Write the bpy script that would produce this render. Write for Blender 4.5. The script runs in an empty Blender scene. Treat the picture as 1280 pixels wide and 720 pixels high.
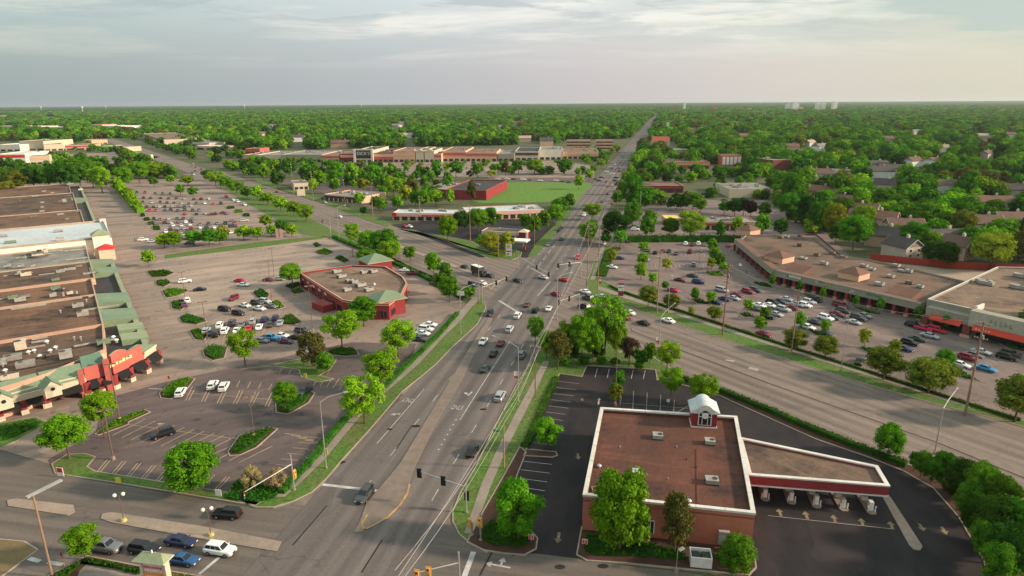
HAZE = 0.000035
import bpy, bmesh, math, random
from mathutils import Vector, Matrix, noise
from bpy.app.handlers import persistent
scene = bpy.context.scene
COL = scene.collection
R = math.radians
# ---------------------------------------------------------------- camera model (photo pixels 1280x720)
H = 65.0; F = 808.0; PITCH = math.atan((360-128)/F); ROLL = R(0.36)
CP, SP = math.cos(PITCH), math.sin(PITCH); CR, SR = math.cos(ROLL), math.sin(ROLL)
def ray(px, py):
    x = (px-640)/F; y = (360-py)/F
    x, y = x*CR+y*SR, -x*SR+y*CR
    return x, CP+y*SP, -SP+y*CP
def P(px, py, z=0.0):                      # point at height z seen at a photo pixel
    a, b, c = ray(px, py); t = (H-z)/-c
    return Vector((a*t, b*t, z))
def Q(v):                                   # world point -> photo pixel, depth
    x, y, z = v[0], v[1], v[2]-H
    d = y*CP - z*SP; u = y*SP + z*CP
    if d < 1: return (-9999, -9999, d)
    X, Y = x/d, u/d
    X, Y = X*CR-Y*SR, X*SR+Y*CR
    return (640+F*X, 360-F*Y, d)
def height_at(bx, by, ty):                  # height of a vertical thing from its base and top rows
    p = P(bx, by); a, b, c = ray(bx, ty)
    return H + c*p.y/b
def mpx(p):                                 # metres per photo pixel at p
    return Q(p)[2]/F
def hd(a, b):                               # heading (from +Y clockwise) between two pixels on the ground
    A, B = P(*a), P(*b); return math.degrees(math.atan2(B.x-A.x, B.y-A.y))
def U(deg): return Vector((math.sin(R(deg)), math.cos(R(deg)), 0))

# ---------------------------------------------------------------- materials
MATS = {}
def new_mat(name):
    m = bpy.data.materials.new(name); m.use_nodes = True
    nt = m.node_tree; b = nt.nodes['Principled BSDF']
    MATS[name] = m
    return m, nt, b
def N(nt, t, **k):
    n = nt.nodes.new(t)
    for a, v in k.items():
        if a in n.inputs.keys(): n.inputs[a].default_value = v
        else: setattr(n, a, v)
    return n
def mixc(nt, fac, a, b, blend='MIX'):
    n = nt.nodes.new('ShaderNodeMix'); n.data_type = 'RGBA'; n.blend_type = blend
    for s, v in ((0, fac), (6, a), (7, b)):
        if hasattr(v, 'links'): nt.links.new(v, n.inputs[s])
        elif isinstance(v, (int, float)): n.inputs[s].default_value = v
        else: n.inputs[s].default_value = (v[0], v[1], v[2], 1)
    return n.outputs[2]
def ramp(nt, src, lo, hi):
    n = nt.nodes.new('ShaderNodeMapRange'); nt.links.new(src, n.inputs[0])
    n.inputs[1].default_value = lo; n.inputs[2].default_value = hi
    return n.outputs[0]
def posn(nt, scale=(1, 1, 1), rot=0.0, world=True):
    if world:
        g = nt.nodes.new('ShaderNodeNewGeometry').outputs['Position']
    else:
        g = nt.nodes.new('ShaderNodeTexCoord').outputs['Object']
    if rot:
        r_ = nt.nodes.new('ShaderNodeMapping'); r_.inputs['Rotation'].default_value = (0, 0, rot); nt.links.new(g, r_.inputs['Vector']); g = r_.outputs[0]
    m = nt.nodes.new('ShaderNodeMapping'); m.inputs['Scale'].default_value = scale
    nt.links.new(g, m.inputs['Vector']); return m.outputs[0]
def noi(nt, vec, scale, detail=4, rough=0.6):
    n = nt.nodes.new('ShaderNodeTexNoise'); n.inputs['Scale'].default_value = scale
    n.inputs['Detail'].default_value = detail; n.inputs['Roughness'].default_value = rough
    nt.links.new(vec, n.inputs['Vector']); return n.outputs['Fac']
def mat(name, col, rough=0.7, col2=None, scale=1.0, metal=0.0, spec=0.3, bump=0.0, fine=0.15):
    """plain weathered surface: colour drifting between col and col2 plus fine grain"""
    m, nt, b = new_mat(name)
    b.inputs['Roughness'].default_value = rough; b.inputs['Metallic'].default_value = metal
    b.inputs['Specular IOR Level'].default_value = spec
    c2 = col2 or tuple(c*0.78 for c in col)
    v = posn(nt)
    f = ramp(nt, noi(nt, v, scale*0.5, 5), 0.32, 0.68)
    c = mixc(nt, f, col, c2)
    g = ramp(nt, noi(nt, v, scale*6, 3), 0.25, 0.75)
    gm = nt.nodes.new('ShaderNodeMapRange'); nt.links.new(g, gm.inputs[0]); gm.inputs[3].default_value = 1-fine; gm.inputs[4].default_value = 1+fine
    cc = nt.nodes.new('ShaderNodeVectorMath'); cc.operation = 'SCALE'; nt.links.new(c, cc.inputs[0]); nt.links.new(gm.outputs[0], cc.inputs[3])
    nt.links.new(cc.outputs[0], b.inputs['Base Color'])
    return m
def asphalt(name, col, col2, patch, rot, streak=(0.02, 0.6), cracks=0.35, rough=0.85, lane=0.0, spots=0.0):
    """worn paving: streaks along the lanes (rot), blotches, dark cracks and patches"""
    m, nt, b = new_mat(name)
    b.inputs['Roughness'].default_value = rough; b.inputs['Specular IOR Level'].default_value = 0.25
    v = posn(nt); vs = posn(nt, (streak[1], streak[0], 1), R(rot))
    c = mixc(nt, ramp(nt, noi(nt, v, 0.03, 7, .65), 0.30, 0.70), col, col2)
    c = mixc(nt, ramp(nt, noi(nt, vs, 1.0, 4), 0.40, 0.78), c, patch)
    vp = nt.nodes.new('ShaderNodeTexVoronoi'); vp.feature = 'F1'; vp.distance = 'CHEBYCHEV'; vp.inputs['Scale'].default_value = 1.0
    nt.links.new(posn(nt, (.13, .045, 1), R(rot)), vp.inputs['Vector'])
    sp = nt.nodes.new('ShaderNodeSeparateColor'); nt.links.new(vp.outputs['Color'], sp.inputs[0])
    pm = nt.nodes.new('ShaderNodeMapRange'); nt.links.new(sp.outputs[0], pm.inputs[0]); pm.inputs[1].default_value = .80; pm.inputs[2].default_value = .82; pm.inputs[4].default_value = .45
    c = mixc(nt, pm.outputs[0], c, patch)
    vor = nt.nodes.new('ShaderNodeTexVoronoi'); vor.feature = 'DISTANCE_TO_EDGE'; vor.inputs['Scale'].default_value = 0.07
    wv = nt.nodes.new('ShaderNodeTexNoise'); wv.inputs['Scale'].default_value = 0.25; nt.links.new(v, wv.inputs['Vector'])
    ad = nt.nodes.new('ShaderNodeVectorMath'); ad.operation = 'MULTIPLY_ADD'
    nt.links.new(wv.outputs['Color'], ad.inputs[0]); ad.inputs[1].default_value = (7, 7, 0); nt.links.new(v, ad.inputs[2])
    nt.links.new(ad.outputs[0], vor.inputs['Vector'])
    cr = nt.nodes.new('ShaderNodeMapRange'); nt.links.new(vor.outputs['Distance'], cr.inputs[0])
    cr.inputs[1].default_value = 0.0; cr.inputs[2].default_value = 0.011; cr.inputs[4].default_value = 1.0
    cm = nt.nodes.new('ShaderNodeMapRange'); nt.links.new(noi(nt, v, .09, 3), cm.inputs[0]); cm.inputs[1].default_value = .45; cm.inputs[2].default_value = .62; cm.inputs[3].default_value = 1.0; cm.inputs[4].default_value = 1-cracks
    nt.links.new(cm.outputs[0], cr.inputs[3])
    g = nt.nodes.new('ShaderNodeMapRange'); nt.links.new(noi(nt, v, 1.6, 6, 0.75), g.inputs[0])
    g.inputs[1].default_value = 0.3; g.inputs[2].default_value = 0.7; g.inputs[3].default_value = 0.86; g.inputs[4].default_value = 1.12
    mu = nt.nodes.new('ShaderNodeMath'); mu.operation = 'MULTIPLY'; nt.links.new(cr.outputs[0], mu.inputs[0]); nt.links.new(g.outputs[0], mu.inputs[1])
    fac = mu.outputs[0]
    if lane:                                # tyre-polished bands along each lane
        sx_ = nt.nodes.new('ShaderNodeSeparateXYZ'); nt.links.new(posn(nt, (1, 1, 1), R(rot)), sx_.inputs[0])
        w1 = nt.nodes.new('ShaderNodeMath'); w1.operation = 'MULTIPLY'; nt.links.new(sx_.outputs[0], w1.inputs[0]); w1.inputs[1].default_value = 2*math.pi/3.7
        w2 = nt.nodes.new('ShaderNodeMath'); w2.operation = 'SINE'; nt.links.new(w1.outputs[0], w2.inputs[0])
        w3 = nt.nodes.new('ShaderNodeMath'); w3.operation = 'MULTIPLY_ADD'; nt.links.new(w2.outputs[0], w3.inputs[0]); w3.inputs[1].default_value = lane; w3.inputs[2].default_value = 1-lane*.4
        w4 = nt.nodes.new('ShaderNodeMath'); w4.operation = 'MULTIPLY'; nt.links.new(w3.outputs[0], w4.inputs[0]); nt.links.new(fac, w4.inputs[1]); fac = w4.outputs[0]
    if spots:                               # oil stains
        s1 = nt.nodes.new('ShaderNodeMapRange'); nt.links.new(noi(nt, v, .42, 2, .5), s1.inputs[0]); s1.inputs[1].default_value = .60; s1.inputs[2].default_value = .72; s1.inputs[3].default_value = 1.0; s1.inputs[4].default_value = 1-spots
        w4 = nt.nodes.new('ShaderNodeMath'); w4.operation = 'MULTIPLY'; nt.links.new(s1.outputs[0], w4.inputs[0]); nt.links.new(fac, w4.inputs[1]); fac = w4.outputs[0]
    cc = nt.nodes.new('ShaderNodeVectorMath'); cc.operation = 'SCALE'; nt.links.new(c, cc.inputs[0]); nt.links.new(fac, cc.inputs[3])
    nt.links.new(cc.outputs[0], b.inputs['Base Color'])
    return m
def roofmat(name, col, col2, stain, rot=0, seam=3.0):
    """stained roll roofing: blotches, ponding stains, seams"""
    m, nt, b = new_mat(name); b.inputs['Roughness'].default_value = .9; b.inputs['Specular IOR Level'].default_value = .2
    v = posn(nt)
    c = mixc(nt, ramp(nt, noi(nt, posn(nt, (.10, .035, 1), R(rot)), 1.0, 6, .65), .35, .65), col, col2)
    c = mixc(nt, ramp(nt, noi(nt, v, .075, 7, .7), .50, .66), c, stain)
    c = mixc(nt, ramp(nt, noi(nt, posn(nt, (.05, .5, 1), R(rot)), 1.0, 3), .55, .75), c, tuple(x*1.25 for x in col))
    sx_ = nt.nodes.new('ShaderNodeSeparateXYZ'); nt.links.new(posn(nt, (1/seam, 1, 1), R(rot)), sx_.inputs[0])
    f = nt.nodes.new('ShaderNodeMath'); f.operation = 'FRACT'; nt.links.new(sx_.outputs[0], f.inputs[0])
    l = nt.nodes.new('ShaderNodeMapRange'); nt.links.new(f.outputs[0], l.inputs[0]); l.inputs[1].default_value = 0; l.inputs[2].default_value = .06; l.inputs[3].default_value = .82; l.inputs[4].default_value = 1
    g = nt.nodes.new('ShaderNodeMapRange'); nt.links.new(noi(nt, v, 1.1, 5, .75), g.inputs[0]); g.inputs[1].default_value = .3; g.inputs[2].default_value = .7; g.inputs[3].default_value = .80; g.inputs[4].default_value = 1.18
    mu = nt.nodes.new('ShaderNodeMath'); mu.operation = 'MULTIPLY'; nt.links.new(l.outputs[0], mu.inputs[0]); nt.links.new(g.outputs[0], mu.inputs[1])
    cc = nt.nodes.new('ShaderNodeVectorMath'); cc.operation = 'SCALE'; nt.links.new(c, cc.inputs[0]); nt.links.new(mu.outputs[0], cc.inputs[3])
    nt.links.new(cc.outputs[0], b.inputs['Base Color']); return m
def brick(name, c1, c2, mortar):
    m, nt, b = new_mat(name); b.inputs['Roughness'].default_value = 0.85; b.inputs['Specular IOR Level'].default_value = 0.2
    br = nt.nodes.new('ShaderNodeTexBrick'); br.inputs['Scale'].default_value = 1.0
    br.inputs['Brick Width'].default_value = 0.8; br.inputs['Row Height'].default_value = 0.3; br.inputs['Mortar Size'].default_value = 0.02
    for k, c in (('Color1', c1), ('Color2', c2), ('Mortar', mortar)): br.inputs[k].default_value = (*c, 1)
    g = nt.nodes.new('ShaderNodeNewGeometry').outputs['Position']
    s = nt.nodes.new('ShaderNodeSeparateXYZ'); nt.links.new(g, s.inputs[0])
    a = nt.nodes.new('ShaderNodeMath'); a.operation = 'ADD'; nt.links.new(s.outputs[0], a.inputs[0]); nt.links.new(s.outputs[1], a.inputs[1])
    cb = nt.nodes.new('ShaderNodeCombineXYZ'); nt.links.new(a.outputs[0], cb.inputs[0]); nt.links.new(s.outputs[2], cb.inputs[1])
    nt.links.new(cb.outputs[0], br.inputs['Vector'])
    c = mixc(nt, ramp(nt, noi(nt, posn(nt), 0.35, 5), 0.3, 0.7), br.outputs['Color'], tuple(x*0.8 for x in c1))
    nt.links.new(c, b.inputs['Base Color']); return m
def leaf(name, dark, mid, light, trans=0.18, scale=0.35):
    m = bpy.data.materials.new(name); m.use_nodes = True; nt = m.node_tree; MATS[name] = m
    nt.nodes.clear(); out = nt.nodes.new('ShaderNodeOutputMaterial')
    geo = nt.nodes.new('ShaderNodeNewGeometry'); oi = nt.nodes.new('ShaderNodeObjectInfo')
    f = ramp(nt, noi(nt, posn(nt), scale, 3), 0.3, 0.7)
    c = mixc(nt, f, mid, light)
    c = mixc(nt, ramp(nt, geo.outputs['Random Per Island'], -0.2, 1.5), c, dark)
    hv = nt.nodes.new('ShaderNodeHueSaturation'); nt.links.new(c, hv.inputs['Color'])
    h = nt.nodes.new('ShaderNodeMapRange'); nt.links.new(oi.outputs['Random'], h.inputs[0]); h.inputs[3].default_value = 0.486; h.inputs[4].default_value = 0.518
    vv = nt.nodes.new('ShaderNodeMath'); vv.operation = 'MULTIPLY_ADD'; nt.links.new(oi.outputs['Random'], vv.inputs[0]); vv.inputs[1].default_value = 7.31; vv.inputs[2].default_value = 0
    fr = nt.nodes.new('ShaderNodeMath'); fr.operation = 'FRACT'; nt.links.new(vv.outputs[0], fr.inputs[0])
    v2 = nt.nodes.new('ShaderNodeMapRange'); nt.links.new(fr.outputs[0], v2.inputs[0]); v2.inputs[3].default_value = 0.72; v2.inputs[4].default_value = 1.25
    nt.links.new(h.outputs[0], hv.inputs['Hue']); nt.links.new(v2.outputs[0], hv.inputs['Value'])
    d = nt.nodes.new('ShaderNodeBsdfDiffuse'); t = nt.nodes.new('ShaderNodeBsdfTranslucent')
    nt.links.new(hv.outputs[0], d.inputs[0]); nt.links.new(hv.outputs[0], t.inputs[0])
    mx = nt.nodes.new('ShaderNodeMixShader'); mx.inputs[0].default_value = trans
    nt.links.new(d.outputs[0], mx.inputs[1]); nt.links.new(t.outputs[0], mx.inputs[2]); nt.links.new(mx.outputs[0], out.inputs[0])
    return m
def paint(name, col, rough=0.3, metal=0.2):
    m, nt, b = new_mat(name)
    oi = nt.nodes.new('ShaderNodeObjectInfo'); mr = nt.nodes.new('ShaderNodeMapRange'); nt.links.new(oi.outputs['Random'], mr.inputs[0])
    mr.inputs[3].default_value = 0.85; mr.inputs[4].default_value = 1.12
    cc = nt.nodes.new('ShaderNodeVectorMath'); cc.operation = 'SCALE'; cc.inputs[0].default_value = col; nt.links.new(mr.outputs[0], cc.inputs[3])
    nt.links.new(cc.outputs[0], b.inputs['Base Color'])
    b.inputs['Roughness'].default_value = rough; b.inputs['Metallic'].default_value = metal
    return m
asphalt('main_asphalt', (.170,.138,.126), (.140,.115,.107), (.095,.080,.077), 13, lane=.12)
asphalt('cross_asphalt', (.220,.168,.138), (.185,.143,.120), (.130,.102,.089), 143.5, lane=.12)
asphalt('lot_asphalt', (.330,.235,.185), (.235,.178,.147), (.145,.114,.098), 60, streak=(.03,.2), spots=.4)
asphalt('lot_pale', (.400,.290,.230), (.290,.220,.180), (.185,.145,.122), 60, streak=(.03,.2), spots=.3)
asphalt('lot_dark', (.155,.110,.102), (.112,.084,.080), (.074,.058,.057), 60, streak=(.04,.3), spots=.4)
asphalt('service_asphalt', (.165,.132,.112), (.125,.103,.090), (.085,.072,.066), 102, lane=.06)
asphalt('right_lot', (.225,.162,.144), (.170,.126,.114), (.115,.088,.081), 144, streak=(.03,.2), spots=.4)
asphalt('bank_asphalt', (.0115,.0105,.0125), (.017,.015,.017), (.040,.029,.029), 13, streak=(.08,.2), cracks=.2, rough=.8)
mat('concrete', (.31,.235,.18), .85, (.22,.175,.14), .2)
mat('kerb_stone', (.37,.29,.23), .85, (.25,.20,.165), .3)
mat('walk_concrete', (.27,.22,.18), .85, (.20,.165,.14), .4)
mat('median_concrete', (.215,.160,.130), .85, (.155,.122,.105), .12)
mat('mulch', (.050,.025,.018), .95, (.085,.04,.028), 1)
mat('grass', (.055,.135,.014), .95, (.105,.120,.035), .22, fine=.5)
mat('field_grass', (.080,.190,.016), .95, (.105,.165,.028), .05, fine=.3)
mat('ground_green', (.05,.075,.02), .95, (.10,.085,.05), .02, fine=.2)
mat('dry_grass', (.20,.13,.06), .95, (.12,.10,.05), .3)
mat('road_paint', (.52,.50,.48), .7, (.28,.26,.25), 1.0)
mat('faded_paint', (.36,.32,.30), .8, (.22,.19,.18), .8)
mat('yellow_paint', (.46,.27,.07), .8, (.26,.18,.10), 1.5)
mat('stripe_yellow', (.42,.31,.18), .8, (.28,.21,.14), 1)
mat('arrow_yellow', (.28,.215,.12), .8, (.10,.085,.06), 1.5)
roofmat('roof_brown', (.185,.100,.060), (.110,.066,.046), (.045,.033,.028), -34.6)
roofmat('roof_brown2', (.150,.088,.058), (.085,.058,.044), (.035,.028,.025), -34.6)
roofmat('roof_tan', (.225,.150,.105), (.140,.098,.074), (.075,.055,.045), 30)
roofmat('roof_grey', (.27,.25,.22), (.17,.16,.145), (.08,.075,.07), -34.6)
mat('roof_white', (.50,.53,.54), .8, (.40,.43,.45), .08)
mat('roof_dark', (.03,.032,.035), .9, (.05,.045,.045), .2)
roofmat('bank_roof', (.125,.050,.034), (.085,.040,.030), (.040,.025,.024), 13, 4)
roofmat('roof_strip', (.165,.105,.075), (.105,.072,.056), (.050,.038,.033), 54, 3.5)
mat('coping_white', (.66,.62,.57), .6, (.50,.47,.43), .25, fine=.12)
mat('coping_pink', (.50,.30,.215), .7, (.40,.25,.185), .4)
mat('sage', (.265,.300,.175), .6, (.22,.25,.15), .3)
mat('teal_roof', (.11,.20,.14), .6, (.085,.155,.11), .3)
mat('green_roof', (.175,.235,.145), .6, (.14,.19,.12), .3)
mat('cream', (.55,.47,.35), .8, (.50,.42,.32), .3)
mat('white_wall', (.80,.74,.62), .8, (.70,.62,.5), .3)
mat('taupe', (.30,.275,.215), .85, (.25,.23,.185), .3)
mat('taupe_light', (.42,.39,.31), .8, (.34,.32,.26), .3)
mat('salmon', (.47,.115,.090), .8, (.40,.10,.08), .3)
mat('peach', (.66,.40,.28), .8, (.55,.33,.23), .3)
mat('hvac', (.40,.37,.33), .6, (.24,.22,.20), 1, metal=.1)
mat('hvac_dark', (.05,.05,.05), .6)
mat('awning_black', (.012,.012,.013), .9)
mat('awning_red', (.52,.055,.028), .7, (.42,.045,.025), .4)
mat('tile_brown', (.185,.090,.062), .9, (.135,.072,.055), .4)
mat('tile_red', (.28,.07,.045), .8, (.28,.07,.04), .4)
mat('shingle', (.085,.072,.068), .9, (.06,.052,.05), .4)
mat('shingle_brown', (.15,.085,.065), .9, (.11,.07,.055), .4)
mat('siding', (.50,.42,.35), .8, (.42,.36,.30), .4)
mat('siding_peach', (.56,.38,.28), .8, (.48,.33,.25), .4)
mat('trim_white', (.78,.75,.70), .6)
mat('fence_red', (.42,.055,.035), .85, (.32,.045,.03), .6)
mat('wood_pole', (.30,.19,.12), .9, (.20,.13,.09), 1)
mat('wood_red', (.26,.09,.06), .9)
mat('steel', (.50,.48,.46), .4, metal=.6)
mat('steel_brown', (.16,.10,.07), .6)
mat('black_metal', (.012,.012,.014), .5)
mat('signal_yellow', (.72,.40,.10), .5)
mat('sign_white', (.80,.76,.72), .6)
mat('sign_red', (.60,.03,.03), .6)
mat('sign_green', (.02,.28,.12), .6)
mat('sign_yellow', (.72,.55,.10), .6)
mat('sign_gold', (.75,.60,.28), .5)
mat('sign_pink', (.72,.42,.38), .6)
mat('sign_orange', (.75,.30,.06), .6)
mat('base_yellow', (.55,.45,.12), .7, (.35,.3,.12), 1)
mat('tyre', (.012,.012,.012), .9)
mat('rim', (.35,.35,.36), .35, metal=.7)
mat('lamp_clear', (.75,.74,.70), .2)
mat('lamp_red', (.35,.01,.01), .25)
mat('trunk_bark', (.085,.055,.040), .95, (.12,.08,.06), 2)
mat('cloth_dark', (.02,.02,.03), .9); mat('skin', (.40,.24,.17), .7); mat('wire', (.45,.42,.40), .6)
mat('bare_dirt', (.34,.25,.18), .95, (.26,.2,.15), .2)  # bare tan dirt drifting to a browner tan
brick('brick_red', (.28,.036,.040), (.22,.032,.036), (.24,.08,.075))
mat('coping_dim', (.42,.32,.24), .8, (.30,.23,.18), .5)
brick('brick_salmon', (.52,.165,.105), (.44,.14,.09), (.46,.24,.17))
brick('brick_dark', (.20,.05,.04), (.15,.045,.035), (.2,.1,.08))
m, nt, b = new_mat('glass_dark'); b.inputs['Base Color'].default_value = (.015,.018,.022, 1); b.inputs['Roughness'].default_value = .08
m, nt, b = new_mat('car_glass'); b.inputs['Base Color'].default_value = (.012,.015,.018, 1); b.inputs['Roughness'].default_value = .06
m, nt, b = new_mat('glass_store'); b.inputs['Base Color'].default_value = (.03,.035,.035, 1); b.inputs['Roughness'].default_value = .15
leaf('leaf_mid', (.026,.085,.006), (.064,.180,.010), (.120,.265,.015))
leaf('leaf_bright', (.040,.130,.006), (.095,.265,.010), (.165,.360,.016))
leaf('leaf_lime', (.075,.175,.008), (.165,.330,.010), (.270,.450,.018))
leaf('leaf_dark', (.013,.040,.006), (.032,.090,.010), (.060,.130,.014))
leaf('leaf_olive', (.035,.090,.010), (.095,.165,.014), (.290,.240,.030))
leaf('leaf_gold', (.110,.150,.012), (.250,.290,.018), (.380,.380,.030))
leaf('leaf_brown', (.060,.038,.020), (.120,.070,.032), (.170,.105,.045))
leaf('leaf_rust', (.055,.050,.018), (.100,.095,.022), (.150,.160,.028))
leaf('leaf_beige', (.20,.15,.06), (.36,.27,.12), (.46,.36,.18))
leaf('leaf_plum', (.022,.014,.012), (.045,.026,.020), (.065,.045,.020))
leaf('hedge_leaf', (.016,.052,.008), (.035,.105,.011), (.060,.150,.015), trans=.1)
leaf('far_leaf', (.022,.060,.010), (.040,.105,.014), (.062,.135,.018), scale=.05)
for n, c in dict(white=(.80,.79,.77), silver=(.42,.44,.46), grey=(.16,.165,.17), dark=(.055,.058,.065), black=(.012,.012,.014), navy=(.02,.03,.09),
                 blue=(.02,.08,.20), sky=(.03,.22,.42), red=(.50,.015,.03), maroon=(.20,.015,.035), crimson=(.45,.01,.07), green=(.035,.055,.045),
                 gold=(.35,.28,.18), teal=(.05,.22,.26), plum=(.10,.03,.10), brown=(.10,.05,.04)).items():
    paint('paint_'+n, c)

# ---------------------------------------------------------------- mesh builder
class MB:
    def __init__(s): s.v = []; s.f = []; s.m = []; s.ms = []
    def mi(s, name):
        if name not in s.ms: s.ms.append(name)
        return s.ms.index(name)
    def face(s, pts, m):
        i = len(s.v); s.v += [tuple(p) for p in pts]; s.f.append(tuple(range(i, i+len(pts)))); s.m.append(s.mi(m))
    def prism(s, pts, z0, z1, m, mtop=None, bottom=True):
        n = len(pts); pts = [(p[0], p[1]) for p in pts]
        ar = sum(pts[i][0]*pts[(i+1) % n][1]-pts[(i+1) % n][0]*pts[i][1] for i in range(n))
        if ar < 0: pts = pts[::-1]
        i = len(s.v); s.v += [(x, y, z0) for x, y in pts] + [(x, y, z1) for x, y in pts]
        k = s.mi(m); kt = s.mi(mtop or m)
        for j in range(n):
            s.f.append((i+j, i+(j+1) % n, i+n+(j+1) % n, i+n+j)); s.m.append(k)
        s.f.append(tuple(i+n+j for j in range(n))); s.m.append(kt)
        if bottom: s.f.append(tuple(i+n-1-j for j in range(n))); s.m.append(k)
    def obox(s, c, ax, hx, hy, z0, z1, m, mtop=None):     # box centred c, x axis along heading vector ax
        ax = Vector((ax[0], ax[1], 0)).normalized(); ay = Vector((-ax.y, ax.x, 0)); c = Vector((c[0], c[1], 0))
        s.prism([c-ax*hx-ay*hy, c+ax*hx-ay*hy, c+ax*hx+ay*hy, c-ax*hx+ay*hy], z0, z1, m, mtop)
    def wall(s, a, b, th, z0, z1, m, mtop=None):           # wall a->b of thickness th (to the left of a->b)
        a = Vector((a[0], a[1], 0)); b = Vector((b[0], b[1], 0)); d = (b-a).normalized(); n = Vector((-d.y, d.x, 0))*th
        s.prism([a, b, b+n, a+n], z0, z1, m, mtop)
    def tube(s, a, b, r0, r1, m, n=8, cap=True):
        a = Vector(a); b = Vector(b); d = (b-a).normalized()
        x = d.orthogonal().normalized(); y = d.cross(x); i = len(s.v); k = s.mi(m)
        for c, r in ((a, r0), (b, r1)):
            for j in range(n):
                t = 2*math.pi*j/n; s.v.append(tuple(c+(x*math.cos(t)+y*math.sin(t))*r))
        for j in range(n): s.f.append((i+j, i+(j+1) % n, i+n+(j+1) % n, i+n+j)); s.m.append(k)
        if cap:
            s.f.append(tuple(i+n+j for j in range(n))); s.m.append(k); s.f.append(tuple(i+n-1-j for j in range(n))); s.m.append(k)
    def hip(s, c, ax, hx, hy, z0, z1, m, ridge=0.0):
        ax = Vector((ax[0], ax[1], 0)).normalized(); ay = Vector((-ax.y, ax.x, 0)); c = Vector((c[0], c[1], 0))
        b = [c-ax*hx-ay*hy, c+ax*hx-ay*hy, c+ax*hx+ay*hy, c-ax*hx+ay*hy]; b = [Vector((p.x, p.y, z0)) for p in b]
        t0 = c-ax*ridge; t1 = c+ax*ridge; t0 = Vector((t0.x, t0.y, z1)); t1 = Vector((t1.x, t1.y, z1))
        if ridge > 0:
            s.face([b[0], b[1], t1, t0], m); s.face([b[2], b[3], t0, t1], m); s.face([b[1], b[2], t1], m); s.face([b[3], b[0], t0], m)
        else:
            for j in range(4): s.face([b[j], b[(j+1) % 4], t0], m)
        s.face(b[::-1], m)
    def gable(s, c, ax, hx, hy, z0, z1, m, mwall, over=0.4, th=0.18):   # ridge along ax
        ax = Vector((ax[0], ax[1], 0)).normalized(); ay = Vector((-ax.y, ax.x, 0)); c = Vector((c[0], c[1], 0)); up = Vector((0, 0, 1))
        for e in (-1, 1):
            s.face([c+ax*hx*e-ay*hy+up*z0, c+ax*hx*e+ay*hy+up*z0, c+ax*hx*e+up*z1] if e > 0 else [c+ax*hx*e+ay*hy+up*z0, c+ax*hx*e-ay*hy+up*z0, c+ax*hx*e+up*z1], mwall)
        sl = (z1-z0)/hy
        for e in (-1, 1):
            o = ay*e*(hy+over); zo = z0-sl*over; hh = hx+over
            q = [c-ax*hh+up*(z1+.02), c+ax*hh+up*(z1+.02), c+ax*hh+o+up*(zo+.02), c-ax*hh+o+up*(zo+.02)]
            if e > 0: q = q[::-1]
            q2 = [p+up*th for p in q]
            s.face(q2[::-1], m); s.face(q, m)
            for j in range(4): s.face([q[j], q[(j+1) % 4], q2[(j+1) % 4], q2[j]], m)
    def build(s, name, parent=None, loc=None, smooth=False, mats=None):
        me = bpy.data.meshes.new(name); me.from_pydata(s.v, [], s.f)
        for x in s.ms: me.materials.append(MATS[x])
        me.polygons.foreach_set('material_index', s.m)
        if smooth: me.polygons.foreach_set('use_smooth', [True]*len(s.f))
        me.update()
        o = bpy.data.objects.new(name, me); COL.objects.link(o)
        if parent is not None: o.parent = parent
        if loc is not None: o.location = loc
        return o
def rebase(mb, base):      # shift mesh data so that it is local to base
    mb.v = [(x-base[0], y-base[1], z-base[2]) for x, y, z in mb.v]; return mb
def struct(o, label=None):
    o['kind'] = 'structure'
    if label: o['label'] = label
    return o
ALL = []
def tag(o, label, cat, group=None):
    o['label'] = label; o['category'] = cat
    if group: o['group'] = group
    ALL.append(o); return o
def empty(name, loc, label, cat, group=None, rz=0.0):
    o = bpy.data.objects.new(name, None); o.empty_display_size = 1; COL.objects.link(o)
    o.location = loc; o.rotation_euler = (0, 0, rz); return tag(o, label, cat, group)
def part(mb, name, root, smooth=False):     # mesh given in world coordinates, parented under an unrotated empty
    return rebase(mb, root.location).build(name, root, smooth=smooth)
def subpart(mb, name, root, par, smooth=False):
    return rebase(mb, root.location).build(name, par, smooth=smooth)
ORD = ['first','second','third','fourth','fifth','sixth','seventh','eighth','ninth','tenth','eleventh','twelfth','thirteenth','fourteenth','fifteenth','sixteenth','seventeenth','eighteenth','nineteenth','twentieth']
def ordn(i, n):
    if n == 1: return None
    if i == 0: return 'leftmost'
    if i == n-1: return 'rightmost'
    if i < 20: return ORD[i]+' from the left'
    j = n-1-i
    if j < 20: return ORD[j]+' from the right'
    return '%dth from the left' % (i+1) if (i+1) % 10 not in (1,2,3) or (i+1)//10 % 10 == 1 else '%d%s from the left' % (i+1, {1:'st',2:'nd',3:'rd'}[(i+1) % 10])
def ordw(i, n):                             # 'second-from-left ' style prefix
    o = ordn(i, n); return '' if o is None else o.replace(' from the ', '-from-')
def PX(lst, z=0.0): return [P(a, b, z) for a, b in lst]
def inside(pt, poly):
    x, y = pt; c = False; n = len(poly); j = n-1
    for i in range(n):
        xi, yi = poly[i]; xj, yj = poly[j]
        if (yi > y) != (yj > y) and x < (xj-xi)*(y-yi)/(yj-yi)+xi: c = not c
        j = i
    return c
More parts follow.
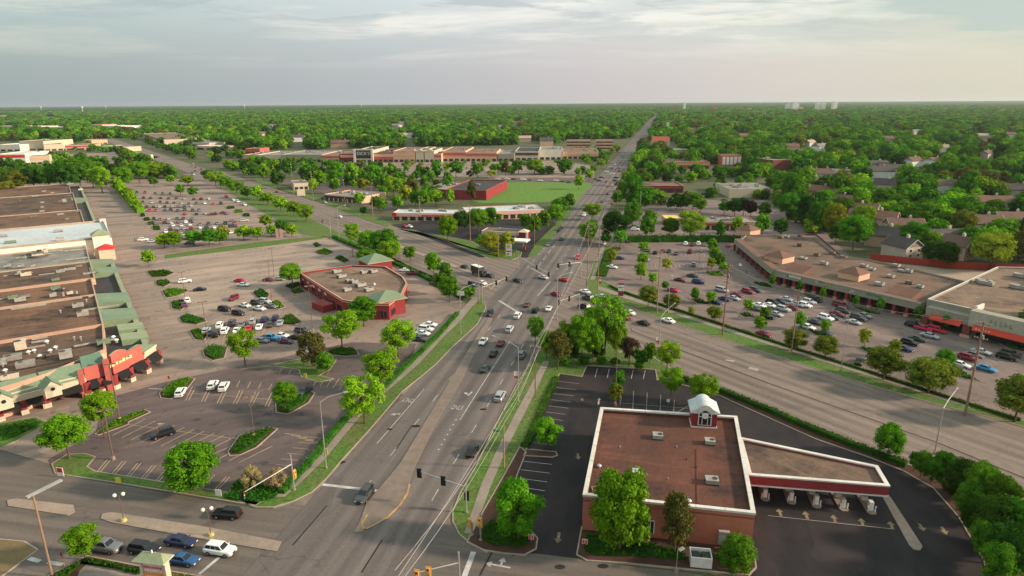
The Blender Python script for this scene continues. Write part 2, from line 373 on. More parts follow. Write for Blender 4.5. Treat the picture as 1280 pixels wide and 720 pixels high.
def inset(pts, d):
    n = len(pts); pts = [Vector((p[0], p[1], 0)) for p in pts]
    ar = sum(pts[i].x*pts[(i+1) % n].y-pts[(i+1) % n].x*pts[i].y for i in range(n))
    if ar < 0: pts = pts[::-1]
    out = []
    for i in range(n):
        a, b, c = pts[i-1], pts[i], pts[(i+1) % n]
        d1 = (b-a).normalized(); d2 = (c-b).normalized()
        n1 = Vector((-d1.y, d1.x, 0)); n2 = Vector((-d2.y, d2.x, 0)); k = 1+n1.dot(n2)
        out.append(b+(n1+n2)*(d/max(k, .35)))
    return pts, out
def ring(mb, pts, w, z0, z1, m, mtop=None):     # parapet / kerb ring just inside the outline
    o, i = inset(pts, w); n = len(o); k = mb.mi(m); kt = mb.mi(mtop or m); b = len(mb.v)
    for L, z in ((o, z0), (o, z1), (i, z1), (i, z0)): mb.v += [(p.x, p.y, z) for p in L]
    for j in range(n):
        q = (j+1) % n
        mb.f.append((b+j, b+q, b+n+q, b+n+j)); mb.m.append(k)
        mb.f.append((b+n+j, b+n+q, b+2*n+q, b+2*n+j)); mb.m.append(kt)
        mb.f.append((b+2*n+j, b+2*n+q, b+3*n+q, b+3*n+j)); mb.m.append(k)
    return i
def text_mb(txt, size, m, origin, ux, uy):      # lettering as mesh on a plane (origin, right vector, up vector)
    cu = bpy.data.curves.new('t', 'FONT'); cu.body = txt; cu.size = size; cu.align_x = 'CENTER'; cu.align_y = 'CENTER'; cu.extrude = 0.0
    o = bpy.data.objects.new('t', cu); COL.objects.link(o)
    dg = bpy.context.evaluated_depsgraph_get(); me = bpy.data.meshes.new_from_object(o.evaluated_get(dg))
    mb = MB(); ux = Vector(ux); uy = Vector(uy); og = Vector(origin)
    mb.v = [tuple(og+ux*v.co.x+uy*v.co.y) for v in me.vertices]
    mb.f = [tuple(p.vertices) for p in me.polygons]; mb.m = [mb.mi(m)]*len(mb.f)
    bpy.data.objects.remove(o); bpy.data.curves.remove(cu); bpy.data.meshes.remove(me); return mb
# ================================================================ camera, world, sun
cam = bpy.data.cameras.new('camera'); co = bpy.data.objects.new('camera', cam); COL.objects.link(co)
cam.sensor_width = 36; cam.lens = 36*F/1280; cam.clip_end = 60000; cam.clip_start = 1
co.matrix_world = Matrix.Translation((0, 0, H)) @ Matrix.Rotation(math.pi/2-PITCH, 4, 'X') @ Matrix.Rotation(-ROLL, 4, 'Z')
scene.camera = co
SUN_AZ, SUN_EL = 97.0, 22.0
w = bpy.data.worlds.new('World'); scene.world = w; w.use_nodes = True; nt = w.node_tree
bg = nt.nodes['Background']; bg.inputs[1].default_value = 0.1
sky = nt.nodes.new('ShaderNodeTexSky'); sky.sky_type = 'NISHITA'; sky.sun_disc = False
sky.sun_elevation = R(SUN_EL); sky.sun_rotation = R(SUN_AZ); sky.air_density = 1.2; sky.dust_density = 2.5
tc = nt.nodes.new('ShaderNodeTexCoord').outputs['Generated']
sx = nt.nodes.new('ShaderNodeSeparateXYZ'); nt.links.new(tc, sx.inputs[0])
def mth(op, a, b=None, c=None):
    n = nt.nodes.new('ShaderNodeMath'); n.operation = op
    for i, v in enumerate((a, b, c)):
        if v is None: continue
        if hasattr(v, 'links'): nt.links.new(v, n.inputs[i])
        else: n.inputs[i].default_value = v
    return n.outputs[0]
zz = mth('MAXIMUM', sx.outputs[2], 0.0)
den = mth('ADD', zz, 0.055)
cu = nt.nodes.new('ShaderNodeCombineXYZ'); nt.links.new(mth('DIVIDE', sx.outputs[0], den), cu.inputs[0]); nt.links.new(mth('DIVIDE', sx.outputs[1], den), cu.inputs[1])
def skynoise(scale, sc, off, detail=6, rough=.55, dist=.4):
    mp = nt.nodes.new('ShaderNodeMapping'); mp.inputs['Scale'].default_value = sc; mp.inputs['Location'].default_value = off; mp.inputs['Rotation'].default_value = (0, 0, R(-14))
    nt.links.new(cu.outputs[0], mp.inputs[0])
    n = nt.nodes.new('ShaderNodeTexNoise'); n.inputs['Scale'].default_value = scale; n.inputs['Detail'].default_value = detail; n.inputs['Roughness'].default_value = rough
    n.inputs['Distortion'].default_value = dist
    nt.links.new(mp.outputs[0], n.inputs[0]); return n.outputs[0]
az = mth('DIVIDE', sx.outputs[0], mth('MAXIMUM', mth('POWER', mth('ADD', mth('MULTIPLY', sx.outputs[0], sx.outputs[0]), mth('MULTIPLY', sx.outputs[1], sx.outputs[1])), .5), .01))
azr = ramp(nt, az, -0.62, 0.62)
K = 10.0
def cr(stops, fac):
    n = nt.nodes.new('ShaderNodeValToRGB'); nt.links.new(fac, n.inputs[0]); e = n.color_ramp.elements
    while len(e) < len(stops): e.new(0.5)
    for i, (p, c) in enumerate(stops): e[i].position = p; e[i].color = (*c, 1)
    return n.outputs[0]
low = cr([(0, (.290,.350,.355)), (.35, (.410,.430,.455)), (.6, (.530,.495,.505)), (.8, (.590,.555,.510)), (1, (.590,.575,.470))], azr)
hi = cr([(0, (.440,.540,.510)), (.35, (.560,.620,.620)), (.55, (.700,.720,.690)), (.8, (.480,.560,.530)), (1, (.430,.520,.450))], azr)
elev = nt.nodes.new('ShaderNodeMapRange'); elev.interpolation_type = 'SMOOTHSTEP'; nt.links.new(zz, elev.inputs[0]); elev.inputs[1].default_value = .03; elev.inputs[2].default_value = .17
base = mixc(nt, elev.outputs[0], low, hi)
n1 = skynoise(.42, (.55, 1.0, 1), (1.3, 4.2, 0), 9, .6, .4); n2 = skynoise(1.25, (.6, 1.0, 1), (7.3, 2.2, 0), 12, .62, .35)
warm = cr([(0, (.62,.62,.54)), (.5, (.86,.83,.77)), (1, (.72,.72,.62))], azr)
f1 = mth('MULTIPLY', ramp(nt, n1, .47, .58), ramp(nt, zz, .045, .11))
base = mixc(nt, mth('MULTIPLY', f1, .85), base, warm)
greyc = cr([(0, (.33,.40,.41)), (.5, (.44,.47,.49)), (1, (.40,.47,.43))], azr)
f2 = mth('MULTIPLY', ramp(nt, n2, .50, .57), ramp(nt, zz, .06, .13))
base = mixc(nt, mth('MULTIPLY', f2, .8), base, greyc)
lim = mth('SUBTRACT', .150, mth('MULTIPLY', mth('SUBTRACT', az, .36), .36))
lim = mth('ADD', lim, mth('MULTIPLY', mth('SUBTRACT', n2, .5), .10))
wd_ = nt.nodes.new('ShaderNodeMapRange'); wd_.interpolation_type = 'SMOOTHSTEP'; nt.links.new(mth('SUBTRACT', zz, lim), wd_.inputs[0]); wd_.inputs[1].default_value = 0.0; wd_.inputs[2].default_value = .018
base = mixc(nt, mth('MULTIPLY', wd_.outputs[0], .8), base, (.42, .50, .475))
over = nt.nodes.new('ShaderNodeMapRange'); nt.links.new(zz, over.inputs[0]); over.inputs[1].default_value = .25; over.inputs[2].default_value = .7; over.inputs[3].default_value = 1.0; over.inputs[4].default_value = 1.6
sc_ = nt.nodes.new('ShaderNodeVectorMath'); sc_.operation = 'SCALE'; nt.links.new(base, sc_.inputs[0]); nt.links.new(mth('MULTIPLY', over.outputs[0], K*.84), sc_.inputs[3])
fin = mixc(nt, 0.88, sky.outputs[0], sc_.outputs[0])
nt.links.new(fin, bg.inputs[0])
sl = bpy.data.lights.new('sun', 'SUN'); sl.energy = 4.6; sl.angle = R(4.0); sl.color = (1.0, .80, .60)
so = bpy.data.objects.new('sun', sl); COL.objects.link(so)
sd = Vector((math.sin(R(SUN_AZ))*math.cos(R(SUN_EL)), math.cos(R(SUN_AZ))*math.cos(R(SUN_EL)), math.sin(R(SUN_EL))))
so.rotation_euler = sd.to_track_quat('Z', 'Y').to_euler()
scene.view_settings.view_transform = 'Standard'; scene.view_settings.look = 'None'; scene.view_settings.gamma = 1.0
scene.view_settings.exposure = 0.6
cy = scene.cycles; cy.max_bounces = 5; cy.diffuse_bounces = 2; cy.glossy_bounces = 2; cy.transmission_bounces = 2; cy.volume_bounces = 0; cy.transparent_max_bounces = 4
cy.use_denoising = True

# ================================================================ ground, roads, lots
def sheet(name, pts, z, m, label=None, z0=None):
    mb = MB(); mb.prism(pts, z-0.01 if z0 is None else z0, z, m, bottom=False); return struct(mb.build(name), label)
mb = MB(); S = 30000; mb.face([(-S, -2000, 0), (S, -2000, 0), (S, S, 0), (-S, S, 0)], 'ground_green'); struct(mb.build('ground'))
u1, n1v = U(13), Vector((math.cos(R(13)), -math.sin(R(13)), 0))
u2, n2v = U(143.5), Vector((.804, .595, 0))
def strip(u, n, a, b, s0, s1): return [u*s0+n*a, u*s0+n*b, u*s1+n*b, u*s1+n*a]
def MR(s, a): return u1*s+n1v*a            # main road frame: s along, a across (-55.3 .. -31.5)
def CRD(s, a): return u2*s+n2v*a           # cross road frame: across 121 .. 156
# paved town: one big faded-grey sheet under lots; then roads
town = [(-90, 560), (-90, 222), (120, 224), (262, 224), (300, 240), (420, 291), (480, 320), (590, 384), (560, 430), (500, 500), (460, 540), (430, 573), (400, 601), (366, 626), (340, 635), (320, 634), (67, 592), (62, 580), (0, 562)]
sheet('parking_lot', PX(town), .04, 'lot_asphalt', 'pale worn parking lot beside the long brown-roofed mall')
sheet('parking_lot', PX([(128, 500), (205, 478), (330, 452), (440, 428), (520, 430), (500, 500), (460, 540), (430, 573), (400, 601), (366, 626), (340, 635), (320, 634), (67, 592), (60, 575), (120, 540)]), .07, 'lot_dark', 'darker parking lot with yellow stripes in front of the mall corner')
sheet('parking_lot', PX([(200, 322), (320, 309), (412, 298), (440, 312), (430, 330), (372, 340), (330, 372), (300, 380), (240, 395), (215, 360), (188, 334)]), .048, 'lot_pale', 'paler worn patch of the lot left of the red restaurant')
sheet('service_road', PX([(-300, 556), (0, 563), (62, 580), (67, 592), (320, 636), (345, 636), (366, 630), (420, 640), (600, 660), (735, 702), (860, 716), (960, 735), (1400, 735), (1400, 1500), (-400, 1500)]), .03, 'service_asphalt', 'wide side street crossing at the bottom with a raised concrete divider')
sheet('road_junction', PX([(540, 420), (596, 380), (560, 335), (640, 318), (690, 290), (772, 285), (764, 310), (752, 345), (760, 366), (880, 410), (820, 470), (760, 420), (700, 420), (672, 450), (600, 560), (560, 690), (330, 690), (345, 620), (420, 560)]), .025, 'cross_asphalt', 'worn paving of the big crossing')
sheet('main_road', strip(u1, n1v, -55.4, -31.3, -40, 9000), .06, 'main_asphalt', 'long straight main road running away to the horizon')
sheet('cross_road', strip(u2, n2v, 128, 150, -6000, -700), .05, 'cross_asphalt', 'far part of the diagonal road')
sheet('cross_road', strip(u2, n2v, 120.6, 156.2, -700, 260), .05, 'cross_asphalt', 'wide road running diagonally across the main road')
sheet('parking_lot', PX([(765, 303), (925, 303), (975, 330), (1300, 440), (1500, 500), (1500, 590), (1300, 532), (1212, 508), (1085, 464), (960, 425), (860, 391), (775, 362), (752, 350), (748, 340), (756, 318)]), .07, 'right_lot', 'grey shopping centre parking lot right of the crossing')
sheet('parking_lot', PX([(699, 468), (727, 472), (733, 458), (820, 463), (822, 474), (860, 484), (900, 496), (960, 523), (1020, 550), (1090, 574), (1130, 590), (1168, 612), (1205, 655), (1245, 730), (1300, 860), (900, 860), (942, 712), (925, 700), (735, 700), (670, 692), (640, 695), (630, 640), (645, 590), (660, 560)]), .08, 'bank_asphalt', 'black fresh asphalt lot around the bank')
sheet('parking_lot', PX([(610, 222), (745, 222), (742, 228.5), (612, 227)]), .055, 'lot_dark')
sheet('parking_lot', PX([(430, 201), (700, 201), (745, 208), (742, 222), (600, 222), (470, 226), (380, 216)]), .04, 'lot_asphalt', 'distant parking lot in front of the long far shopping strip')
sheet('parking_lot', PX([(490, 281), (560, 272), (690, 276), (705, 285), (660, 322), (600, 322), (540, 300)]), .07, 'bank_asphalt', 'dark lot around the petrol station')
sheet('parking_lot', PX([(790, 250), (960, 250), (1000, 262), (1060, 318), (1040, 322), (950, 302), (760, 302), (765, 280), (780, 262)]), .05, 'right_lot')
sheet('parking_lot', PX([(330, 224), (470, 232), (500, 262), (470, 262), (400, 240)]), .05, 'lot_dark')
sheet('parking_lot', PX([(0, 196), (150, 190), (200, 196), (170, 204), (60, 206), (0, 206)]), .05, 'lot_asphalt')
sheet('grass_field', PX([(622, 228.5), (735, 226), (741, 232), (724, 252), (600, 254), (590, 250)]), .05, 'field_grass', 'bright green open grass field beside the main road')
def lawn(name, pts, z=.14, m='grass', kerb=None, label=None):
    mb = MB(); mb.prism(pts, .0, z, m, bottom=False); o = struct(mb.build(name), label)
    if kerb:
        k = MB(); oo, ii = inset(pts, -.22); ring(k, ii, .22, .0, z+.02, kerb); struct(k.build('kerb'))
    return o
VERGE_L = [(603, 370), (607, 385), (596, 406), (565, 434), (545, 455), (527, 470), (502, 490), (475, 522), (459, 540), (430, 572), (406, 600), (390, 615), (366, 627), (342, 634), (320, 634), (300, 627), (330, 622), (352, 618), (372, 600), (404, 570), (430, 536), (452, 512), (489, 480), (520, 455), (551, 420), (572, 400), (596, 378)]
lawn('grass_verge', PX(VERGE_L), .14, 'grass', 'kerb_stone', 'grass verge left of the main road')
lawn('grass_verge', PX([(66, 580), (70, 592), (150, 604), (320, 632), (330, 624), (200, 603), (118, 590), (108, 584), (118, 572), (106, 568), (84, 569)]), .14, 'grass', 'kerb_stone')
sheet('sidewalk', PX([(591, 372), (598, 374), (575, 402), (556, 420), (524, 455), (494, 481), (455, 516), (432, 543), (406, 575), (374, 606), (356, 622), (344, 622), (366, 602), (398, 572), (424, 540), (448, 512), (488, 478), (517, 453), (550, 417)]), .18, 'walk_concrete', 'concrete sidewalk along the grass verge left of the main road')
# right verge of the main road and the corner in front of the bank
lawn('grass_verge', PX([(683, 426), (700, 414), (760, 410), (790, 432), (832, 457), (850, 470), (822, 475), (820, 462), (733, 457), (727, 471), (699, 467), (684, 500), (658, 560), (640, 605), (636, 640), (608, 690), (590, 680), (575, 668), (567, 652), (567, 640), (577, 615), (595, 585), (614, 545), (647, 480)]), .14, 'grass', 'kerb_stone', 'lawn and mulch corner between the main road and the bank lot')
sheet('sidewalk', PX([(679, 452), (687, 452), (671, 487), (652, 525), (634, 560), (613, 610), (592, 668), (580, 668), (602, 605), (624, 557), (643, 520), (662, 485)]), .18, 'walk_concrete', 'concrete sidewalk between the main road and the bank lot')
def mulch_bed(pts, z=.2, label=None): lawn('planting_bed', PX(pts), z, 'mulch', 'kerb_stone', label)
mulch_bed([(585, 678), (605, 640), (628, 600), (650, 560), (657, 566), (645, 596), (642, 640), (660, 662), (671, 674), (669, 687), (655, 694), (630, 692), (605, 688)])
mulch_bed([(728, 660), (722, 694), (734, 701), (780, 704), (860, 712), (935, 719), (944, 710), (940, 684), (925, 674)])
mulch_bed([(658, 563), (694, 566), (696, 570), (690, 572), (656, 570)])
# hedge side strip NE of bank lot
lawn('grass_verge', PX([(822, 474), (850, 470), (905, 490), (960, 514), (1020, 540), (1090, 566), (1130, 580), (1180, 596), (1235, 625), (1300, 668), (1330, 800), (1262, 800), (1230, 700), (1200, 648), (1168, 611), (1130, 589), (1090, 573), (1020, 549), (960, 522), (900, 495), (860, 483)]), .14, 'mulch', 'kerb_stone', 'planted strip between the bank lot and the diagonal road')
# strip between the right lot and the diagonal road
lawn('grass_verge', PX([(735, 366), (745, 370), (870, 413), (960, 442), (1085, 481), (1180, 508), (1242, 523), (1300, 540), (1300, 532), (1212, 508), (1085, 463), (960, 424), (860, 391), (775, 362), (752, 350), (746, 338), (757, 316), (768, 304), (756, 308), (742, 330), (734, 352)]), .14, 'grass', 'kerb_stone', 'grass verge between the shopping lot and the diagonal road')
sheet('sidewalk', PX([(748, 358), (860, 395.5), (960, 427.5), (1085, 467), (1212, 508), (1212, 511), (1085, 470.5), (960, 431), (860, 399), (746, 362)]), .18, 'walk_concrete', 'sidewalk along the far side of the diagonal road')
sheet('sidewalk', PX([(738, 350), (745, 330), (752, 306), (764, 280), (768, 280), (757, 306), (750, 332), (744, 350)]), .17, 'walk_concrete')
# NW strips
lawn('grass_verge', PX([(262, 222), (310, 236), (350, 255), (420, 289), (480, 316), (570, 364), (600, 380), (596, 372), (560, 358), (470, 315), (415, 297), (380, 294), (300, 250)]), .14, 'grass', 'kerb_stone')
lawn('grass_verge', PX([(320, 222), (392, 246), (460, 268), (490, 280), (484, 284), (450, 272), (380, 246), (318, 227)]), .14, 'grass')
lawn('grass_verge', PX([(497, 286), (520, 288), (560, 302), (610, 322), (640, 325), (650, 321), (652, 316), (648, 314), (640, 318), (612, 315), (590, 302), (560, 296)]), .14, 'grass', 'kerb_stone')
lawn('grass_verge', PX([(660, 321), (668, 321), (690, 298), (710, 270), (722, 255), (715, 256), (695, 280), (670, 304)]), .14, 'grass')
lawn('grass_verge', PX([(0, 318+10), (1, 329), (2, 328)]), .02, 'grass')
lawn('grass_verge', PX([(205, 319), (320, 303), (404, 295), (416, 297), (320, 310), (206, 324)]), .14, 'grass', 'kerb_stone')
lawn('grass_verge', PX([(-60, 545), (0, 530), (45, 522), (60, 530), (20, 552), (0, 560), (-60, 580)]), .14, 'grass', 'kerb_stone')
lawn('grass_verge', PX([(262, 478), (268, 470)][:0] or [(300, 462), (338, 457), (385, 447), (420, 450), (412, 462), (398, 470), (416, 474), (400, 478), (378, 472), (374, 462), (345, 458)]), .14, 'grass', 'kerb_stone')
# raised concrete dividers
sheet('traffic_divider', [MR(*p) for p in ()] or PX([(9, 626), (20, 624), (92, 632), (94, 640), (85, 645), (10, 633)]), .16, 'concrete', 'raised concrete divider at the left end of the side street', 0)
sheet('traffic_divider', PX([(128, 643), (140, 641), (262, 660), (352, 678), (346, 690), (262, 676), (140, 654), (126, 649)]), .16, 'concrete', 'long raised concrete divider carrying the twin globe lamps', 0)
sheet('traffic_divider', PX([(449, 655), (458, 630), (500, 580), (560, 480), (610, 398), (616, 398), (580, 470), (545, 530), (516, 590), (508, 620), (480, 652), (452, 666), (442, 666)]), .16, 'median_concrete', 'raised tan median of the main road ending in a yellow-edged nose', 0)
mbk = MB(); [mbk.wall(a_, b_, .3, 0, .19, 'yellow_paint') for q_ in [PX([(458, 644), (450, 657), (456, 664), (470, 657), (486, 647), (500, 633), (510, 618), (513, 606)])] for a_, b_ in zip(q_, q_[1:])]; struct(mbk.build('kerb'), 'yellow painted kerb of the median nose')
sheet('traffic_divider', [CRD(s, a) for s, a in ((20-30, 134.2), (-8, 136.6), (260, 136.6), (260, 134.2))] and PX([(789, 410), (800, 414), (960, 473), (1100, 521), (1220, 562), (1300, 592), (1300, 606), (1170, 553), (960, 479), (830, 430), (790, 414)]), .16, 'median_concrete', 'raised tan median of the diagonal road right of the crossing', 0)
sheet('traffic_divider', PX([(440, 285), (560, 328), (592, 340), (590, 343), (550, 328), (440, 289)]), .16, 'concrete', None, 0)
sheet('sidewalk', PX([(1100, 616+3), (1110, 619), (1114, 624), (1153, 684), (1150, 689), (1142, 688), (1136, 682), (1104, 624)]), .2, 'concrete', 'raised concrete island right of the drive-through lanes', 0)
sheet('concrete_pad', PX([(100, 714), (110, 705), (186, 716), (192, 745), (88, 745)]), .15, 'walk_concrete')
lawn('dirt_verge', PX([(-60, 672), (0, 675), (30, 678), (46, 688), (30, 700), (0, 722), (-60, 760)]), .12, 'dry_grass', 'kerb_stone')
lawn('grass_verge', PX([(62, 720), (98, 702), (108, 696), (180, 710), (290, 728), (420, 760), (400, 800), (60, 800)]), .12, 'mulch', 'kerb_stone')
lawn('dirt_verge', PX([(1085, 326), (1197, 337), (1300, 341), (1300, 372), (1160, 352)]), .06, 'bare_dirt')
# ---- islands in the lots
def island(pts, label=None): lawn('planting_island', PX(pts), .17, 'mulch', 'kerb_stone', label)
ISL = [[(200, 492), (212, 480), (232, 473), (243, 474), (232, 488), (214, 499), (202, 498)],
       [(345, 500), (346, 516), (360, 518), (385, 504), (393, 492), (385, 489), (352, 492)],
       [(286, 565), (300, 545), (336, 535), (346, 537), (320, 560), (300, 569), (288, 570)],
       [(120, 543), (140, 527), (180, 513), (187, 516), (160, 528), (160, 531), (124, 544)],
       [(184, 340), (205, 338), (218, 341), (208, 346), (190, 347)], [(195, 351), (210, 350), (214, 354), (205, 359), (196, 357)],
       [(203, 364), (215, 361), (230, 362), (236, 364), (222, 370), (208, 373)], [(214, 378), (230, 375), (233, 382), (226, 388), (215, 386)],
       [(224, 397), (234, 393), (256, 399), (258, 402), (246, 406), (228, 404)], [(237, 414), (250, 411), (260, 418), (255, 426), (244, 425)],
       [(254, 438), (266, 432), (284, 434), (280, 448), (266, 451), (256, 446)],
       [(300, 398), (350, 400)][:0] or [(316, 366), (326, 361), (337, 368), (334, 373), (322, 373)], [(340, 377), (350, 377), (356, 384), (348, 387), (340, 382)],
       [(352, 398), (365, 393), (377, 402), (370, 407), (354, 406)],
       [(391, 305), (396, 303), (402, 307), (395, 310)], [(394, 315), (406, 311), (417, 315), (410, 319), (398, 318)], [(418, 323), (427, 320), (437, 326), (430, 329)],
       [(355, 358), (372, 353), (378, 356), (364, 362)], [(362, 364), (376, 361), (382, 365), (368, 368)],
       [(407, 440), (425, 434), (445, 437), (448, 444), (432, 446), (415, 444)],
       [(938, 353), (960, 355), (968, 361), (950, 358)], [(1003, 367), (1020, 371), (1032, 378), (1015, 376)], [(1064, 384), (1085, 388), (1104, 395), (1085, 392)],
       [(1150, 404), (1170, 409), (1188, 416), (1168, 412)], [(1250, 430), (1270, 434), (1284, 441), (1264, 437)],
       [(922, 391), (935, 392), (945, 397), (930, 397)], [(1008, 412), (1030, 416), (1042, 423), (1020, 420)], [(1070, 433), (1090, 437), (1104, 444), (1084, 441)],
       [(1185, 463), (1208, 468), (1228, 478), (1205, 474)], [(862, 373), (880, 376), (890, 382), (872, 380)], [(880, 340), (900, 341), (908, 346), (890, 345)],
       [(175, 268), (181, 267), (182, 271), (176, 272)], [(179, 273), (187, 272), (188, 276), (180, 277)], [(184, 278), (193, 277), (194, 281), (186, 282)], [(190, 283), (200, 283), (201, 288), (192, 288)],
       [(283, 259), (293, 258), (294, 261), (284, 262)], [(293, 263), (303, 262), (304, 266), (294, 267)], [(303, 268), (312, 267), (313, 271), (304, 271)]]
for i in ISL: island(i)
# ---- markings
mk = MB(); mf = MB(); my = MB(); mcut = MB()
def line(mb, a, b, wdt, z, m):
    a = Vector((a[0], a[1], 0)); b = Vector((b[0], b[1], 0)); d = (b-a).normalized(); n = Vector((-d.y, d.x, 0))*wdt/2
    mb.face([tuple(p+Vector((0, 0, z))) for p in (a+n, a-n, b-n, b+n)][::-1], m)
def pl(mb, p, q, wdt, z, m): line(mb, P(*p), P(*q), wdt, z, m)
ZM = .078
A0 = P(471, 555); A1 = P(530, 487)
pl(mk, (471, 555), (530, 487), .18, ZM, 'road_paint'); pl(mk, (575, 525), (637, 427), .18, ZM, 'road_paint')
for s in range(90, 200, 12): line(mk, MR(s, -47.7), MR(s+3.5, -47.7), .16, ZM, 'road_paint'); line(mk, MR(s, -35.0), MR(s+3.5, -35.0), .16, ZM, 'road_paint')
for s in range(250, 900, 12):
    for a in (-51.4, -47.6, -39.2, -35.3): line(mf, MR(s, a), MR(s+3.5, a), .18, ZM, 'road_paint')
for a in (-43.9, -43.1): line(mf, MR(262, a), MR(1500, a), .13, ZM, 'stripe_yellow')
line(mk, MR(250, -47.6), MR(300, -47.6), .18, ZM, 'road_paint')
for i in range(7): pl(mk, (548+i*3.6, 563-i*6.2), (549+i*3.6, 561.6-i*6.2), .3, ZM, 'road_paint')
pl(mk, (403, 606), (480, 615), .7, ZM, 'road_paint')                 # stop line
pl(mk, (592, 690), (580, 722), .8, .045, 'road_paint')
# crossing markings
for i in range(9): pl(mk, (624+i*2.6, 377+i*1.6), (626+i*2.6, 376.4+i*1.6), 1.6, ZM, 'road_paint')
for i in range(9): pl(mf, (664+i*2, 336+i*1.1), (665.6+i*2, 335.6+i*1.1), 1.6, ZM, 'faded_paint')
pl(mk, (613, 362), (626, 350), .5, ZM, 'faded_paint'); pl(mk, (672, 370), (688, 352), .5, ZM, 'faded_paint')
pl(mk, (652, 323), (688, 343), .5, ZM, 'faded_paint')
# diagonal road lanes
for s in range(-148, 60, 11):
    for a in (149.0, 152.6, 144.9, 128.5, 124.6):
        line(mf, CRD(s, a), CRD(s+3, a), .14, .068, 'faded_paint')
for s in range(-620, -290, 12):
    for a in (124.6, 128.5, 144.8, 149.0): line(mf, CRD(s, a), CRD(s+3.5, a), .16, .068, 'faded_paint')
pl(mk, (800, 396), (965, 455), .16, .068, 'faded_paint'); pl(mk, (905, 446), (950, 462), .18, .068, 'faded_paint')
pl(mk, (907, 450), (918, 452), 1.0, .068, 'faded_paint'); pl(mk, (936, 460), (948, 463), 1.6, .068, 'faded_paint')
for s in range(330, 720, 1): pass
# bank lot stripes (white), lot stripes (yellow)
for i in range(13):
    t = i/12; a = (699-2-t*37, 477+t*92); wd = 27-4*t
    pl(mk, (a[0]+1, a[1]), (a[0]+wd, a[1]+3), .12, .092, 'faded_paint')
for i, x in enumerate((744, 759, 774, 789, 804)): pl(mk, (x, 472+i*.6), (x+2.5, 461+i*.6), .12, .092, 'road_paint')
for x, y0, y1 in ((775, 491, 507), (791, 489, 512), (808, 491, 513), (825, 494, 514), (842, 500, 516)): pl(mk, (x, y1), (x+1, y0), .1, .092, 'faded_paint')
pl(mk, (775, 504), (860, 511), .1, .092, 'faded_paint')
for i in range(6): pl(mk, (846+i*3, 516-i*1.6), (856+i*2, 510-i), .1, .092, 'faded_paint')
for i in range(5): pl(mk, (654-i*3.2, 577+i*10.5), (690-i*3, 581+i*11), .12, .092, 'road_paint')
pl(mf, (960, 645), (1118, 662), .12, .092, 'faded_paint')
for i in range(8):
    for dx in (0, 4): pl(my, (232+i*19.8+dx, 501+i*1.6), (240.5+i*19.8+dx, 484+i*1.5), .19, .082, 'stripe_yellow')
pl(my, (240, 484+8), (344, 500), .12, .082, 'stripe_yellow')
for i in range(14):
    for dx in (0,):
        x, y = 160+i*12.2, 545+i*2.6
        pl(my, (x-20, y-3+3), (x+22, y-24+3), .19, .082, 'stripe_yellow')
pl(my, (160, 531), (303, 550), .12, .082, 'stripe_yellow')
for i in range(9):
    for dx in (0, 4.2):
        pl(my, (122+i*18.5+dx-2, 592+i*2.6), (141+i*18.5+dx-6, 574+i*2.8), .19, .082, 'stripe_yellow')
for i in range(6): pl(my, (380-i*7, 582+i*7-36), (403-i*7-2, 584+i*7-36), .12, .082, 'stripe_yellow')
for i in range(6): pl(my, (352+i*12, 561+i*.6-100), (349+i*12, 568-100), .12, .082, 'stripe_yellow')
for x0, y0, n, dx, dy, lx, ly in ((262, 420, 9, 11.6, -1.3, -5, 9), (240, 430, 0, 0, 0, 0, 0), (300, 376, 6, 10, 2, 12, 5), (470, 425, 7, 6, -6, 17, 5)):
    for i in range(n): pl(my, (x0+i*dx, y0+i*dy), (x0+i*dx+lx, y0+i*dy+ly), .12, .075, 'stripe_yellow')
def stalls(p, q, n, vx, vy, m='stripe_yellow', mbx=my, z=.082, wd=.17):
    for i in range(n+1):
        x = p[0]+(q[0]-p[0])*i/n; y = p[1]+(q[1]-p[1])*i/n; pl(mbx, (x, y), (x+vx, y+vy), wd, z, m)
stalls((246, 366), (340, 357), 14, -3, 5, z=.05); stalls((270, 398), (372, 388), 14, -5, 9, z=.05); stalls((262, 421), (352, 409), 13, -5, 9, z=.05); stalls((320, 432), (400, 424), 10, 18, 3, z=.05)
stalls((186, 326), (330, 312), 24, -2, 3.5, 'faded_paint', z=.05); stalls((230, 342), (330, 333), 18, -3, 4, 'faded_paint', z=.05); stalls((384, 322), (432, 345), 8, 8, -3, 'faded_paint', z=.05)
stalls((505, 385), (476, 425), 9, 18, 4, 'faded_paint', z=.05); stalls((545, 395), (520, 430), 8, -16, -3, 'faded_paint', z=.082)
stalls((356, 542), (398, 556), 5, 20, 3); stalls((340, 480), (300, 476), 3, -4, 8); stalls((400, 470), (440, 476), 5, -8, 12)
for ya, xa, xb in ((252, 178, 290), (262, 180, 290), (271, 190, 290), (281, 205, 285)): stalls((xa, ya), (xb, ya), 30, -1.5, 2.6, 'faded_paint', z=.05)
for a_, b_, n_ in (((800, 320), (905, 322), 22), ((800, 334), (880, 336), 16)): stalls(a_, b_, n_, -1.5, -5, 'faded_paint', mf, .082)
for a_, b_, n_ in (((885, 380), (940, 360), 10), ((950, 400), (1025, 372), 16), ((1010, 412), (1085, 390), 14), ((1125, 438), (1180, 408), 12), ((1190, 462), (1275, 440), 13), ((1060, 456), (1100, 430), 8), ((840, 372), (880, 350), 7)): stalls(a_, b_, n_, 12, 4.2, 'faded_paint', mf, .082)
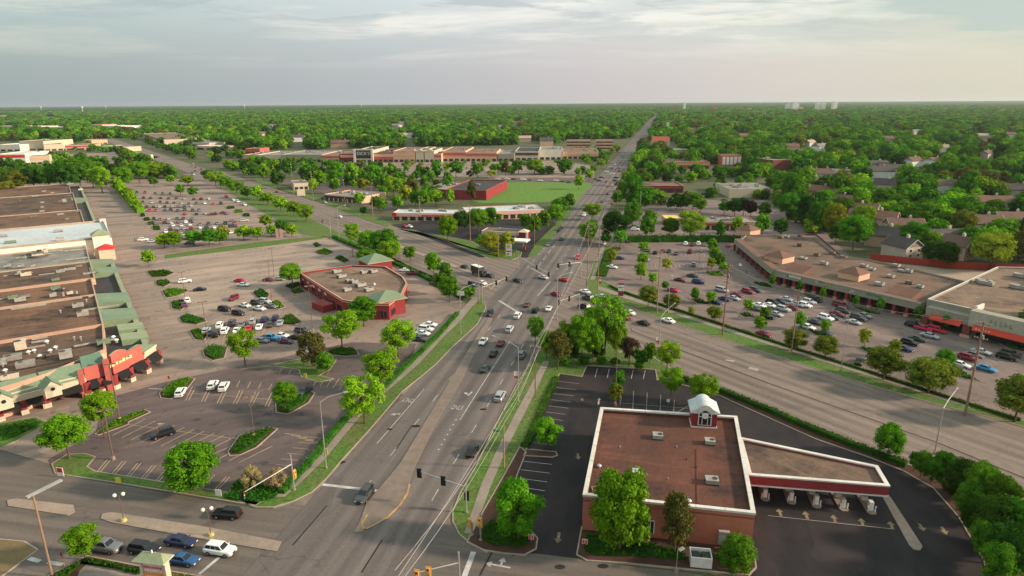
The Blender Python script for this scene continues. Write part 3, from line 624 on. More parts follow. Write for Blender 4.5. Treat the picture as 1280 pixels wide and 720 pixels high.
# right lot stripes
for r0, r1, n in (((800, 316), (900, 318), 12), ((1025, 392), (1090, 402), 8), ((945, 384), (1030, 402), 0), ((1130, 418), (1270, 446), 12), ((1120, 436), (1260, 470), 12), ((850, 372), (1000, 408), 14)):
    for i in range(n):
        x = r0[0]+(r1[0]-r0[0])*i/n; y = r0[1]+(r1[1]-r0[1])*i/n
        pl(mf, (x, y), (x+9, y+3.2), .12, .082, 'faded_paint')
def arrow(mb, p, q, m, z, wd=.35, head=1.0):
    a, b = P(*p), P(*q); d = (b-a).normalized(); n = Vector((-d.y, d.x, 0))
    line(mb, a, b-d*head, wd, z, m)
    mb.face([tuple(v+Vector((0, 0, z))) for v in (b, b-d*head+n*head*.6, b-d*head-n*head*.6)], m)
for x, y in ((975, 641), (1008, 644.5), (1043, 649), (1077.5, 653), (1114, 657)): arrow(mk, (x+1.5, y+5), (x-2, y-5), 'arrow_yellow', .094, .45, 1.0)
for x, y in ((1152, 660), (1180, 664)): arrow(mk, (x-3, y-5), (x+3, y+5), 'arrow_yellow', .094, .45, 1.0)
arrow(mk, (722, 567), (723, 575), 'arrow_yellow', .094, .45, 1.0); arrow(mk, (699, 666), (697, 680), 'arrow_yellow', .094, .45, 1.1)
arrow(mk, (748, 506), (749, 498), 'road_paint', .094, .35, .8)
pl(mk, (726.5, 500), (729, 500), 1.0, .094, 'arrow_yellow')
arrow(mk, (638, 710), (606, 704), 'road_paint', .045, .3, 1.0); arrow(mk, (626, 707), (630, 697), 'road_paint', .045, .3, 1.0)
# turn arrows in the main road lanes
arrow(mk, (586, 495), (581, 490.5), 'road_paint', ZM, .35, 1.0); pl(mk, (586, 494), (590, 490), .35, ZM, 'road_paint')
arrow(mk, (501, 517), (488, 519), 'road_paint', ZM, .35, 1.0); pl(mk, (500, 517), (498.5, 519), .3, ZM, 'road_paint')
arrow(mf, (205, 590-60), (196, 530), 'stripe_yellow', .082, .3, .8)
pl(mk, (205, 455), (232, 452), .25, .084, 'faded_paint'); pl(mk, (186, 486), (206, 487), .4, .084, 'faded_paint')
pl(mk, (36, 698), (50, 702), .7, .05, 'road_paint'); pl(mk, (60, 703), (78, 706), .7, .05, 'road_paint'); pl(mk, (249, 718), (274, 697), .5, .05, 'road_paint')
for mbx, nm in ((mk, 'road_markings'), (mf, 'faded_markings'), (my, 'parking_stripes')): struct(mbx.build(nm))
for px, py in ((510.5, 500.5), (571.5, 510)):
    sgn = -1 if px < 540 else 1
    t = text_mb('ONLY', 3.0, 'road_paint', P(px, py)+Vector((0, 0, ZM)), n1v*sgn*.34, u1*sgn); struct(t.build('lane_lettering'))
# drainage grates, manholes, tar patches
md = MB()
for px, py, rr in ((427, 578, .5), (520, 533, .6), (487, 537, .4), (700, 709, .5), (604, 512, .5), (1020, 560-63, .8), (1035, 501, .8), (754, 675+33, .5)):
    c = P(px, py); md.prism([(c.x+rr*math.cos(k*.8)*1.6, c.y+rr*math.sin(k*.8)) for k in range(8)], .05, ZM+.004, 'bank_asphalt', bottom=False)
for a, b in (((366, 682), (409, 632)), ((452, 716), (478, 675)), ((495, 562), (515, 532)), ((600, 720), (620, 680))): line(md, P(*a), P(*b), .22, ZM+.002, 'bank_asphalt')
struct(md.build('road_patches'))
mj = MB()
for s in range(-60, 262, 9): line(mj, CRD(s, 121.3), CRD(s, 134), .07, .066, 'main_asphalt'); line(mj, CRD(s, 137), CRD(s, 155.6), .07, .066, 'main_asphalt')
struct(mj.build('road_joints'))
# ================================================================ buildings
def hvac(root, c, ax, sx=1.2, sy=.9, h=1.1, z=5, m='hvac'):
    mb = MB(); mb.obox(c, ax, sx, sy, z, z+.25, 'hvac_dark'); mb.obox(c, ax, sx*.97, sy*.97, z+.25, z+h, m)
    axv = Vector((ax[0], ax[1], 0)).normalized(); c = Vector((c[0], c[1], 0))
    f = c+axv*sx*.45; mb.tube((f.x, f.y, z+h), (f.x, f.y, z+h+.08), sy*.5, sy*.5, 'hvac_dark', 10)
    g = c-axv*sx*.99; ay = Vector((-axv.y, axv.x, 0))
    mb.face([tuple(g-ay*sy*.6+Vector((0, 0, z+.4))), tuple(g+ay*sy*.6+Vector((0, 0, z+.4))), tuple(g+ay*sy*.6+Vector((0, 0, z+h-.2))), tuple(g-ay*sy*.6+Vector((0, 0, z+h-.2)))], 'hvac_dark')
    return part(mb, 'rooftop_unit', root)
def flat_roof(root, pts, h, ph, mwall, mroof, mcop, cw=.35, z0=0.0):
    mb = MB(); mb.prism(pts, z0, h, mwall); part(mb, 'wall', root)
    i = inset(pts, cw)[1]
    mb = MB(); mb.prism(i, h+.0, h+.03, mroof, bottom=False); part(mb, 'roof', root)
    mb = MB(); ring(mb, pts, cw, h-.02, h+ph, mwall, mcop); part(mb, 'parapet', root)
def openings(root, a, b, z0, z1, n, frac, m, name='window', off=.06, start=.0, end=1.0, frame=None):
    """n openings along the wall a->b; a->b runs with the outside on its right"""
    a = Vector((a[0], a[1], 0)); b = Vector((b[0], b[1], 0)); d = (b-a); L = d.length; d.normalize(); o = Vector((d.y, -d.x, 0))*off
    for i in range(n):
        t = start+(end-start)*(i+.5)/n; w = (end-start)*L/n*frac/2; c = a+d*(t*L)
        mb = MB(); q = [c-d*w+o, c+d*w+o]
        mb.prism([q[0]-o*1.6, q[1]-o*1.6, q[1], q[0]], z0, z1, m)
        if frame:
            for k in (-1, 0, 1): mb.obox(c+d*w*k+o*1.2, d, .07, .06, z0, z1, frame)
            mb.obox(c+o*1.2, d, w, .07, z1-.05, z1+.1, frame)
        part(mb, name, root)

# ---------------- bank in the foreground
B6 = 5.6
bk = [P(751, 509, B6+.9), P(921, 520, B6+.9), P(944, 641, B6+.9), P(729, 618, B6+.9)]
bk = [Vector((p.x, p.y, 0)) for p in bk]; cen = sum(bk, Vector())/4
bank = empty('bank', (cen.x, cen.y, 0), 'brick bank with brown flat roof, white parapet and a clock dormer', 'bank')
mb = MB(); mb.prism(bk, 0, B6, 'brick_salmon'); part(mb, 'wall', bank)
ins = inset(bk, .5)[1]
mb = MB(); mb.prism(ins, B6, B6+.04, 'bank_roof', bottom=False); part(mb, 'roof', bank)
mb = MB(); ring(mb, bk, .50, B6-.3, B6+.56, 'brick_salmon'); o2 = inset(bk, -.1)[1]; ring(mb, o2, .66, B6+.56, B6+.9, 'coping_white'); part(mb, 'parapet', bank)
NWc, NEc, SEc, SWc = bk
mb = MB()
for a, b in ((NWc, NEc), (NEc, SEc), (SEc, SWc), (SWc, NWc)):       # membrane turned up the inside of the parapet
    pass
k = inset(bk, .58)[1]; ring(mb, k, .06, B6+.04, B6+.6, 'bank_roof'); part(mb, 'flashing', bank)
for a, b in ((NWc, NEc), (NEc, SEc), (SEc, SWc), (SWc, NWc)):
    for i in range(1, 6):
        c = a.lerp(b, i/6); d_ = (b-a).normalized(); q = c+Vector((-d_.y, d_.x, 0))*-.25; mb = MB(); mb.obox(q, d_, .03, .34, B6+.55, B6+.905, 'steel_brown'); part(mb, 'coping_joint', bank)
openings(bank, SWc, SEc, 1.0, 3.2, 1, .45, 'glass_store', frame='trim_white', off=.07, start=.36, end=.46)
openings(bank, NWc, SWc, 1.0, 3.2, 6, .45, 'glass_store', frame='trim_white', off=.07)
openings(bank, NEc, NWc, 1.0, 3.2, 5, .45, 'glass_store', frame='trim_white', off=.07)
ax = (NEc-NWc).normalized(); ay = Vector((-ax.y, ax.x, 0))
# clock dormer over the north parapet
dc = (P(878, 541, B6)+P(880, 524, B6))/2; dc = Vector((dc.x, dc.y, 0)) + ay*1.3
fr = dc-ay*2.2
mb = MB(); mb.obox(dc, ax, 2.25, 2.2, B6, B6+3.1, 'brick_red'); mb.obox(dc, ax, 2.4, 2.33, B6+.02, B6+.3, 'coping_white'); part(mb, 'dormer_wall', bank)
mb = MB()       # curved metal roof: side eaves plus barrel along ay
zc = B6+3.1
mb.obox(dc, ax, 2.7, 2.6, zc, zc+.28, 'roof_white')
nseg = 14; pr = []
for i in range(nseg+1):
    t = math.pi*i/nseg; pr.append((-1.55*math.cos(t), 1.55*math.sin(t)))
for i in range(nseg):
    a, b = pr[i], pr[i+1]
    A = [dc+ax*a[0]-ay*2.55+Vector((0, 0, zc+.2+a[1])), dc+ax*b[0]-ay*2.55+Vector((0, 0, zc+.2+b[1])), dc+ax*b[0]+ay*2.55+Vector((0, 0, zc+.2+b[1])), dc+ax*a[0]+ay*2.55+Vector((0, 0, zc+.2+a[1]))]
    mb.face(A, 'roof_white')
for e in (-2.5, 2.5): mb.face([tuple(dc+ax*p[0]+ay*e+Vector((0, 0, zc+.2+p[1]))) for p in pr], 'coping_white')
# side slopes
for e in (-1, 1):
    a0, a1 = 1.3*e, 2.65*e
    q = [dc+ax*a0-ay*2.5+Vector((0, 0, zc+1.0)), dc+ax*a1-ay*2.5+Vector((0, 0, zc+.3)), dc+ax*a1+ay*2.5+Vector((0, 0, zc+.3)), dc+ax*a0+ay*2.5+Vector((0, 0, zc+1.0))]
    mb.face(q, 'roof_white')
    for s in (-2.5, 2.5): mb.face([dc+ax*a0+ay*s+Vector((0, 0, zc+1.0)), dc+ax*a1+ay*s+Vector((0, 0, zc+.3)), dc+ax*a0+ay*s+Vector((0, 0, zc+.25))], 'coping_white')
droof = part(mb, 'dormer_roof', bank)
def arch(cx, half, zb, zs, off, m, mb, n=12):
    pts = [(-half, zb), (half, zb)]+[(half*math.cos(math.pi*i/n), zs+half*math.sin(math.pi*i/n)) for i in range(n+1)]
    f = cx-ay*off
    mb.face([tuple(f+ax*p[0]+Vector((0, 0, p[1]))) for p in pts], m)
fc = dc-ay*2.2
mb = MB(); arch(fc, 1.25, B6+.75, B6+2.75, .36, 'coping_white', mb)
ar = part(mb, 'arched_window', bank)
mb = MB(); arch(fc, 1.05, B6+.9, B6+2.75, .40, 'glass_dark', mb)
for x in (-.5, .5): mb.obox(fc+ax*x-ay*.43, ax, .06, .03, B6+.9, B6+3.6, 'coping_white')
mb.obox(fc-ay*.43, ax, 1.05, .03, B6+2.5, B6+2.62, 'coping_white'); subpart(mb, 'pane', bank, ar)
mb = MB(); c3 = fc-ay*.46+Vector((0, 0, B6+2.75)); mb.tube(c3, c3-ay*.08, .55, .55, 'sign_white', 20)
c4 = c3-ay*.1
for (dx, dz) in ((.0, .4), (.25, .1)): mb.tube(c4, c4+ax*dx+Vector((0, 0, dz)), .035, .03, 'black_metal', 5)
subpart(mb, 'clock_face', bank, ar)
for px, py, sx, sy in ((822, 548, .95, .85), (887, 555, .9, .8), (889.5, 604, 1.05, .85)): hvac(bank, P(px, py, B6), ax, sx, sy, .9, B6+.04)
mb = MB(); c = P(795, 592, B6); mb.obox(c, ax, .6, .9, B6, B6+.5, 'roof_white'); part(mb, 'skylight', bank)
for px, py in ((749, 585), (861, 629)):
    mb = MB(); c = P(px, py, B6); mb.tube((c.x, c.y, B6), (c.x, c.y, B6+.5), .22, .22, 'steel', 10); mb.tube((c.x, c.y, B6+.5), (c.x, c.y, B6+.7), .4, .2, 'steel', 10); part(mb, 'roof_vent', bank)
mb = MB(); c = P(745, 613, B6); ring(mb, [(c.x+a*.7, c.y+b*.6) for a, b in ((-1, -1), (1, -1), (1, 1), (-1, 1))], .15, B6, B6+.4, 'arrow_yellow'); part(mb, 'roof_hatch', bank)
for i, (px, py) in enumerate(((800, 530), (846, 560), (858, 575), (775, 560), (764, 600), (835, 600), (870, 585))):
    mb = MB(); c = P(px, py, B6); mb.tube((c.x, c.y, B6), (c.x, c.y, B6+.45), .10, .10, 'steel' if i % 2 else 'hvac_dark', 8); part(mb, 'roof_pipe', bank)
mb = MB(); a_ = P(871, 562, B6); b_ = P(872, 630, B6); mb.tube(a_+Vector((0, 0, .15)), b_+Vector((0, 0, .15)), .05, .05, 'brick_dark', 5); part(mb, 'gas_line', bank)
mb = MB(); c = P(905, 672, 2.2); mb.obox(c+ay*.2, ax, .8, .3, 1, 3.2, 'hvac'); part(mb, 'utility_box', bank)
# drive-through canopy (part of the bank building)
CZ = 5.0
cn = [P(924, 546, CZ+.6), P(1097, 582, CZ+.6), P(1112, 607, CZ+.6), P(936, 593, CZ+.6)]; cn = [Vector((p.x, p.y, 0)) for p in cn]
can = empty('drive_through_canopy', ((cn[0]+cn[2])/2)[:2]+(0,), 'brick and white drive-through canopy joined to the bank', 'canopy')
mb = MB(); mb.prism(cn, CZ-1.45, CZ, 'brick_red'); ii = inset(cn, .55)[1]
ring(mb, inset(cn, -.02)[1], .55, CZ-.25, CZ+.36, 'brick_red'); ring(mb, inset(cn, -.1)[1], .65, CZ+.36, CZ+.6, 'coping_white'); ring(mb, inset(cn, -.06)[1], .1, CZ-1.5, CZ-1.25, 'coping_white'); part(mb, 'fascia', can)
mb = MB(); mb.prism(ii, CZ+.02, CZ+.06, 'roof_strip', bottom=False); part(mb, 'roof', can)
lanes = [((951, 602), (957, 627)), ((982, 606), (990, 631)), ((1010, 609), (1022, 636)), ((1041, 612), (1056, 640)), ((1073, 615), (1091, 644))]
for j, (a, b) in enumerate(lanes):
    A = P(*a); B = P(*b); d = (B-A).normalized(); n = Vector((-d.y, d.x, 0)); A = A-d*5
    mb = MB(); mb.prism([A-n*.75, B-n*.75-d*.5, B-n*.4, B+n*.4, B+n*.75-d*.5, A+n*.75], 0, .24, 'concrete'); struct(mb.build('drive_island'))
    mb = MB(); cpt = B-d*4.2; mb.obox(cpt, d, .4, .4, .2, CZ-1.2, 'brick_red'); mb.obox(cpt, d, .46, .46, .2, 1.0, 'coping_white'); part(mb, 'column', can)
    mb = MB(); c = B-d*1.0
    t = empty('teller_machine', (c.x, c.y, .24), 'white drive-through teller post, %s under the bank canopy' % ordn(j, 5), 'teller machine', 'drive-through teller posts')
    mb.obox(c-d*.3, d, .45, .32, .24, 1.75, 'trim_white'); mb.obox(c-d*.3+n*.33, d, .25, .02, .9, 1.4, 'glass_dark'); part(mb, 'cabinet', t)
    for e in (-1, 1):
        mb = MB(); q = c+n*e*.55+d*.35; mb.tube((q.x, q.y, .24), (q.x, q.y, 1.25), .09, .09, 'trim_white', 8); part(mb, 'bollard', t)
# dumpster enclosure and small things behind the bank
tr = empty('dumpster_enclosure', tuple(P(875, 714)), 'white gated dumpster enclosure on the bed below the bank', 'enclosure')
c = P(875, 705); mb = MB(); ring(mb, [c+ax*a+ay*b for a, b in ((-1.5, -1.1), (1.5, -1.1), (1.5, 1.2), (-1.5, 1.2))], .12, .1, 1.9, 'trim_white'); part(mb, 'enclosure_wall', tr)
for e in (-.75, .75):
    mb = MB(); mb.obox(c+ax*e-ay*1.12, ax, .7, .03, .3, 1.8, 'coping_white'); part(mb, 'gate', tr)
    mb = MB(); mb.obox(c+ax*e+ay*.1, ax, .6, .8, .2, 1.5, 'hvac_dark'); part(mb, 'bin', tr)

# ---------------- brown-roofed mall on the left
MO = P(178, 432, 6); MO = Vector((MO.x, MO.y, 0)); fu = U(-34.6); fi = Vector((-math.cos(R(-34.6)), math.sin(R(-34.6)), 0))  # fu away, fi inward(left)
def ML(s, t): return MO+fu*s+fi*t
def mst(px, py, z=6):
    d = P(px, py, z)-MO; d.z = 0; return d.dot(fu), d.dot(fi)
mall = empty('shopping_mall', tuple(ML(60, 30)), 'long low mall with brown flat roofs and green-trimmed arcade', 'shopping mall')
cuts = [mst(155, 404)[0], mst(140, 368)[0], mst(125, 349)[0], mst(125, 327)[0], mst(125, 305)[0], mst(158, 280)[0], mst(132, 263)[0], mst(112, 241)[0], mst(109, 231)[0]+12]
s0 = -6
secs = [('roof_brown2', 6.0), ('roof_brown', 6.2), ('roof_brown', 6.0), ('roof_brown2', 6.3), ('roof_grey', 5.6), ('roof_white', 8.2), ('roof_brown', 7.2), ('roof_brown2', 6.4), ('roof_brown', 6.2)]
prev = -16
tf = [8, 7, 7, 6, 6, 6, 4, 5, 6]
for i, (m_, h_) in enumerate(secs):
    a, b = prev, cuts[i]; t0 = tf[i]
    if i == 0: pts = [ML(a, 34), ML(a+6, 20), ML(a+16, 8), ML(b, 7), ML(b, 190), ML(a-25, 190), ML(a-14, 80)]
    elif i == 5: pts = [ML(a, -4), ML(b, -4), ML(b, 190), ML(a, 190)]
    else: pts = [ML(a, t0), ML(b, t0), ML(b, 190), ML(a, 190)]
    wm = 'white_wall' if i == 5 else 'peach'
    mb = MB(); mb.prism(pts, 0, h_, wm); part(mb, 'wall', mall)
    ii = inset(pts, .4)[1]; mb = MB(); mb.prism(ii, h_, h_+.04, m_, bottom=False); part(mb, 'roof', mall)
    mb = MB(); ring(mb, pts, .4, h_-.02, h_+(.9 if i in (0, 2, 5) else .55), 'coping_pink' if i in (0, 2) else 'coping_dim', 'coping_white' if i in (5,) else None); part(mb, 'parapet', mall)
    prev = b
def mallbox(name, px, py, hs, ht, z0, z1, m, ang=0):
    c = P(px, py, z0); mb = MB(); mb.obox((c.x, c.y), fu, hs, ht, z0, z1, m); part(mb, name, mall)
random.seed(5)
for px, py, a, b, h_ in ((27, 436, 2.2, 1.6, 2.2), (17, 450, 1.6, 2.5, 1.3), (33, 459, 1.3, 2.6, 1.5), (13, 474, 1.0, 2.3, 1.0), (83, 447, 1.8, 1.8, 1.8), (130, 430, 1.2, 2.0, 1.2), (2, 456, 1.5, 1.5, 1.3), (104, 395, 1.2, 2.0, 1.3), (98, 384, 1.2, 2.0, 1.2),
      (26, 377, 1, 2, 1.4), (33, 372, .8, 1.5, 1), (17, 374, 1, 1.8, 1.2), (67, 371, 1.2, 1.3, 1.3), (70, 362, 1, 1.8, 1.2), (88, 368, .9, 1.2, 1), (80, 371, .4, .4, 1.6),
      (33, 345, 1.2, 2.2, 1.3), (25, 345, .8, .8, 2), (76, 341, 1, 1.8, 1.2), (88, 338, .9, 2.4, 1), (70, 351, .8, 1.6, .9), (99, 334, .6, 1.5, .8), (112, 343, .6, 2.6, .8), (120, 341, .7, 1, 1), (10, 334, 1, 1.6, 1), (27, 334, .8, 1.4, 1), (42, 334, .8, 1, 1),
      (58, 316, 1.8, 1.0, 1.6), (47, 320, .8, 2.5, .8), (13, 304, 1.2, 2.8, 1), (75, 301, 1.4, 2, 1.4), (73, 290, 1, 2.4, 1), (4, 296, 1, 2, 1),
      (81, 253, 1.4, 1.4, 2.2), (53, 254, .8, 1.2, 1), (53, 260, .8, 1, 1), (53, 265, .8, 1.6, 1), (76, 269, 1, 2.2, 1), (42, 272, 1, 2, 1), (98, 265, 1, 2, 1), (44, 246, 1, 2.4, 1.2), (101, 238, 1.2, 2, 1.2), (88, 231, 1.5, 3, 1.2), (55, 240, .8, 1.8, 1), (66, 242, .8, 1.4, 1), (84, 275, 1.2, 1.2, 1), (25, 252, .5, .5, 1.4)):
    z = 6.2 if py > 330 else (8.25 if 284 < py < 305 else 6.5)
    if py < 283: z = 7.2
    c = P(px, py, z); hvac(mall, c, fi, b*.75, a*.75, h_, z, random.choice(['hvac', 'hvac', 'roof_grey', 'green_roof', 'cream']))
for px, py in ((43, 441), (59, 430), (70, 437), (7, 466), (142, 424), (146, 428), (50, 448), (36, 443), (63, 441)):
    c = P(px, py, 6); mb = MB(); mb.tube((c.x, c.y, 6), (c.x, c.y, 6.7), .35, .35, 'steel', 8); mb.tube((c.x, c.y, 6.7), (c.x, c.y, 7.0), .6, .25, 'trim_white', 8); part(mb, 'roof_vent', mall)
rq = random.Random(8); cl = 0
for i in range(46):
    px, py = rq.uniform(2, 128), rq.choice([rq.uniform(233, 275), rq.uniform(308, 324), rq.uniform(330, 395), rq.uniform(420, 470)])
    if py > 425 and px > 150-(py-425)*2.2: continue
    c = P(px, py, 6.3); k_ = rq.random()
    mb = MB()
    if k_ < .45: mb.obox(c, fi, rq.uniform(1.5, 5), .14, 6.2, 6.6, 'hvac')
    elif k_ < .75: mb.tube((c.x, c.y, 6), (c.x, c.y, 7.0), .22, .22, 'steel', 8); mb.tube((c.x, c.y, 7.0), (c.x, c.y, 7.2), .4, .2, 'hvac', 8)
    else: mb.obox(c, fi, .8, .8, 6.1, 6.7, 'roof_dark')
    part(mb, 'roof_duct' if k_ < .45 else ('roof_vent' if k_ < .75 else 'roof_curb'), mall)
# arcade along the right side
s_end = cuts[-1]
def arcade(sa, sb, t=-1.5, zt=5.4, m='sage'):
    mb = MB(); mb.prism([ML(sa, t), ML(sb, t), ML(sb, t+1.2), ML(sa, t+1.2)], 3.3, zt, 'cream', m); part(mb, 'arcade_parapet', mall)
    mb = MB(); mb.prism([ML(sa, t+1.2), ML(sb, t+1.2), ML(sb, 8), ML(sa, 8)], 3.5, 4.3, 'roof_dark'); part(mb, 'arcade_roof', mall)  # lower roof; its dark colour also stands in for the canopy's shadow
    n = max(2, int((sb-sa)/6))
    for i in range(n):
        p = ML(sa+(sb-sa)*(i+.5)/n, t+.5); mb = MB(); mb.obox(p, fu, .5, .45, 0, 3.3, 'brick_dark'); mb.obox(p, fu, .62, .55, 0, .9, 'cream'); part(mb, 'pier', mall)
arcade(2, cuts[3]+6); arcade(cuts[5]+2, s_end)
def slab(s, ds, t0, t1, z0, z1, m='green_roof', m2='green_roof'):      # green sloped roof piece rising from the front edge
    mb = MB(); a, b = s-ds, s+ds
    q = [ML(a, t0), ML(b, t0), ML(b, t1), ML(a, t1)]; zq = [z0, z0, z1, z1]
    top = [tuple(p+Vector((0, 0, z))) for p, z in zip(q, zq)]
    mb.face(top, m)
    mb.face([top[0], top[3], tuple(q[3]+Vector((0, 0, 4.0))), tuple(q[0]+Vector((0, 0, 4.0)))], m2)
    mb.face([top[1], tuple(q[1]+Vector((0, 0, 4.0))), tuple(q[2]+Vector((0, 0, 4.0))), top[2]], m2)
    mb.face([top[3], top[2], tuple(q[2]+Vector((0, 0, 4.0))), tuple(q[3]+Vector((0, 0, 4.0)))], m2)
    mb.face([top[0], tuple(q[0]+Vector((0, 0, 4.0))), tuple(q[1]+Vector((0, 0, 4.0))), top[1]], m)
    part(mb, 'green_canopy', mall)
for px, py, ds in ((133, 325, 4), (134, 336, 5), (149, 370, 6), (158, 390, 6), (134, 246, 8), (121, 224, 6)):
    s, t = mst(px, py, 6.2); slab(s, ds, -1.8, 7, 5.6, 6.6)
for s, ds in ((mst(170, 405)[0], 3), (mst(178, 416)[0], 3)): slab(s, ds, -2.2, 4, 5.5, 5.9, 'sage')
# cream tower with red skirt at the white store, and the white store's front gable
sA, tA = mst(137, 300, 9); mb = MB(); mb.obox(ML(cuts[4]+1, 0), fu, 3.4, 3.2, 0, 10.2, 'white_wall'); part(mb, 'tower', mall)
mb = MB(); mb.hip(ML(cuts[4]+1, 0), fu, 3.9, 3.7, 10.2, 12.6, 'sage'); part(mb, 'tower_roof', mall)
mb = MB(); mb.obox(ML(cuts[4]-5.5, -1), fu, 3.2, 3.0, 0, 5.0, 'cream'); q = ML(cuts[4]-5.5, -1); part(mb, 'entry_porch', mall)
mb = MB(); c = ML(cuts[4]-5.5, -1.2); mb.hip(c, fu, 3.7, 3.6, 5.0, 6.6, 'sign_red', 1.5); part(mb, 'red_roof', mall)
mb = MB(); mb.obox(ML(cuts[5]-1.2, -3.6), fu, 1.4, 1.4, 0, 9.9, 'coping_white'); part(mb, 'corner_pier', mall)
a = ML(cuts[4]+5, -4.1); b = ML(cuts[5]-3, -4.1); openings(mall, b, a, .3, 3.4, 3, .6, 'glass_store', 'store_window', frame='trim_white')
mb = MB(); c = ML(cuts[4]-.12, 0)
# wall of the white store facing the camera gets a brick entrance
mb.obox(ML(cuts[4]+22, -4.2), fu, 2.2, .3, 0, 3.6, 'brick_dark'); part(mb, 'entrance', mall)
# curved corner: red facade panels, green roof, awnings, piers
base = [(-70, 545), (0, 524), (58, 507), (110, 494), (124, 490), (141, 485), (160, 476), (179, 466), (194, 455)]
eb = [P(*p) for p in base]
def fac(a, b, z0, z1, m, name='facade_panel', th=.5, mtop=None, shift=0.0):
    mb = MB(); d = (b-a).normalized(); o = Vector((d.y, -d.x, 0))*shift; mb.wall(a+o, b+o, th, z0, z1, m, mtop); return part(mb, name, mall)
# a->b runs left to right, outside (camera) on the right => wall thickness goes inward (left of a->b)
fac(eb[3], eb[5], 3.4, 7.0, 'salmon', shift=.8); fac(eb[5], eb[6], 3.6, 8.3, 'salmon', th=.7, shift=1.2); fac(eb[6], eb[7], 3.6, 7.5, 'salmon', shift=.9)
mb = MB(); mb.obox(eb[5]+Vector((.6, -1.6, 0)), U(60), .6, .6, 0, 8.0, 'salmon'); part(mb, 'facade_pier', mall)
mb = MB(); mb.obox(eb[3]+Vector((.2, -1.2, 0)), U(60), .5, .5, 0, 6.8, 'salmon'); part(mb, 'facade_pier', mall)
# curved crown of the centre panel
mb = MB(); a, b = eb[5], eb[6]; d = (b-a).normalized(); o = Vector((d.y, -d.x, 0)); L = (b-a).length
prf = [(L*i/12, 8.3+.6*math.sin(math.pi*i/12)) for i in range(13)]
f1 = [a+o*1.2+d*x+Vector((0, 0, z)) for x, z in prf]; f2 = [p-o*.7 for p in f1]
mb.face([tuple(p) for p in f1[::-1]], 'salmon'); mb.face([tuple(p) for p in f2], 'salmon')
for i in range(12): mb.face([f1[i], f1[i+1], f2[i+1], f2[i]], 'coping_pink')
part(mb, 'facade_crown', mall)
# sign on the facade: unreadable gold script, kept as small gold strokes
sgn = MB(); c = a+o*1.26+d*L*.5
random.seed(3)
for i in range(7):
    x = -3.0+i*1.0; h_ = random.choice([.7, 1.0, .8]); q = c+d*x
    sgn.obox(q, d, .36, .05, 5.6+.05*i, 5.6+h_, 'sign_gold')
    if i % 2: sgn.obox(q+d*.4, d, .25, .05, 5.9, 6.15, 'sign_gold')
part(sgn, 'facade_sign', mall)
for i, (p, q) in enumerate(((eb[3], eb[5]), (eb[5], eb[6]), (eb[6], eb[7]), (eb[7], eb[8]), (eb[2], eb[3]), (eb[1], eb[2]))):
    d = (q-p).normalized(); o = Vector((d.y, -d.x, 0)); L = (q-p).length; sh = 1.4
    nseg = 2 if i in (0, 5) else 1
    for kx in range(nseg):
        a = p+d*(L*(kx+.12)/nseg); b = p+d*(L*(kx+.88)/nseg)
        mb = MB(); t0, t1 = 3.9, 2.3
        f = [a+o*(sh-.4)+Vector((0, 0, t0)), b+o*(sh-.4)+Vector((0, 0, t0)), b+o*(sh+1.3)+Vector((0, 0, t1)), a+o*(sh+1.3)+Vector((0, 0, t1))]
        mb.face([tuple(x) for x in f[::-1]], 'awning_black'); g = [x-Vector((0, 0, .12)) for x in f]; mb.face([tuple(x) for x in g], 'awning_black')
        for j in range(4): mb.face([f[j], f[(j+1) % 4], g[(j+1) % 4], g[j]], 'awning_black')
        part(mb, 'awning', mall)
    for kx in range(nseg+1):
        c = p+d*(L*kx/nseg)+o*1.2; mb = MB(); mb.obox(c, d, .55, .5, 0, 3.7, 'brick_red'); mb.obox(c, d, .68, .62, 0, 1.1, 'cream'); part(mb, 'pier', mall)
    if i >= 3: fac(p, q, 3.5, 5.3, 'cream', 'fascia', shift=.9)
# storefront wall behind the piers
for i in range(len(eb)-1): fac(eb[i], eb[i+1], 0, 5.0, 'brick_dark', 'storefront', th=.4, shift=-2.2)
# green roof skirt along the lower front with two dormers
skirt = [(-70, 545), (0, 524), (58, 507), (110, 494)]; es = [P(*p) for p in skirt]
for i in range(3):
    p, q = es[i], es[i+1]; d = (q-p).normalized(); o = Vector((d.y, -d.x, 0))
    mb = MB(); a = [p+o*1.3, q+o*1.3, q-o*3.4, p-o*3.4]; z = [4.9, 4.9, 7.0, 7.0]
    t = [tuple(v+Vector((0, 0, zz_))) for v, zz_ in zip(a, z)]; mb.face(t, 'green_roof' if i != 1 else 'green_roof'); mb.face([t[3], t[2], tuple(a[2]+Vector((0, 0, 4))), tuple(a[3]+Vector((0, 0, 4)))], 'roof_dark')
    mb.face([t[0], tuple(a[0]+Vector((0, 0, 4.6))), tuple(a[1]+Vector((0, 0, 4.6))), t[1]], 'sage'); part(mb, 'green_canopy', mall)
fac(es[0], es[3], 3.4, 4.7, 'cream', 'fascia', shift=1.1)
p, q = eb[7], eb[8]; mb = MB(); d = (q-p).normalized(); o = Vector((d.y, -d.x, 0)); a = [p+o*1.2, q+o*1.2, q-o*4, p-o*4]
mb.prism(a, 4.9, 5.5, 'cream', 'sage'); part(mb, 'green_canopy', mall)
mb = MB(); p, q = eb[3], eb[5]; d = (q-p).normalized(); o = Vector((d.y, -d.x, 0)); a = [p-o*.4, q-o*.4, q-o*5, p+d*1-o*5]; t = [tuple(v+Vector((0, 0, zz_))) for v, zz_ in zip(a, (5.2, 5.2, 8.0, 8.0))]; mb.face(t, 'teal_roof')
mb.face([t[3], t[2], tuple(a[2]+Vector((0, 0, 5))), tuple(a[3]+Vector((0, 0, 5)))], 'teal_roof'); part(mb, 'green_canopy', mall)
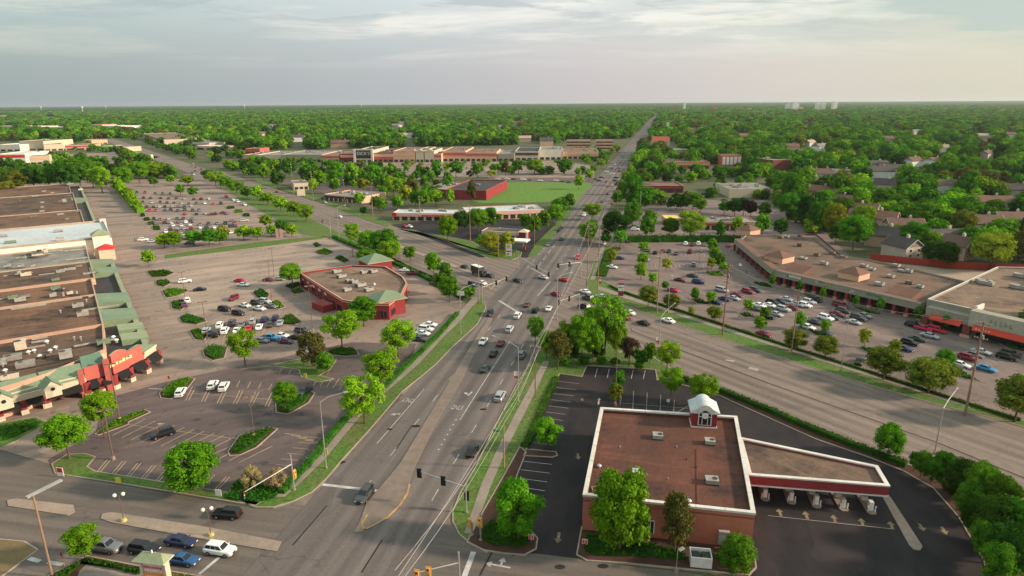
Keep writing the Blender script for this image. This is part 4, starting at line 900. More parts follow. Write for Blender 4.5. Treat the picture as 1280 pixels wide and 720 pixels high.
for px, py in ((66, 492), (5, 508)):
    c = P(px, py, 5.0); mb = MB(); dd = (es[2]-es[1]).normalized(); oo = Vector((dd.y, -dd.x, 0)); c = Vector((c.x, c.y, 0))
    mb.obox(c-oo*.6, dd, 1.5, 1.6, 4.6, 6.8, 'cream'); mb.gable(c-oo*.6, oo, 1.7, 1.6, 6.8, 8.3, 'green_roof', 'cream', .25); f = c+oo*1.05+Vector((0, 0, 6.4)); mb.tube(f, f+oo*.08, .4, .4, 'glass_dark', 10); part(mb, 'dormer', mall)

# ---------------- red restaurant with green pyramid roofs
rw = [(374, 341), (440, 331.5), (482, 333), (504, 346), (509, 354), (503, 367), (486, 380), (457, 380), (428, 375)]
rp = [P(a, b, 5.2) for a, b in rw]; cc = sum(rp, Vector())/len(rp)
red = empty('restaurant', (cc.x, cc.y, 0), 'red brick restaurant with two green pyramid roofs in the left lot', 'restaurant')
mb = MB(); mb.prism(rp, 0, 4.6, 'brick_red'); part(mb, 'wall', red)
mb = MB(); mb.prism(inset(rp, .5)[1], 4.6, 4.65, 'roof_tan', bottom=False); part(mb, 'roof', red)
mb = MB(); ring(mb, rp, .5, 4.5, 5.3, 'brick_red', 'coping_pink'); part(mb, 'parapet', red)
rr = inset(rp, -.1)[1]; mb = MB(); ring(mb, rr, .09, 4.6, 4.95, 'coping_pink'); part(mb, 'cornice', red)
axr = (rp[8]-rp[0]).normalized() if False else (rp[0]-rp[8]).normalized()
for (px, py), hx, hy, dz in (((483, 377), 5.2, 4.6, 2.4), ((469, 330), 5.5, 5.5, 2.6)):
    c = P(px, py-6, 5.3); mb = MB(); mb.obox(c, U(55), hx-.6, hy-.6, 0, 5.3, 'brick_red'); part(mb, 'pavilion_wall', red)
    mb = MB(); mb.hip(c, U(55), hx, hy, 5.3, 5.3+dz, 'green_roof'); mb.obox(c, U(55), hx, hy, 4.95, 5.28, 'coping_pink'); part(mb, 'pyramid_roof', red)
for a, b, n_ in ((rp[0], rp[8], 7), (rp[8], rp[7], 2), (rp[7], rp[6], 2), (rp[6], rp[5], 2), (rp[5], rp[4], 1)):
    openings(red, a, b, .8, 2.9, n_, .6, 'glass_dark', frame='brick_dark', off=.08)
openings(red, rp[0], rp[8], 3.1, 3.9, 5, .35, 'sign_pink', 'wall_sign', off=.1, start=.02, end=.7)
for px, py, k_ in ((455, 342, 1), (458, 341, 1), (467, 341, 1.1), (421, 341, 1.3), (427, 347, 1.3), (437, 353, 1.1), (443, 354, 1), (451, 358, 1.4), (434, 364, 1.1), (461, 364, 1.2)): hvac(red, P(px, py, 4.65), U(50), k_*1.2, k_*.9, 1.2, 4.65, 'hvac' if k_ > 1.05 else 'steel')
mb = MB(); c = P(468, 356, 4.65); mb.tube((c.x, c.y, 4.6), (c.x, c.y, 5.3), .4, .3, 'trim_white', 8); part(mb, 'roof_vent', red)
c = P(404, 387); mb = MB(); mb.obox(c, U(135), 3.6, 2.0, 0, 2.4, 'brick_red'); part(mb, 'patio_wall', red)
for px, py, e in ((505, 372, 0), (499, 380, 0), (494, 390, 0)):
    mb = MB(); a = P(px-4, py-7, 2.6); mb.obox(a, U(15), 1.4, .8, 2.5, 2.75, 'awning_black'); part(mb, 'awning', red)

# ---------------- strip mall on the right
RZ = 5.2
rm = [(926, 299), (975, 337), (1157, 378), (1210, 352), (1085, 323.5), (1052, 322), (1018, 297), (932, 293)]
rmp = [P(a, b, RZ) for a, b in rm]; cc = sum(rmp, Vector())/len(rmp)
rms = empty('strip_mall', (cc.x, cc.y, 0), 'taupe strip mall with brown roof and small hipped turrets right of the lot', 'strip mall')
d1 = (rmp[2]-rmp[1]).normalized(); o1 = Vector((-d1.y, d1.x, 0))*-1          # outward toward the lot
if (P(1050, 420)-rmp[1]).dot(o1) < 0: o1 = -o1
mb = MB(); mb.prism(rmp, 0, 4.6, 'brick_dark'); part(mb, 'wall', rms)
mb = MB(); mb.prism(inset(rmp, .4)[1], 4.6, 4.66, 'roof_strip', bottom=False); part(mb, 'roof', rms)
mb = MB(); ring(mb, inset(rmp, -.02)[1], .45, 4.3, RZ, 'taupe', 'shingle'); part(mb, 'parapet', rms)
# deep fascia carried on piers in front of the shops
A, B = rmp[1], rmp[2]; A = Vector((A.x, A.y, 0)); B = Vector((B.x, B.y, 0)); L = (B-A).length
mb = MB(); mb.prism([A+o1*.1, B+o1*.1, B+o1*2.8, A+o1*2.8], 3.1, 5.5, 'taupe', 'tile_brown'); mb.prism([A+o1*2.78, B+o1*2.78, B+o1*2.95, A+o1*2.95], 5.2, 5.6, 'taupe_light'); part(mb, 'fascia', rms)
A2 = Vector((rmp[0].x, rmp[0].y, 0)); d2 = (A-A2).normalized(); o2v = Vector((d2.y, -d2.x, 0)); L2 = (A-A2).length
mb = MB(); mb.prism([A2+o2v*.1, A+o2v*.1, A+o2v*2.8, A2+o2v*2.8], 3.1, 5.5, 'taupe', 'tile_brown'); part(mb, 'fascia', rms)
n_ = 13
for i in range(n_+1):
    c = A+d1*(L*i/n_)+o1*2.4; mb = MB(); mb.obox(c, d1, .45, .4, 0, 3.1, 'brick_red'); mb.obox(c, d1, .6, .55, 0, .9, 'coping_pink'); part(mb, 'pier', rms)
for i in range(8):
    c = A2+d2*(L2*i/8)+o2v*2.4; mb = MB(); mb.obox(c, d2, .45, .4, 0, 3.1, 'brick_red'); part(mb, 'pier', rms)
openings(rms, A if False else A+o1*.05, B+o1*.05, .3, 2.9, n_, .8, 'glass_store', 'store_window', off=.1 if (d1.y, -d1.x) and Vector((d1.y, -d1.x, 0)).dot(o1) > 0 else -.1, frame='brick_dark')
openings(rms, A2, A, .3, 2.9, 8, .7, 'glass_store', 'store_window', off=.1, frame='brick_dark')
# signs on the fascia
def fsign(root, px, py, z, w_, h_, m, name='shop_sign'):
    c = P(px, py, z); t = (Vector((c.x, c.y, 0))-A).dot(d1); c = A+d1*t+o1*2.86; mb = MB(); mb.obox(c, d1, w_/2, .08, z-h_/2, z+h_/2, m); return part(mb, name, root), c
for i in range(6): fsign(rms, 1005+i*2.3, 340.5+i*.6, 4.5, .45, .8, 'sign_white', 'sign_letter')
fsign(rms, 1006, 339, 4.5, .7, .9, 'sign_green'); fsign(rms, 946+1, 326, 4.4, 1.0, .8, 'sign_white')
fsign(rms, 1056, 346, 4.6, 5.0, 1.2, 'taupe_light'); 
for i in range(4): fsign(rms, 1051+i*2, 345+i*.5, 4.75, .6, .8, 'sign_green', 'sign_letter')
o_, c = fsign(rms, 1061, 348, 4.6, 1.3, 1.3, 'sign_yellow', 'sign_emblem')
for i in range(7): fsign(rms, 1101+i*2.6, 362+i*.6, 4.5, .5, .6, 'sign_green', 'sign_letter')
for (px, py), k_ in (((935, 293), 4.4), ((974, 327), 4.4), ((1067, 348), 4.2)):
    c = P(px, py-3, 5.4); mb = MB(); mb.obox(c, d1, k_-.5, k_-.5, 4.6, 7.0, 'peach'); part(mb, 'turret_wall', rms)
    mb = MB(); mb.hip(c, d1, k_, k_, 7.0, 9.0, 'tile_brown'); part(mb, 'turret_roof', rms)
# brown mansard between turrets
mb = MB(); a = A+d1*5; b = A+d1*0; 
for ta, tb in ((1, 9), (38, 46)):
    q = [A+d1*ta+o1*.0, A+d1*tb+o1*.0, A+d1*tb-o1*6, A+d1*ta-o1*6]; zt = (5.55, 5.55, 7.2, 7.2); t = [tuple(v+Vector((0, 0, z_))) for v, z_ in zip(q, zt)]
    mb.face(t, 'tile_brown'); mb.face([t[1], tuple(q[1]+Vector((0, 0, 4.6))), tuple(q[2]+Vector((0, 0, 4.6))), t[2]], 'tile_brown'); mb.face([t[3], t[2], tuple(q[2]+Vector((0, 0, 4.6))), tuple(q[3]+Vector((0, 0, 4.6)))], 'tile_brown')
    mb.face([t[0], t[3], tuple(q[3]+Vector((0, 0, 4.6))), tuple(q[0]+Vector((0, 0, 4.6)))], 'tile_brown')
part(mb, 'mansard_roof', rms)
for px, py in ((971, 296), (976, 298), (983, 297), (1000, 308), (1004, 324), (1021, 320), (1054, 323), (1113, 347), (1128, 340), (1136, 341), (1137, 355), (1120, 334), (1099, 357), (1080, 334), (1030, 331), (1040, 318), (1090, 338), (1150, 360)):
    hvac(rms, P(px, py, 4.66), d1, random.uniform(.9, 1.5), random.uniform(.7, 1.0), random.uniform(.8, 1.4), 4.66, random.choice(['hvac', 'steel', 'hvac', 'roof_tan']))
annex = PX([(997, 294.5), (1020, 293.5), (1052, 320), (1046, 320.5)], 4)
an = empty('storage_annex', (annex[0].x, annex[0].y, 0), 'narrow flat-roofed annex behind the taupe strip mall', 'annex')
flat_roof(an, annex, 4.0, .5, 'brick_dark', 'roof_tan', 'roof_dark')
# big store at the right edge
bs = [(1159, 375.5), (1300, 411), (1300, 336), (1246, 335)]
bsp = [P(a, b, 7.2) for a, b in bs]; bsp = [Vector((p.x, p.y, 0)) for p in bsp]
big = empty('big_store', ((bsp[0]+bsp[2])/2)[:2]+(0,), 'large taupe store with bright red awnings at the right edge', 'store')
bsp[1] = bsp[0]+d1*48; 
mb = MB(); mb.prism(bsp, 0, 7.0, 'taupe'); part(mb, 'wall', big)
mb = MB(); mb.prism(inset(bsp, .5)[1], 7.0, 7.05, 'roof_tan', bottom=False); part(mb, 'roof', big)
mb = MB(); ring(mb, bsp, .5, 6.9, 7.7, 'taupe', 'coping_white'); part(mb, 'parapet', big)
C0 = bsp[0]
def bo(t): return C0+d1*t
segs = [(1.2, 12.6, 6.0, 'taupe'), (12.6, 28.6, 8.0, 'taupe_light'), (28.6, 46, 6.4, 'taupe')]
for a, b, zt, m_ in segs:
    mb = MB(); mb.prism([bo(a)+o1*.05, bo(b)+o1*.05, bo(b)+o1*(3.2 if zt > 7 else 2.6), bo(a)+o1*(3.2 if zt > 7 else 2.6)], 3.3, zt, m_, 'taupe'); part(mb, 'fascia', big)
    mb = MB(); a2, b2 = a+1.6, b-1.6; o_ = 3.2 if zt > 7 else 2.6
    f = [bo(a2)+o1*(o_+.03)+Vector((0, 0, 4.3)), bo(b2)+o1*(o_+.03)+Vector((0, 0, 4.3)), bo(b2)+o1*(o_+1.5)+Vector((0, 0, 3.0)), bo(a2)+o1*(o_+1.5)+Vector((0, 0, 3.0))]
    mb.face(f, 'awning_red'); g = [v-Vector((0, 0, .15)) for v in f]; mb.face(g[::-1], 'awning_red')
    for j in range(4): mb.face([f[j], f[(j+1) % 4], g[(j+1) % 4], g[j]], 'awning_red')
    part(mb, 'awning', big)
    mb = MB(); mb.prism([bo(a2)+o1*.2, bo(b2)+o1*.2, bo(b2)+o1*.5, bo(a2)+o1*.5], .2, 3.1, 'glass_store'); part(mb, 'store_window', big)
for t in (1.6, 12.6, 28.6, 45.5):
    c = bo(t)+o1*3.0; mb = MB(); mb.obox(c, d1, .9, .7, 0, 3.5, 'brick_dark'); mb.obox(c, d1, 1.2, 1.1, 0, .8, 'coping_pink'); part(mb, 'pier', big)
mb = MB(); c = bo(28.2)+o1*1.4; mb.obox(c, d1, .9, 1.9, 4.0, 9.2, 'peach'); part(mb, 'fin_wall', big)
mb = MB(); mb.wall(bo(13)-o1*.2, bo(13)-o1*5, .5, 7.0, 8.6, 'coping_white'); part(mb, 'fin_wall', big)
c = bo(20.5)+o1*3.25
for i, hgt in enumerate((1.0, 1.0, .95, 1.0, .9)):
    q = c+d1*(-2.6+i*1.15); mb = MB(); mb.obox(q, d1, .16, .06, 5.4, 5.4+hgt+.3, 'sage'); 
    if i > 1: mb.obox(q+d1*.3, d1, .25, .06, 5.4+.5*(i % 2), 5.65+.5*(i % 2), 'sage')
    part(mb, 'sign_letter', big)
for px, py in ((1229, 354), (1272, 361), (1276, 347), (1232, 356)): hvac(big, P(px, py, 7.05), d1, 2.2, 1.0, 1.3, 7.05, 'hvac')

# ---------------- generic shop blocks
def shop(name, label, cat, a, b, depth, h, mwall='cream', mroof='roof_tan', mcop='coping_white', ph=.5, band=None, wn=0, wm='glass_store', group=None, units=2, zb=(.3, 2.6), ang=None, bdir=None):
    """block with its front base from pixel a to pixel b, extending back by depth"""
    A_, B_ = P(*a), P(*b); d = (B_-A_).normalized(); back = Vector((-d.y, d.x, 0))
    if bdir is not None: back = U(bdir); d = U(bdir+90); B_ = A_+d*(B_-A_).length
    c = (A_+B_)/2+back*depth/2
    r = empty(name, (c.x, c.y, 0), label, cat, group); pts = [A_, B_, B_+back*depth, A_+back*depth]
    flat_roof(r, pts, h, ph, mwall, mroof, mcop)
    if band:
        mb = MB(); f = -back*.25; mb.prism([A_+f, B_+f, B_, A_], h*.62, h*.92, band); part(mb, 'sign_band', r)
    if wn: openings(r, A_, B_, zb[0], zb[1], wn, .7, wm, 'store_window', off=.1)
    rng = random.Random(len(ALL))
    for i in range(units):
        q = A_+d*((B_-A_).length*rng.uniform(.12, .88))+back*depth*rng.uniform(.3, .8); hvac(r, q, d, 1.3, 1.0, 1.2, h+.03)
    return r, A_, B_, d, back
r, a_, b_, d_, bk_ = shop('strip_shops', 'long low white-roofed shop row with red lettering beyond the petrol station', 'shops', (491, 276), (582, 277), 14, 4.2, 'peach', 'roof_white', 'coping_white', .4, 'sign_pink', 9, units=5)
for i in range(14):
    q = a_+d_*((b_-a_).length*(.42+.035*i))-bk_*.32; mb = MB(); mb.obox(q, d_, .55, .08, 2.8, 3.6, 'sign_red'); part(mb, 'sign_letter', r)
mb = MB(); q = a_-bk_*.4+d_*1.2; mb.tube(q+Vector((0, 0, 3.6)), q-bk_*.2+Vector((0, 0, 3.6)), 1.4, 1.4, 'crimson' if 'crimson' in MATS else 'sign_red', 12); part(mb, 'round_sign', r)
r, a_, b_, d_, bk_ = shop('strip_shops', 'white-roofed shop row with yellow sign band at the edge of the green field', 'shops', (584, 276), (680, 272), 20, 4.4, 'peach', 'roof_white', 'coping_white', .4, 'sign_pink', 11, units=7)
mb = MB(); q0 = a_+d_*8-bk_*.3; mb.prism([q0, q0+d_*13, q0+d_*13-bk_*.1, q0-bk_*.1], 2.9, 3.9, 'sign_yellow'); part(mb, 'shop_sign', r)
# petrol station kiosk
r, a_, b_, d_, bk_ = shop('petrol_station', 'small cream petrol station shop with red corner tower', 'petrol station', (602, 298), (655, 301), 9, 3.6, 'cream', 'roof_tan', 'coping_white', .3, 'sign_pink', 5, units=1)
mb = MB(); q = b_-bk_*0; mb.obox(q, d_, 2.0, 2.0, 0, 4.6, 'brick_red'); mb.obox(q+d_*1.7-bk_*1.7, d_, .35, .35, 0, 4.7, 'coping_white'); part(mb, 'tower', r); mb = MB(); mb.hip(q, d_, 2.5, 2.5, 4.6, 6.0, 'cream'); part(mb, 'tower_roof', r)
gc = P(642, 300, 4.3); gs = empty('fuel_canopy', (gc.x, gc.y, 0), 'low white fuel canopy in front of the petrol station shop', 'canopy')
mb = MB(); mb.obox(gc, d_, 7, 3.2, 4.0, 4.6, 'trim_white'); part(mb, 'roof', gs)
for e in (-4.5, 4.5):
    mb = MB(); mb.obox(gc+d_*e, d_, .2, .2, 0, 4.0, 'steel'); part(mb, 'post', gs); mb = MB(); mb.obox(gc+d_*e-bk_*.0+d_*.8, d_, .35, .3, 0, 1.7, 'sign_red'); part(mb, 'fuel_pump', gs)
r, *_ = shop('red_store', 'large red building with dark flat roof beside the green field', 'store', (556, 249), (600, 253), 62, 6.0, 'brick_red', 'roof_dark', 'coping_pink', .8, None, 0, units=3, bdir=13)
r, *_ = shop('red_store_wing', 'low wing with white-edged dark roof left of the red building', 'store', (532, 245), (554, 248), 46, 4.6, 'brick_red', 'roof_grey', 'coping_white', .6, None, 3, units=7, bdir=13)
shop('small_shop', 'small cream box shop beside the wide road, left of the bare utility pole', 'shop', (368, 238), (386, 237), 22, 5, 'cream', 'roof_grey', 'coping_white', .4, None, 3)
shop('restaurant', 'low grey-roofed roadside restaurant with dark awnings and peach end wall', 'restaurant', (406, 251), (452, 255), 26, 4.2, 'peach', 'roof_grey', 'coping_white', .5, 'roof_dark', 8, units=6)
# long far strip behind the second lot
FS = [(305, 322, 202, 7, 'coping_pink', 'roof_grey', None, 'low pink shop at the left end of the far strip'),
      (322, 352, 202, 7, 'cream', 'roof_grey', None, 'cream shop near the left end of the far strip'),
      (352, 402, 203, 8, 'taupe', 'roof_grey', None, 'grey wide store in the left part of the far strip'),
      (402, 424, 203, 8, 'peach', 'roof_tan', 'salmon', 'peach shop left of the green-fronted store'),
      (426, 443, 203, 9, 'brick_red', 'roof_tan', 'peach', 'red-walled shop touching the green-fronted store'),
      (444, 466, 203.5, 13, 'cream', 'roof_dark', 'hedge', 'tall store with dark green sign frame and white lettering'),
      (466, 492, 203, 10, 'salmon', 'roof_dark', 'peach', 'salmon shop right of the green-fronted store'),
      (492, 519, 203, 12, 'peach', 'roof_tan', 'peach', 'peach store with a slanted top in the far strip'),
      (520, 530, 203, 12, 'cream', 'roof_tan', None, 'narrow cream shop with rounded top, left one of the pair'),
      (531, 543, 203, 12, 'cream', 'roof_tan', None, 'narrow cream shop with rounded top, right one of the pair'),
      (543, 552, 203, 9, 'peach', 'roof_tan', 'salmon', 'small peach shop right of the rounded cream tops'),
      (553, 582, 202, 11, 'peach', 'roof_tan', 'salmon', 'wide peach store with red band in the far strip'),
      (582, 621, 202, 10, 'peach', 'roof_tan', 'salmon', 'long peach store at the bend of the far strip'),
      (622, 643, 202, 8, 'taupe', 'roof_grey', None, 'grey shop left of the dark mansard store'),
      (644, 673, 201, 10, 'cream', 'roof_dark', 'shingle', 'cream store with broad dark mansard roof'),
      (674, 702, 200, 11, 'white_wall', 'roof_grey', None, 'white store with grey lower front right of the dark mansard'),
      (703, 748, 199, 8, 'peach', 'roof_tan', 'peach', 'low peach shop at the right end of the far strip')]
for i, (x0, x1, y, h_, mw, mr_, bd, lb) in enumerate(FS):
    bandm = {None: None, 'hedge': 'teal_roof', 'shingle': 'shingle', 'salmon': 'salmon', 'peach': 'peach'}[bd]
    r, a_, b_, d_, bk_ = shop('far_store', lb, 'store', (x0, y), (x1, y), 55+10*(i % 3), h_, mw, mr_, 'coping_white', .8, bandm, max(2, (x1-x0)//6), 'glass_store', 'stores of the far shopping strip', 3, (.3, 3.2))
    if 'tall store' in lb:
        L_ = (b_-a_).length
        for t in (0, L_): mb = MB(); mb.obox(a_+d_*t-bk_*.5, d_, 1.3, 1.0, 0, h_+2.5, 'coping_white'); part(mb, 'pier', r)
        mb = MB(); mb.prism([a_-bk_*.9, b_-bk_*.9, b_, a_], h_+1, h_+2.5, 'coping_white'); part(mb, 'header', r)
        mb = MB(); mb.prism([a_-bk_*.5, b_-bk_*.5, b_, a_], 5, h_+1, 'hedge_green' if 'hedge_green' in MATS else 'roof_dark'); part(mb, 'sign_wall', r)
        t = text_mb("DICK'S", 5.0, 'sign_white', (a_+b_)/2-bk_*.62+Vector((0, 0, 10.3)), d_, (0, 0, 1)); part(t, 'shop_sign', r)
    if 'rounded top' in lb:
        mb = MB(); L_ = (b_-a_).length; pr = [(L_*k/10, h_+2.8*math.sin(math.pi*k/10)) for k in range(11)]
        f = [a_+d_*x-bk_*.3+Vector((0, 0, z)) for x, z in pr]; g = [p+bk_*3 for p in f]; mb.face(f, 'cream'); mb.face(g[::-1], 'cream')
        for k in range(10): mb.face([f[k+1], f[k], g[k], g[k+1]], 'coping_white')
        part(mb, 'rounded_gable', r)
    if 'slanted' in lb:
        mb = MB(); L_ = (b_-a_).length; f = [a_-bk_*.3+Vector((0, 0, h_)), b_-bk_*.3+Vector((0, 0, h_)), b_-bk_*.3+Vector((0, 0, h_+3))]; g = [p+bk_*4 for p in f]
        mb.face(f, 'peach'); mb.face(g[::-1], 'peach'); mb.face([f[0], f[2], g[2], g[0]], 'coping_pink'); mb.face([f[1], g[1], g[2], f[2]], 'peach'); part(mb, 'slanted_gable', r)
# office blocks etc
def office(x0, x1, y, floors, depth, lb):
    A_, B_ = P(x0, y), P(x1, y); d = (B_-A_).normalized(); bkv = Vector((-d.y, d.x, 0)); r = empty('office_block', ((A_+B_)/2)[:2]+(0,), lb, 'office building')
    mb = MB(); mb.prism([A_, B_, B_+bkv*depth, A_+bkv*depth], 0, floors*4, 'peach', 'roof_tan'); part(mb, 'wall', r)
    for f in range(floors):
        mb = MB(); mb.prism([A_-bkv*.2, B_-bkv*.2, B_, A_], f*4+1.2, f*4+2.6, 'glass_dark'); part(mb, 'window_band', r)
office(708, 738, 191, 4, 30, 'four storey peach office block with dark window bands, left one of the pair'); office(745, 766, 191, 4, 30, 'four storey peach office block nearest the main road, right one of the pair')
# right side, mid distance
r, a_, b_, d_, bk_ = shop('restaurant', 'orange-red restaurant with a cream gate panel behind the right lot hedge', 'restaurant', (880, 288), (944, 289), 15, 4.2, 'peach', 'roof_grey', 'salmon', .5, 'tile_red', 8, units=6)
mb = MB(); c = a_+d_*24-bk_*.4; mb.obox(c, d_, 2.5, .5, 0, 5.2, 'cream'); part(mb, 'entry_panel', r)
r, a_, b_, d_, bk_ = shop('shop_kiosk', 'small shop with a bright yellow roof panel behind the hedge', 'shop', (831, 281), (850, 281), 10, 3.6, 'peach', 'sign_yellow', 'sign_yellow', .1, None, 2, units=0)
shop('red_store', 'dark red low shop with white roof edge right of the main road', 'store', (801, 241), (854, 241), 26, 4.6, 'brick_red', 'roof_tan', 'coping_white', .7, 'brick_dark', 5)
shop('warehouse', 'pale cream warehouse with grey roof among the trees', 'warehouse', (911, 247), (966, 247), 38, 5.6, 'cream', 'roof_grey', 'roof_grey', .3, None, 0, units=6)
shop('garage_wing', 'low grey-roofed wing left of the cream warehouse', 'garage', (897, 240), (911, 246), 25, 4, 'taupe', 'roof_grey', 'roof_grey', .3, None, 1, units=0)
shop('brick_shop', 'low brick and tan shop block right of the main road', 'shop', (829, 211), (887, 211), 45, 6, 'salmon', 'roof_tan', 'coping_pink', .6, 'coping_pink', 6, units=5)
shop('brick_shop_annex', 'dark-roofed annex left of the low brick and tan block', 'shop', (828, 209), (843, 209), 20, 8, 'taupe', 'shingle', 'shingle', .3, None, 0, units=0)
def house(name, lb, cat, px, py, wx, wy, h, rh, rz, mroof, mwall, group=None, chim=True, win=True):
    c = P(px, py); r = empty(name, (c.x, c.y, 0), lb, cat, group); axx = U(rz); ayy = Vector((-axx.y, axx.x, 0)); c = Vector((c.x, c.y, 0))
    mb = MB(); mb.obox(c, axx, wx, wy, 0, h, mwall); mb.gable(c, axx, wx, wy, h, h+rh, mroof, mwall, .02, .01); part(mb, 'wall', r)
    mb = MB(); mb.gable(c, axx, wx, wy, h+.05, h+rh+.05, mroof, mroof, .5, .2); mb.m = mb.m; part(mb, 'roof', r)
    if chim:
        mb = MB(); q = c+axx*wx*.3+ayy*.3; mb.obox(q, axx, .55, .55, h+rh*.5, h+rh+1.3, 'siding'); mb.tube((q.x, q.y, h+rh+1.3), (q.x, q.y, h+rh+1.7), .3, .3, 'trim_white', 8); part(mb, 'chimney', r)
    if win:
        for e in (-1, 1):
            for k in (-.45, .45):
                for z in (1.0, h-2.0):
                    mb = MB(); mb.obox(c+axx*(wx+.04)*e+ayy*wy*k, ayy, .65, .05, z, z+1.4, 'trim_white'); mb.obox(c+axx*(wx+.09)*e+ayy*wy*k, ayy, .5, .04, z+.12, z+1.28, 'glass_dark'); part(mb, 'window', r)
        mb = MB()
        for e in (-1, 1):          # white rake boards on the gables
            for s in (-1, 1):
                g = c+axx*(wx+.5)*e; mb.tube((g+ayy*s*(wy+.5)+Vector((0, 0, h-.25))), (g+Vector((0, 0, h+rh+.12))), .14, .14, 'trim_white', 4)
        part(mb, 'rake_board', r)
    return r
HOUSES = [(1126, 320.5, 6, 5, 5.2, 3.2, 160, 'shingle', 'siding', 'grey-roofed house with pale gable just behind the red fence'),
          (1150, 315, 8, 5, 5.2, 3.2, 80, 'shingle_brown', 'siding', 'brown-roofed house wing behind the nearest gabled house'),
          (1104, 307, 7, 5, 5.5, 3.4, 130, 'shingle', 'siding_peach', 'dark-roofed house with skylights left of the pale gable'),
          (1128, 294, 8, 5.5, 5.5, 3.0, 100, 'shingle_brown', 'siding_peach', 'wide brown-roofed house behind the skylight house'),
          (1194, 322, 5.5, 4.6, 6, 3.4, 150, 'shingle_brown', 'siding_peach', 'peach gabled house with white chimney cap between dark tree and yellow tree'),
          (1176, 311, 9, 5, 5.8, 3.2, 85, 'shingle', 'siding', 'long grey roof behind the peach gabled house'),
          (1225, 292, 8, 6, 6, 3.5, 100, 'shingle_brown', 'siding', 'house with steep dark roof above the yellow tree'),
          (1262, 285, 8, 5, 5.5, 3, 95, 'shingle_brown', 'siding', 'brown roof at the right edge behind the yellow tree'),
          (1022, 249, 13, 6, 6, 3.4, 130, 'tile_brown', 'siding_peach', 'long red-brown roofed townhouse, farthest of its row'),
          (1045, 262, 13, 6, 6, 3.4, 130, 'tile_brown', 'siding_peach', 'long red-brown roofed townhouse, second of its row'),
          (1066, 274, 12, 6, 6, 3.4, 130, 'tile_brown', 'siding_peach', 'long red-brown roofed townhouse, third of its row'),
          (1090, 285, 11, 6, 6, 3.4, 130, 'tile_brown', 'siding_peach', 'long red-brown roofed townhouse, nearest of its row'),
          (1095, 211, 10, 7, 5, 3, 80, 'shingle', 'siding', 'grey house roof deep in the trees on the right'),
          (1112, 216, 10, 7, 5, 3, 110, 'shingle', 'siding', 'grey house roof right of another deep in the trees'),
          (1168, 208, 9, 7, 6, 3, 70, 'shingle_brown', 'trim_white', 'house with white gable among trees near the right edge'),
          (1178, 240, 9, 6, 6, 3, 95, 'shingle_brown', 'trim_white', 'house with bright white wall corner in the right woods'),
          (1270, 247, 9, 6, 6, 3.4, 110, 'shingle', 'siding', 'grey gabled house at the far right edge among trees'),
          (1235, 262, 11, 6, 5.5, 3, 100, 'tile_brown', 'siding', 'red-brown roof left of the far right grey house'),
          (1232, 198, 9, 6, 6, 3, 60, 'shingle_brown', 'siding', 'small brown roof far back in the right woods'),
          (372, 177, 12, 8, 8, 4, 80, 'shingle', 'trim_white', 'pale house with grey roof behind the far strip'),
          (428, 184, 16, 10, 7, 4, 90, 'shingle_brown', 'peach', 'brown-roofed building behind the left part of the far strip'),
          (683, 183, 10, 8, 9, 4, 90, 'shingle', 'siding_peach', 'grey gabled house behind the white store of the far strip')]
for i, (px, py, wx, wy, h_, rh, rz, mr_, mw, lb) in enumerate(HOUSES): house('house', lb, 'house', px, py, wx, wy, h_, rh, rz, mr_, mw, win=py > 240)
house('church', 'white building with a broad red tiled roof right of the main road', 'restaurant', 825, 181, 13, 12, 5.5, 7, 95, 'tile_red', 'cream', chim=False, win=False)
shop('chapel', 'slim white spire building behind the red tiled roof', 'church', (833, 167), (836, 167), 10, 22, 'trim_white', 'trim_white', units=0)
shop('long_shed', 'long thin white roof between the red tiled roof and the brick block', 'shed', (832, 191), (860, 191), 12, 4, 'taupe', 'trim_white', units=0)
for x0, x1, y in ((895, 915, 200), (902, 926, 207)):
    shop('apartment_block', 'brick apartment house with white balconies, %s of the pair in the right woods' % ('back one' if y == 200 else 'front one'), 'apartment building', (x0, y), (x1, y), 22, 10, 'brick_salmon', 'shingle_brown', 'coping_pink', .5, None, 5, 'trim_white', units=0, zb=(1, 9))
shop('brick_block', 'dark building with pale flat roof in the right woods', 'building', (965, 214), (988, 213), 40, 10, 'brick_dark', 'roof_grey', 'coping_white', .5, units=3)
_far = []
_r = random.Random(31)
for i in range(28):
    px = _r.uniform(985, 1275) if i < 9 else _r.uniform(300, 1270); py = _r.uniform(182, 240) if i < 9 else _r.uniform(150, 178)
    if 760 < px < 850: px += 100
    _far.append((px, py))
for nm, g in (('right woods', _far[:9]), ('far woods', _far[9:])):
    g = sorted(g)
    for i, (px, py) in enumerate(g):
        k_ = _r.uniform(.8, 1.3) if py > 180 else _r.uniform(1.5, 2.6)
        house('house', '%s pale-walled roof peeking out of the %s' % (ordw(i, len(g)), nm), 'house', px, py, 8*k_, 6*k_, 6, 3.6, _r.uniform(60, 130), _r.choice(['shingle', 'shingle_brown', 'tile_brown', 'roof_grey', 'coping_dim']), _r.choice(['siding', 'trim_white', 'siding_peach']), 'roofs in the woods', chim=py > 180, win=False)
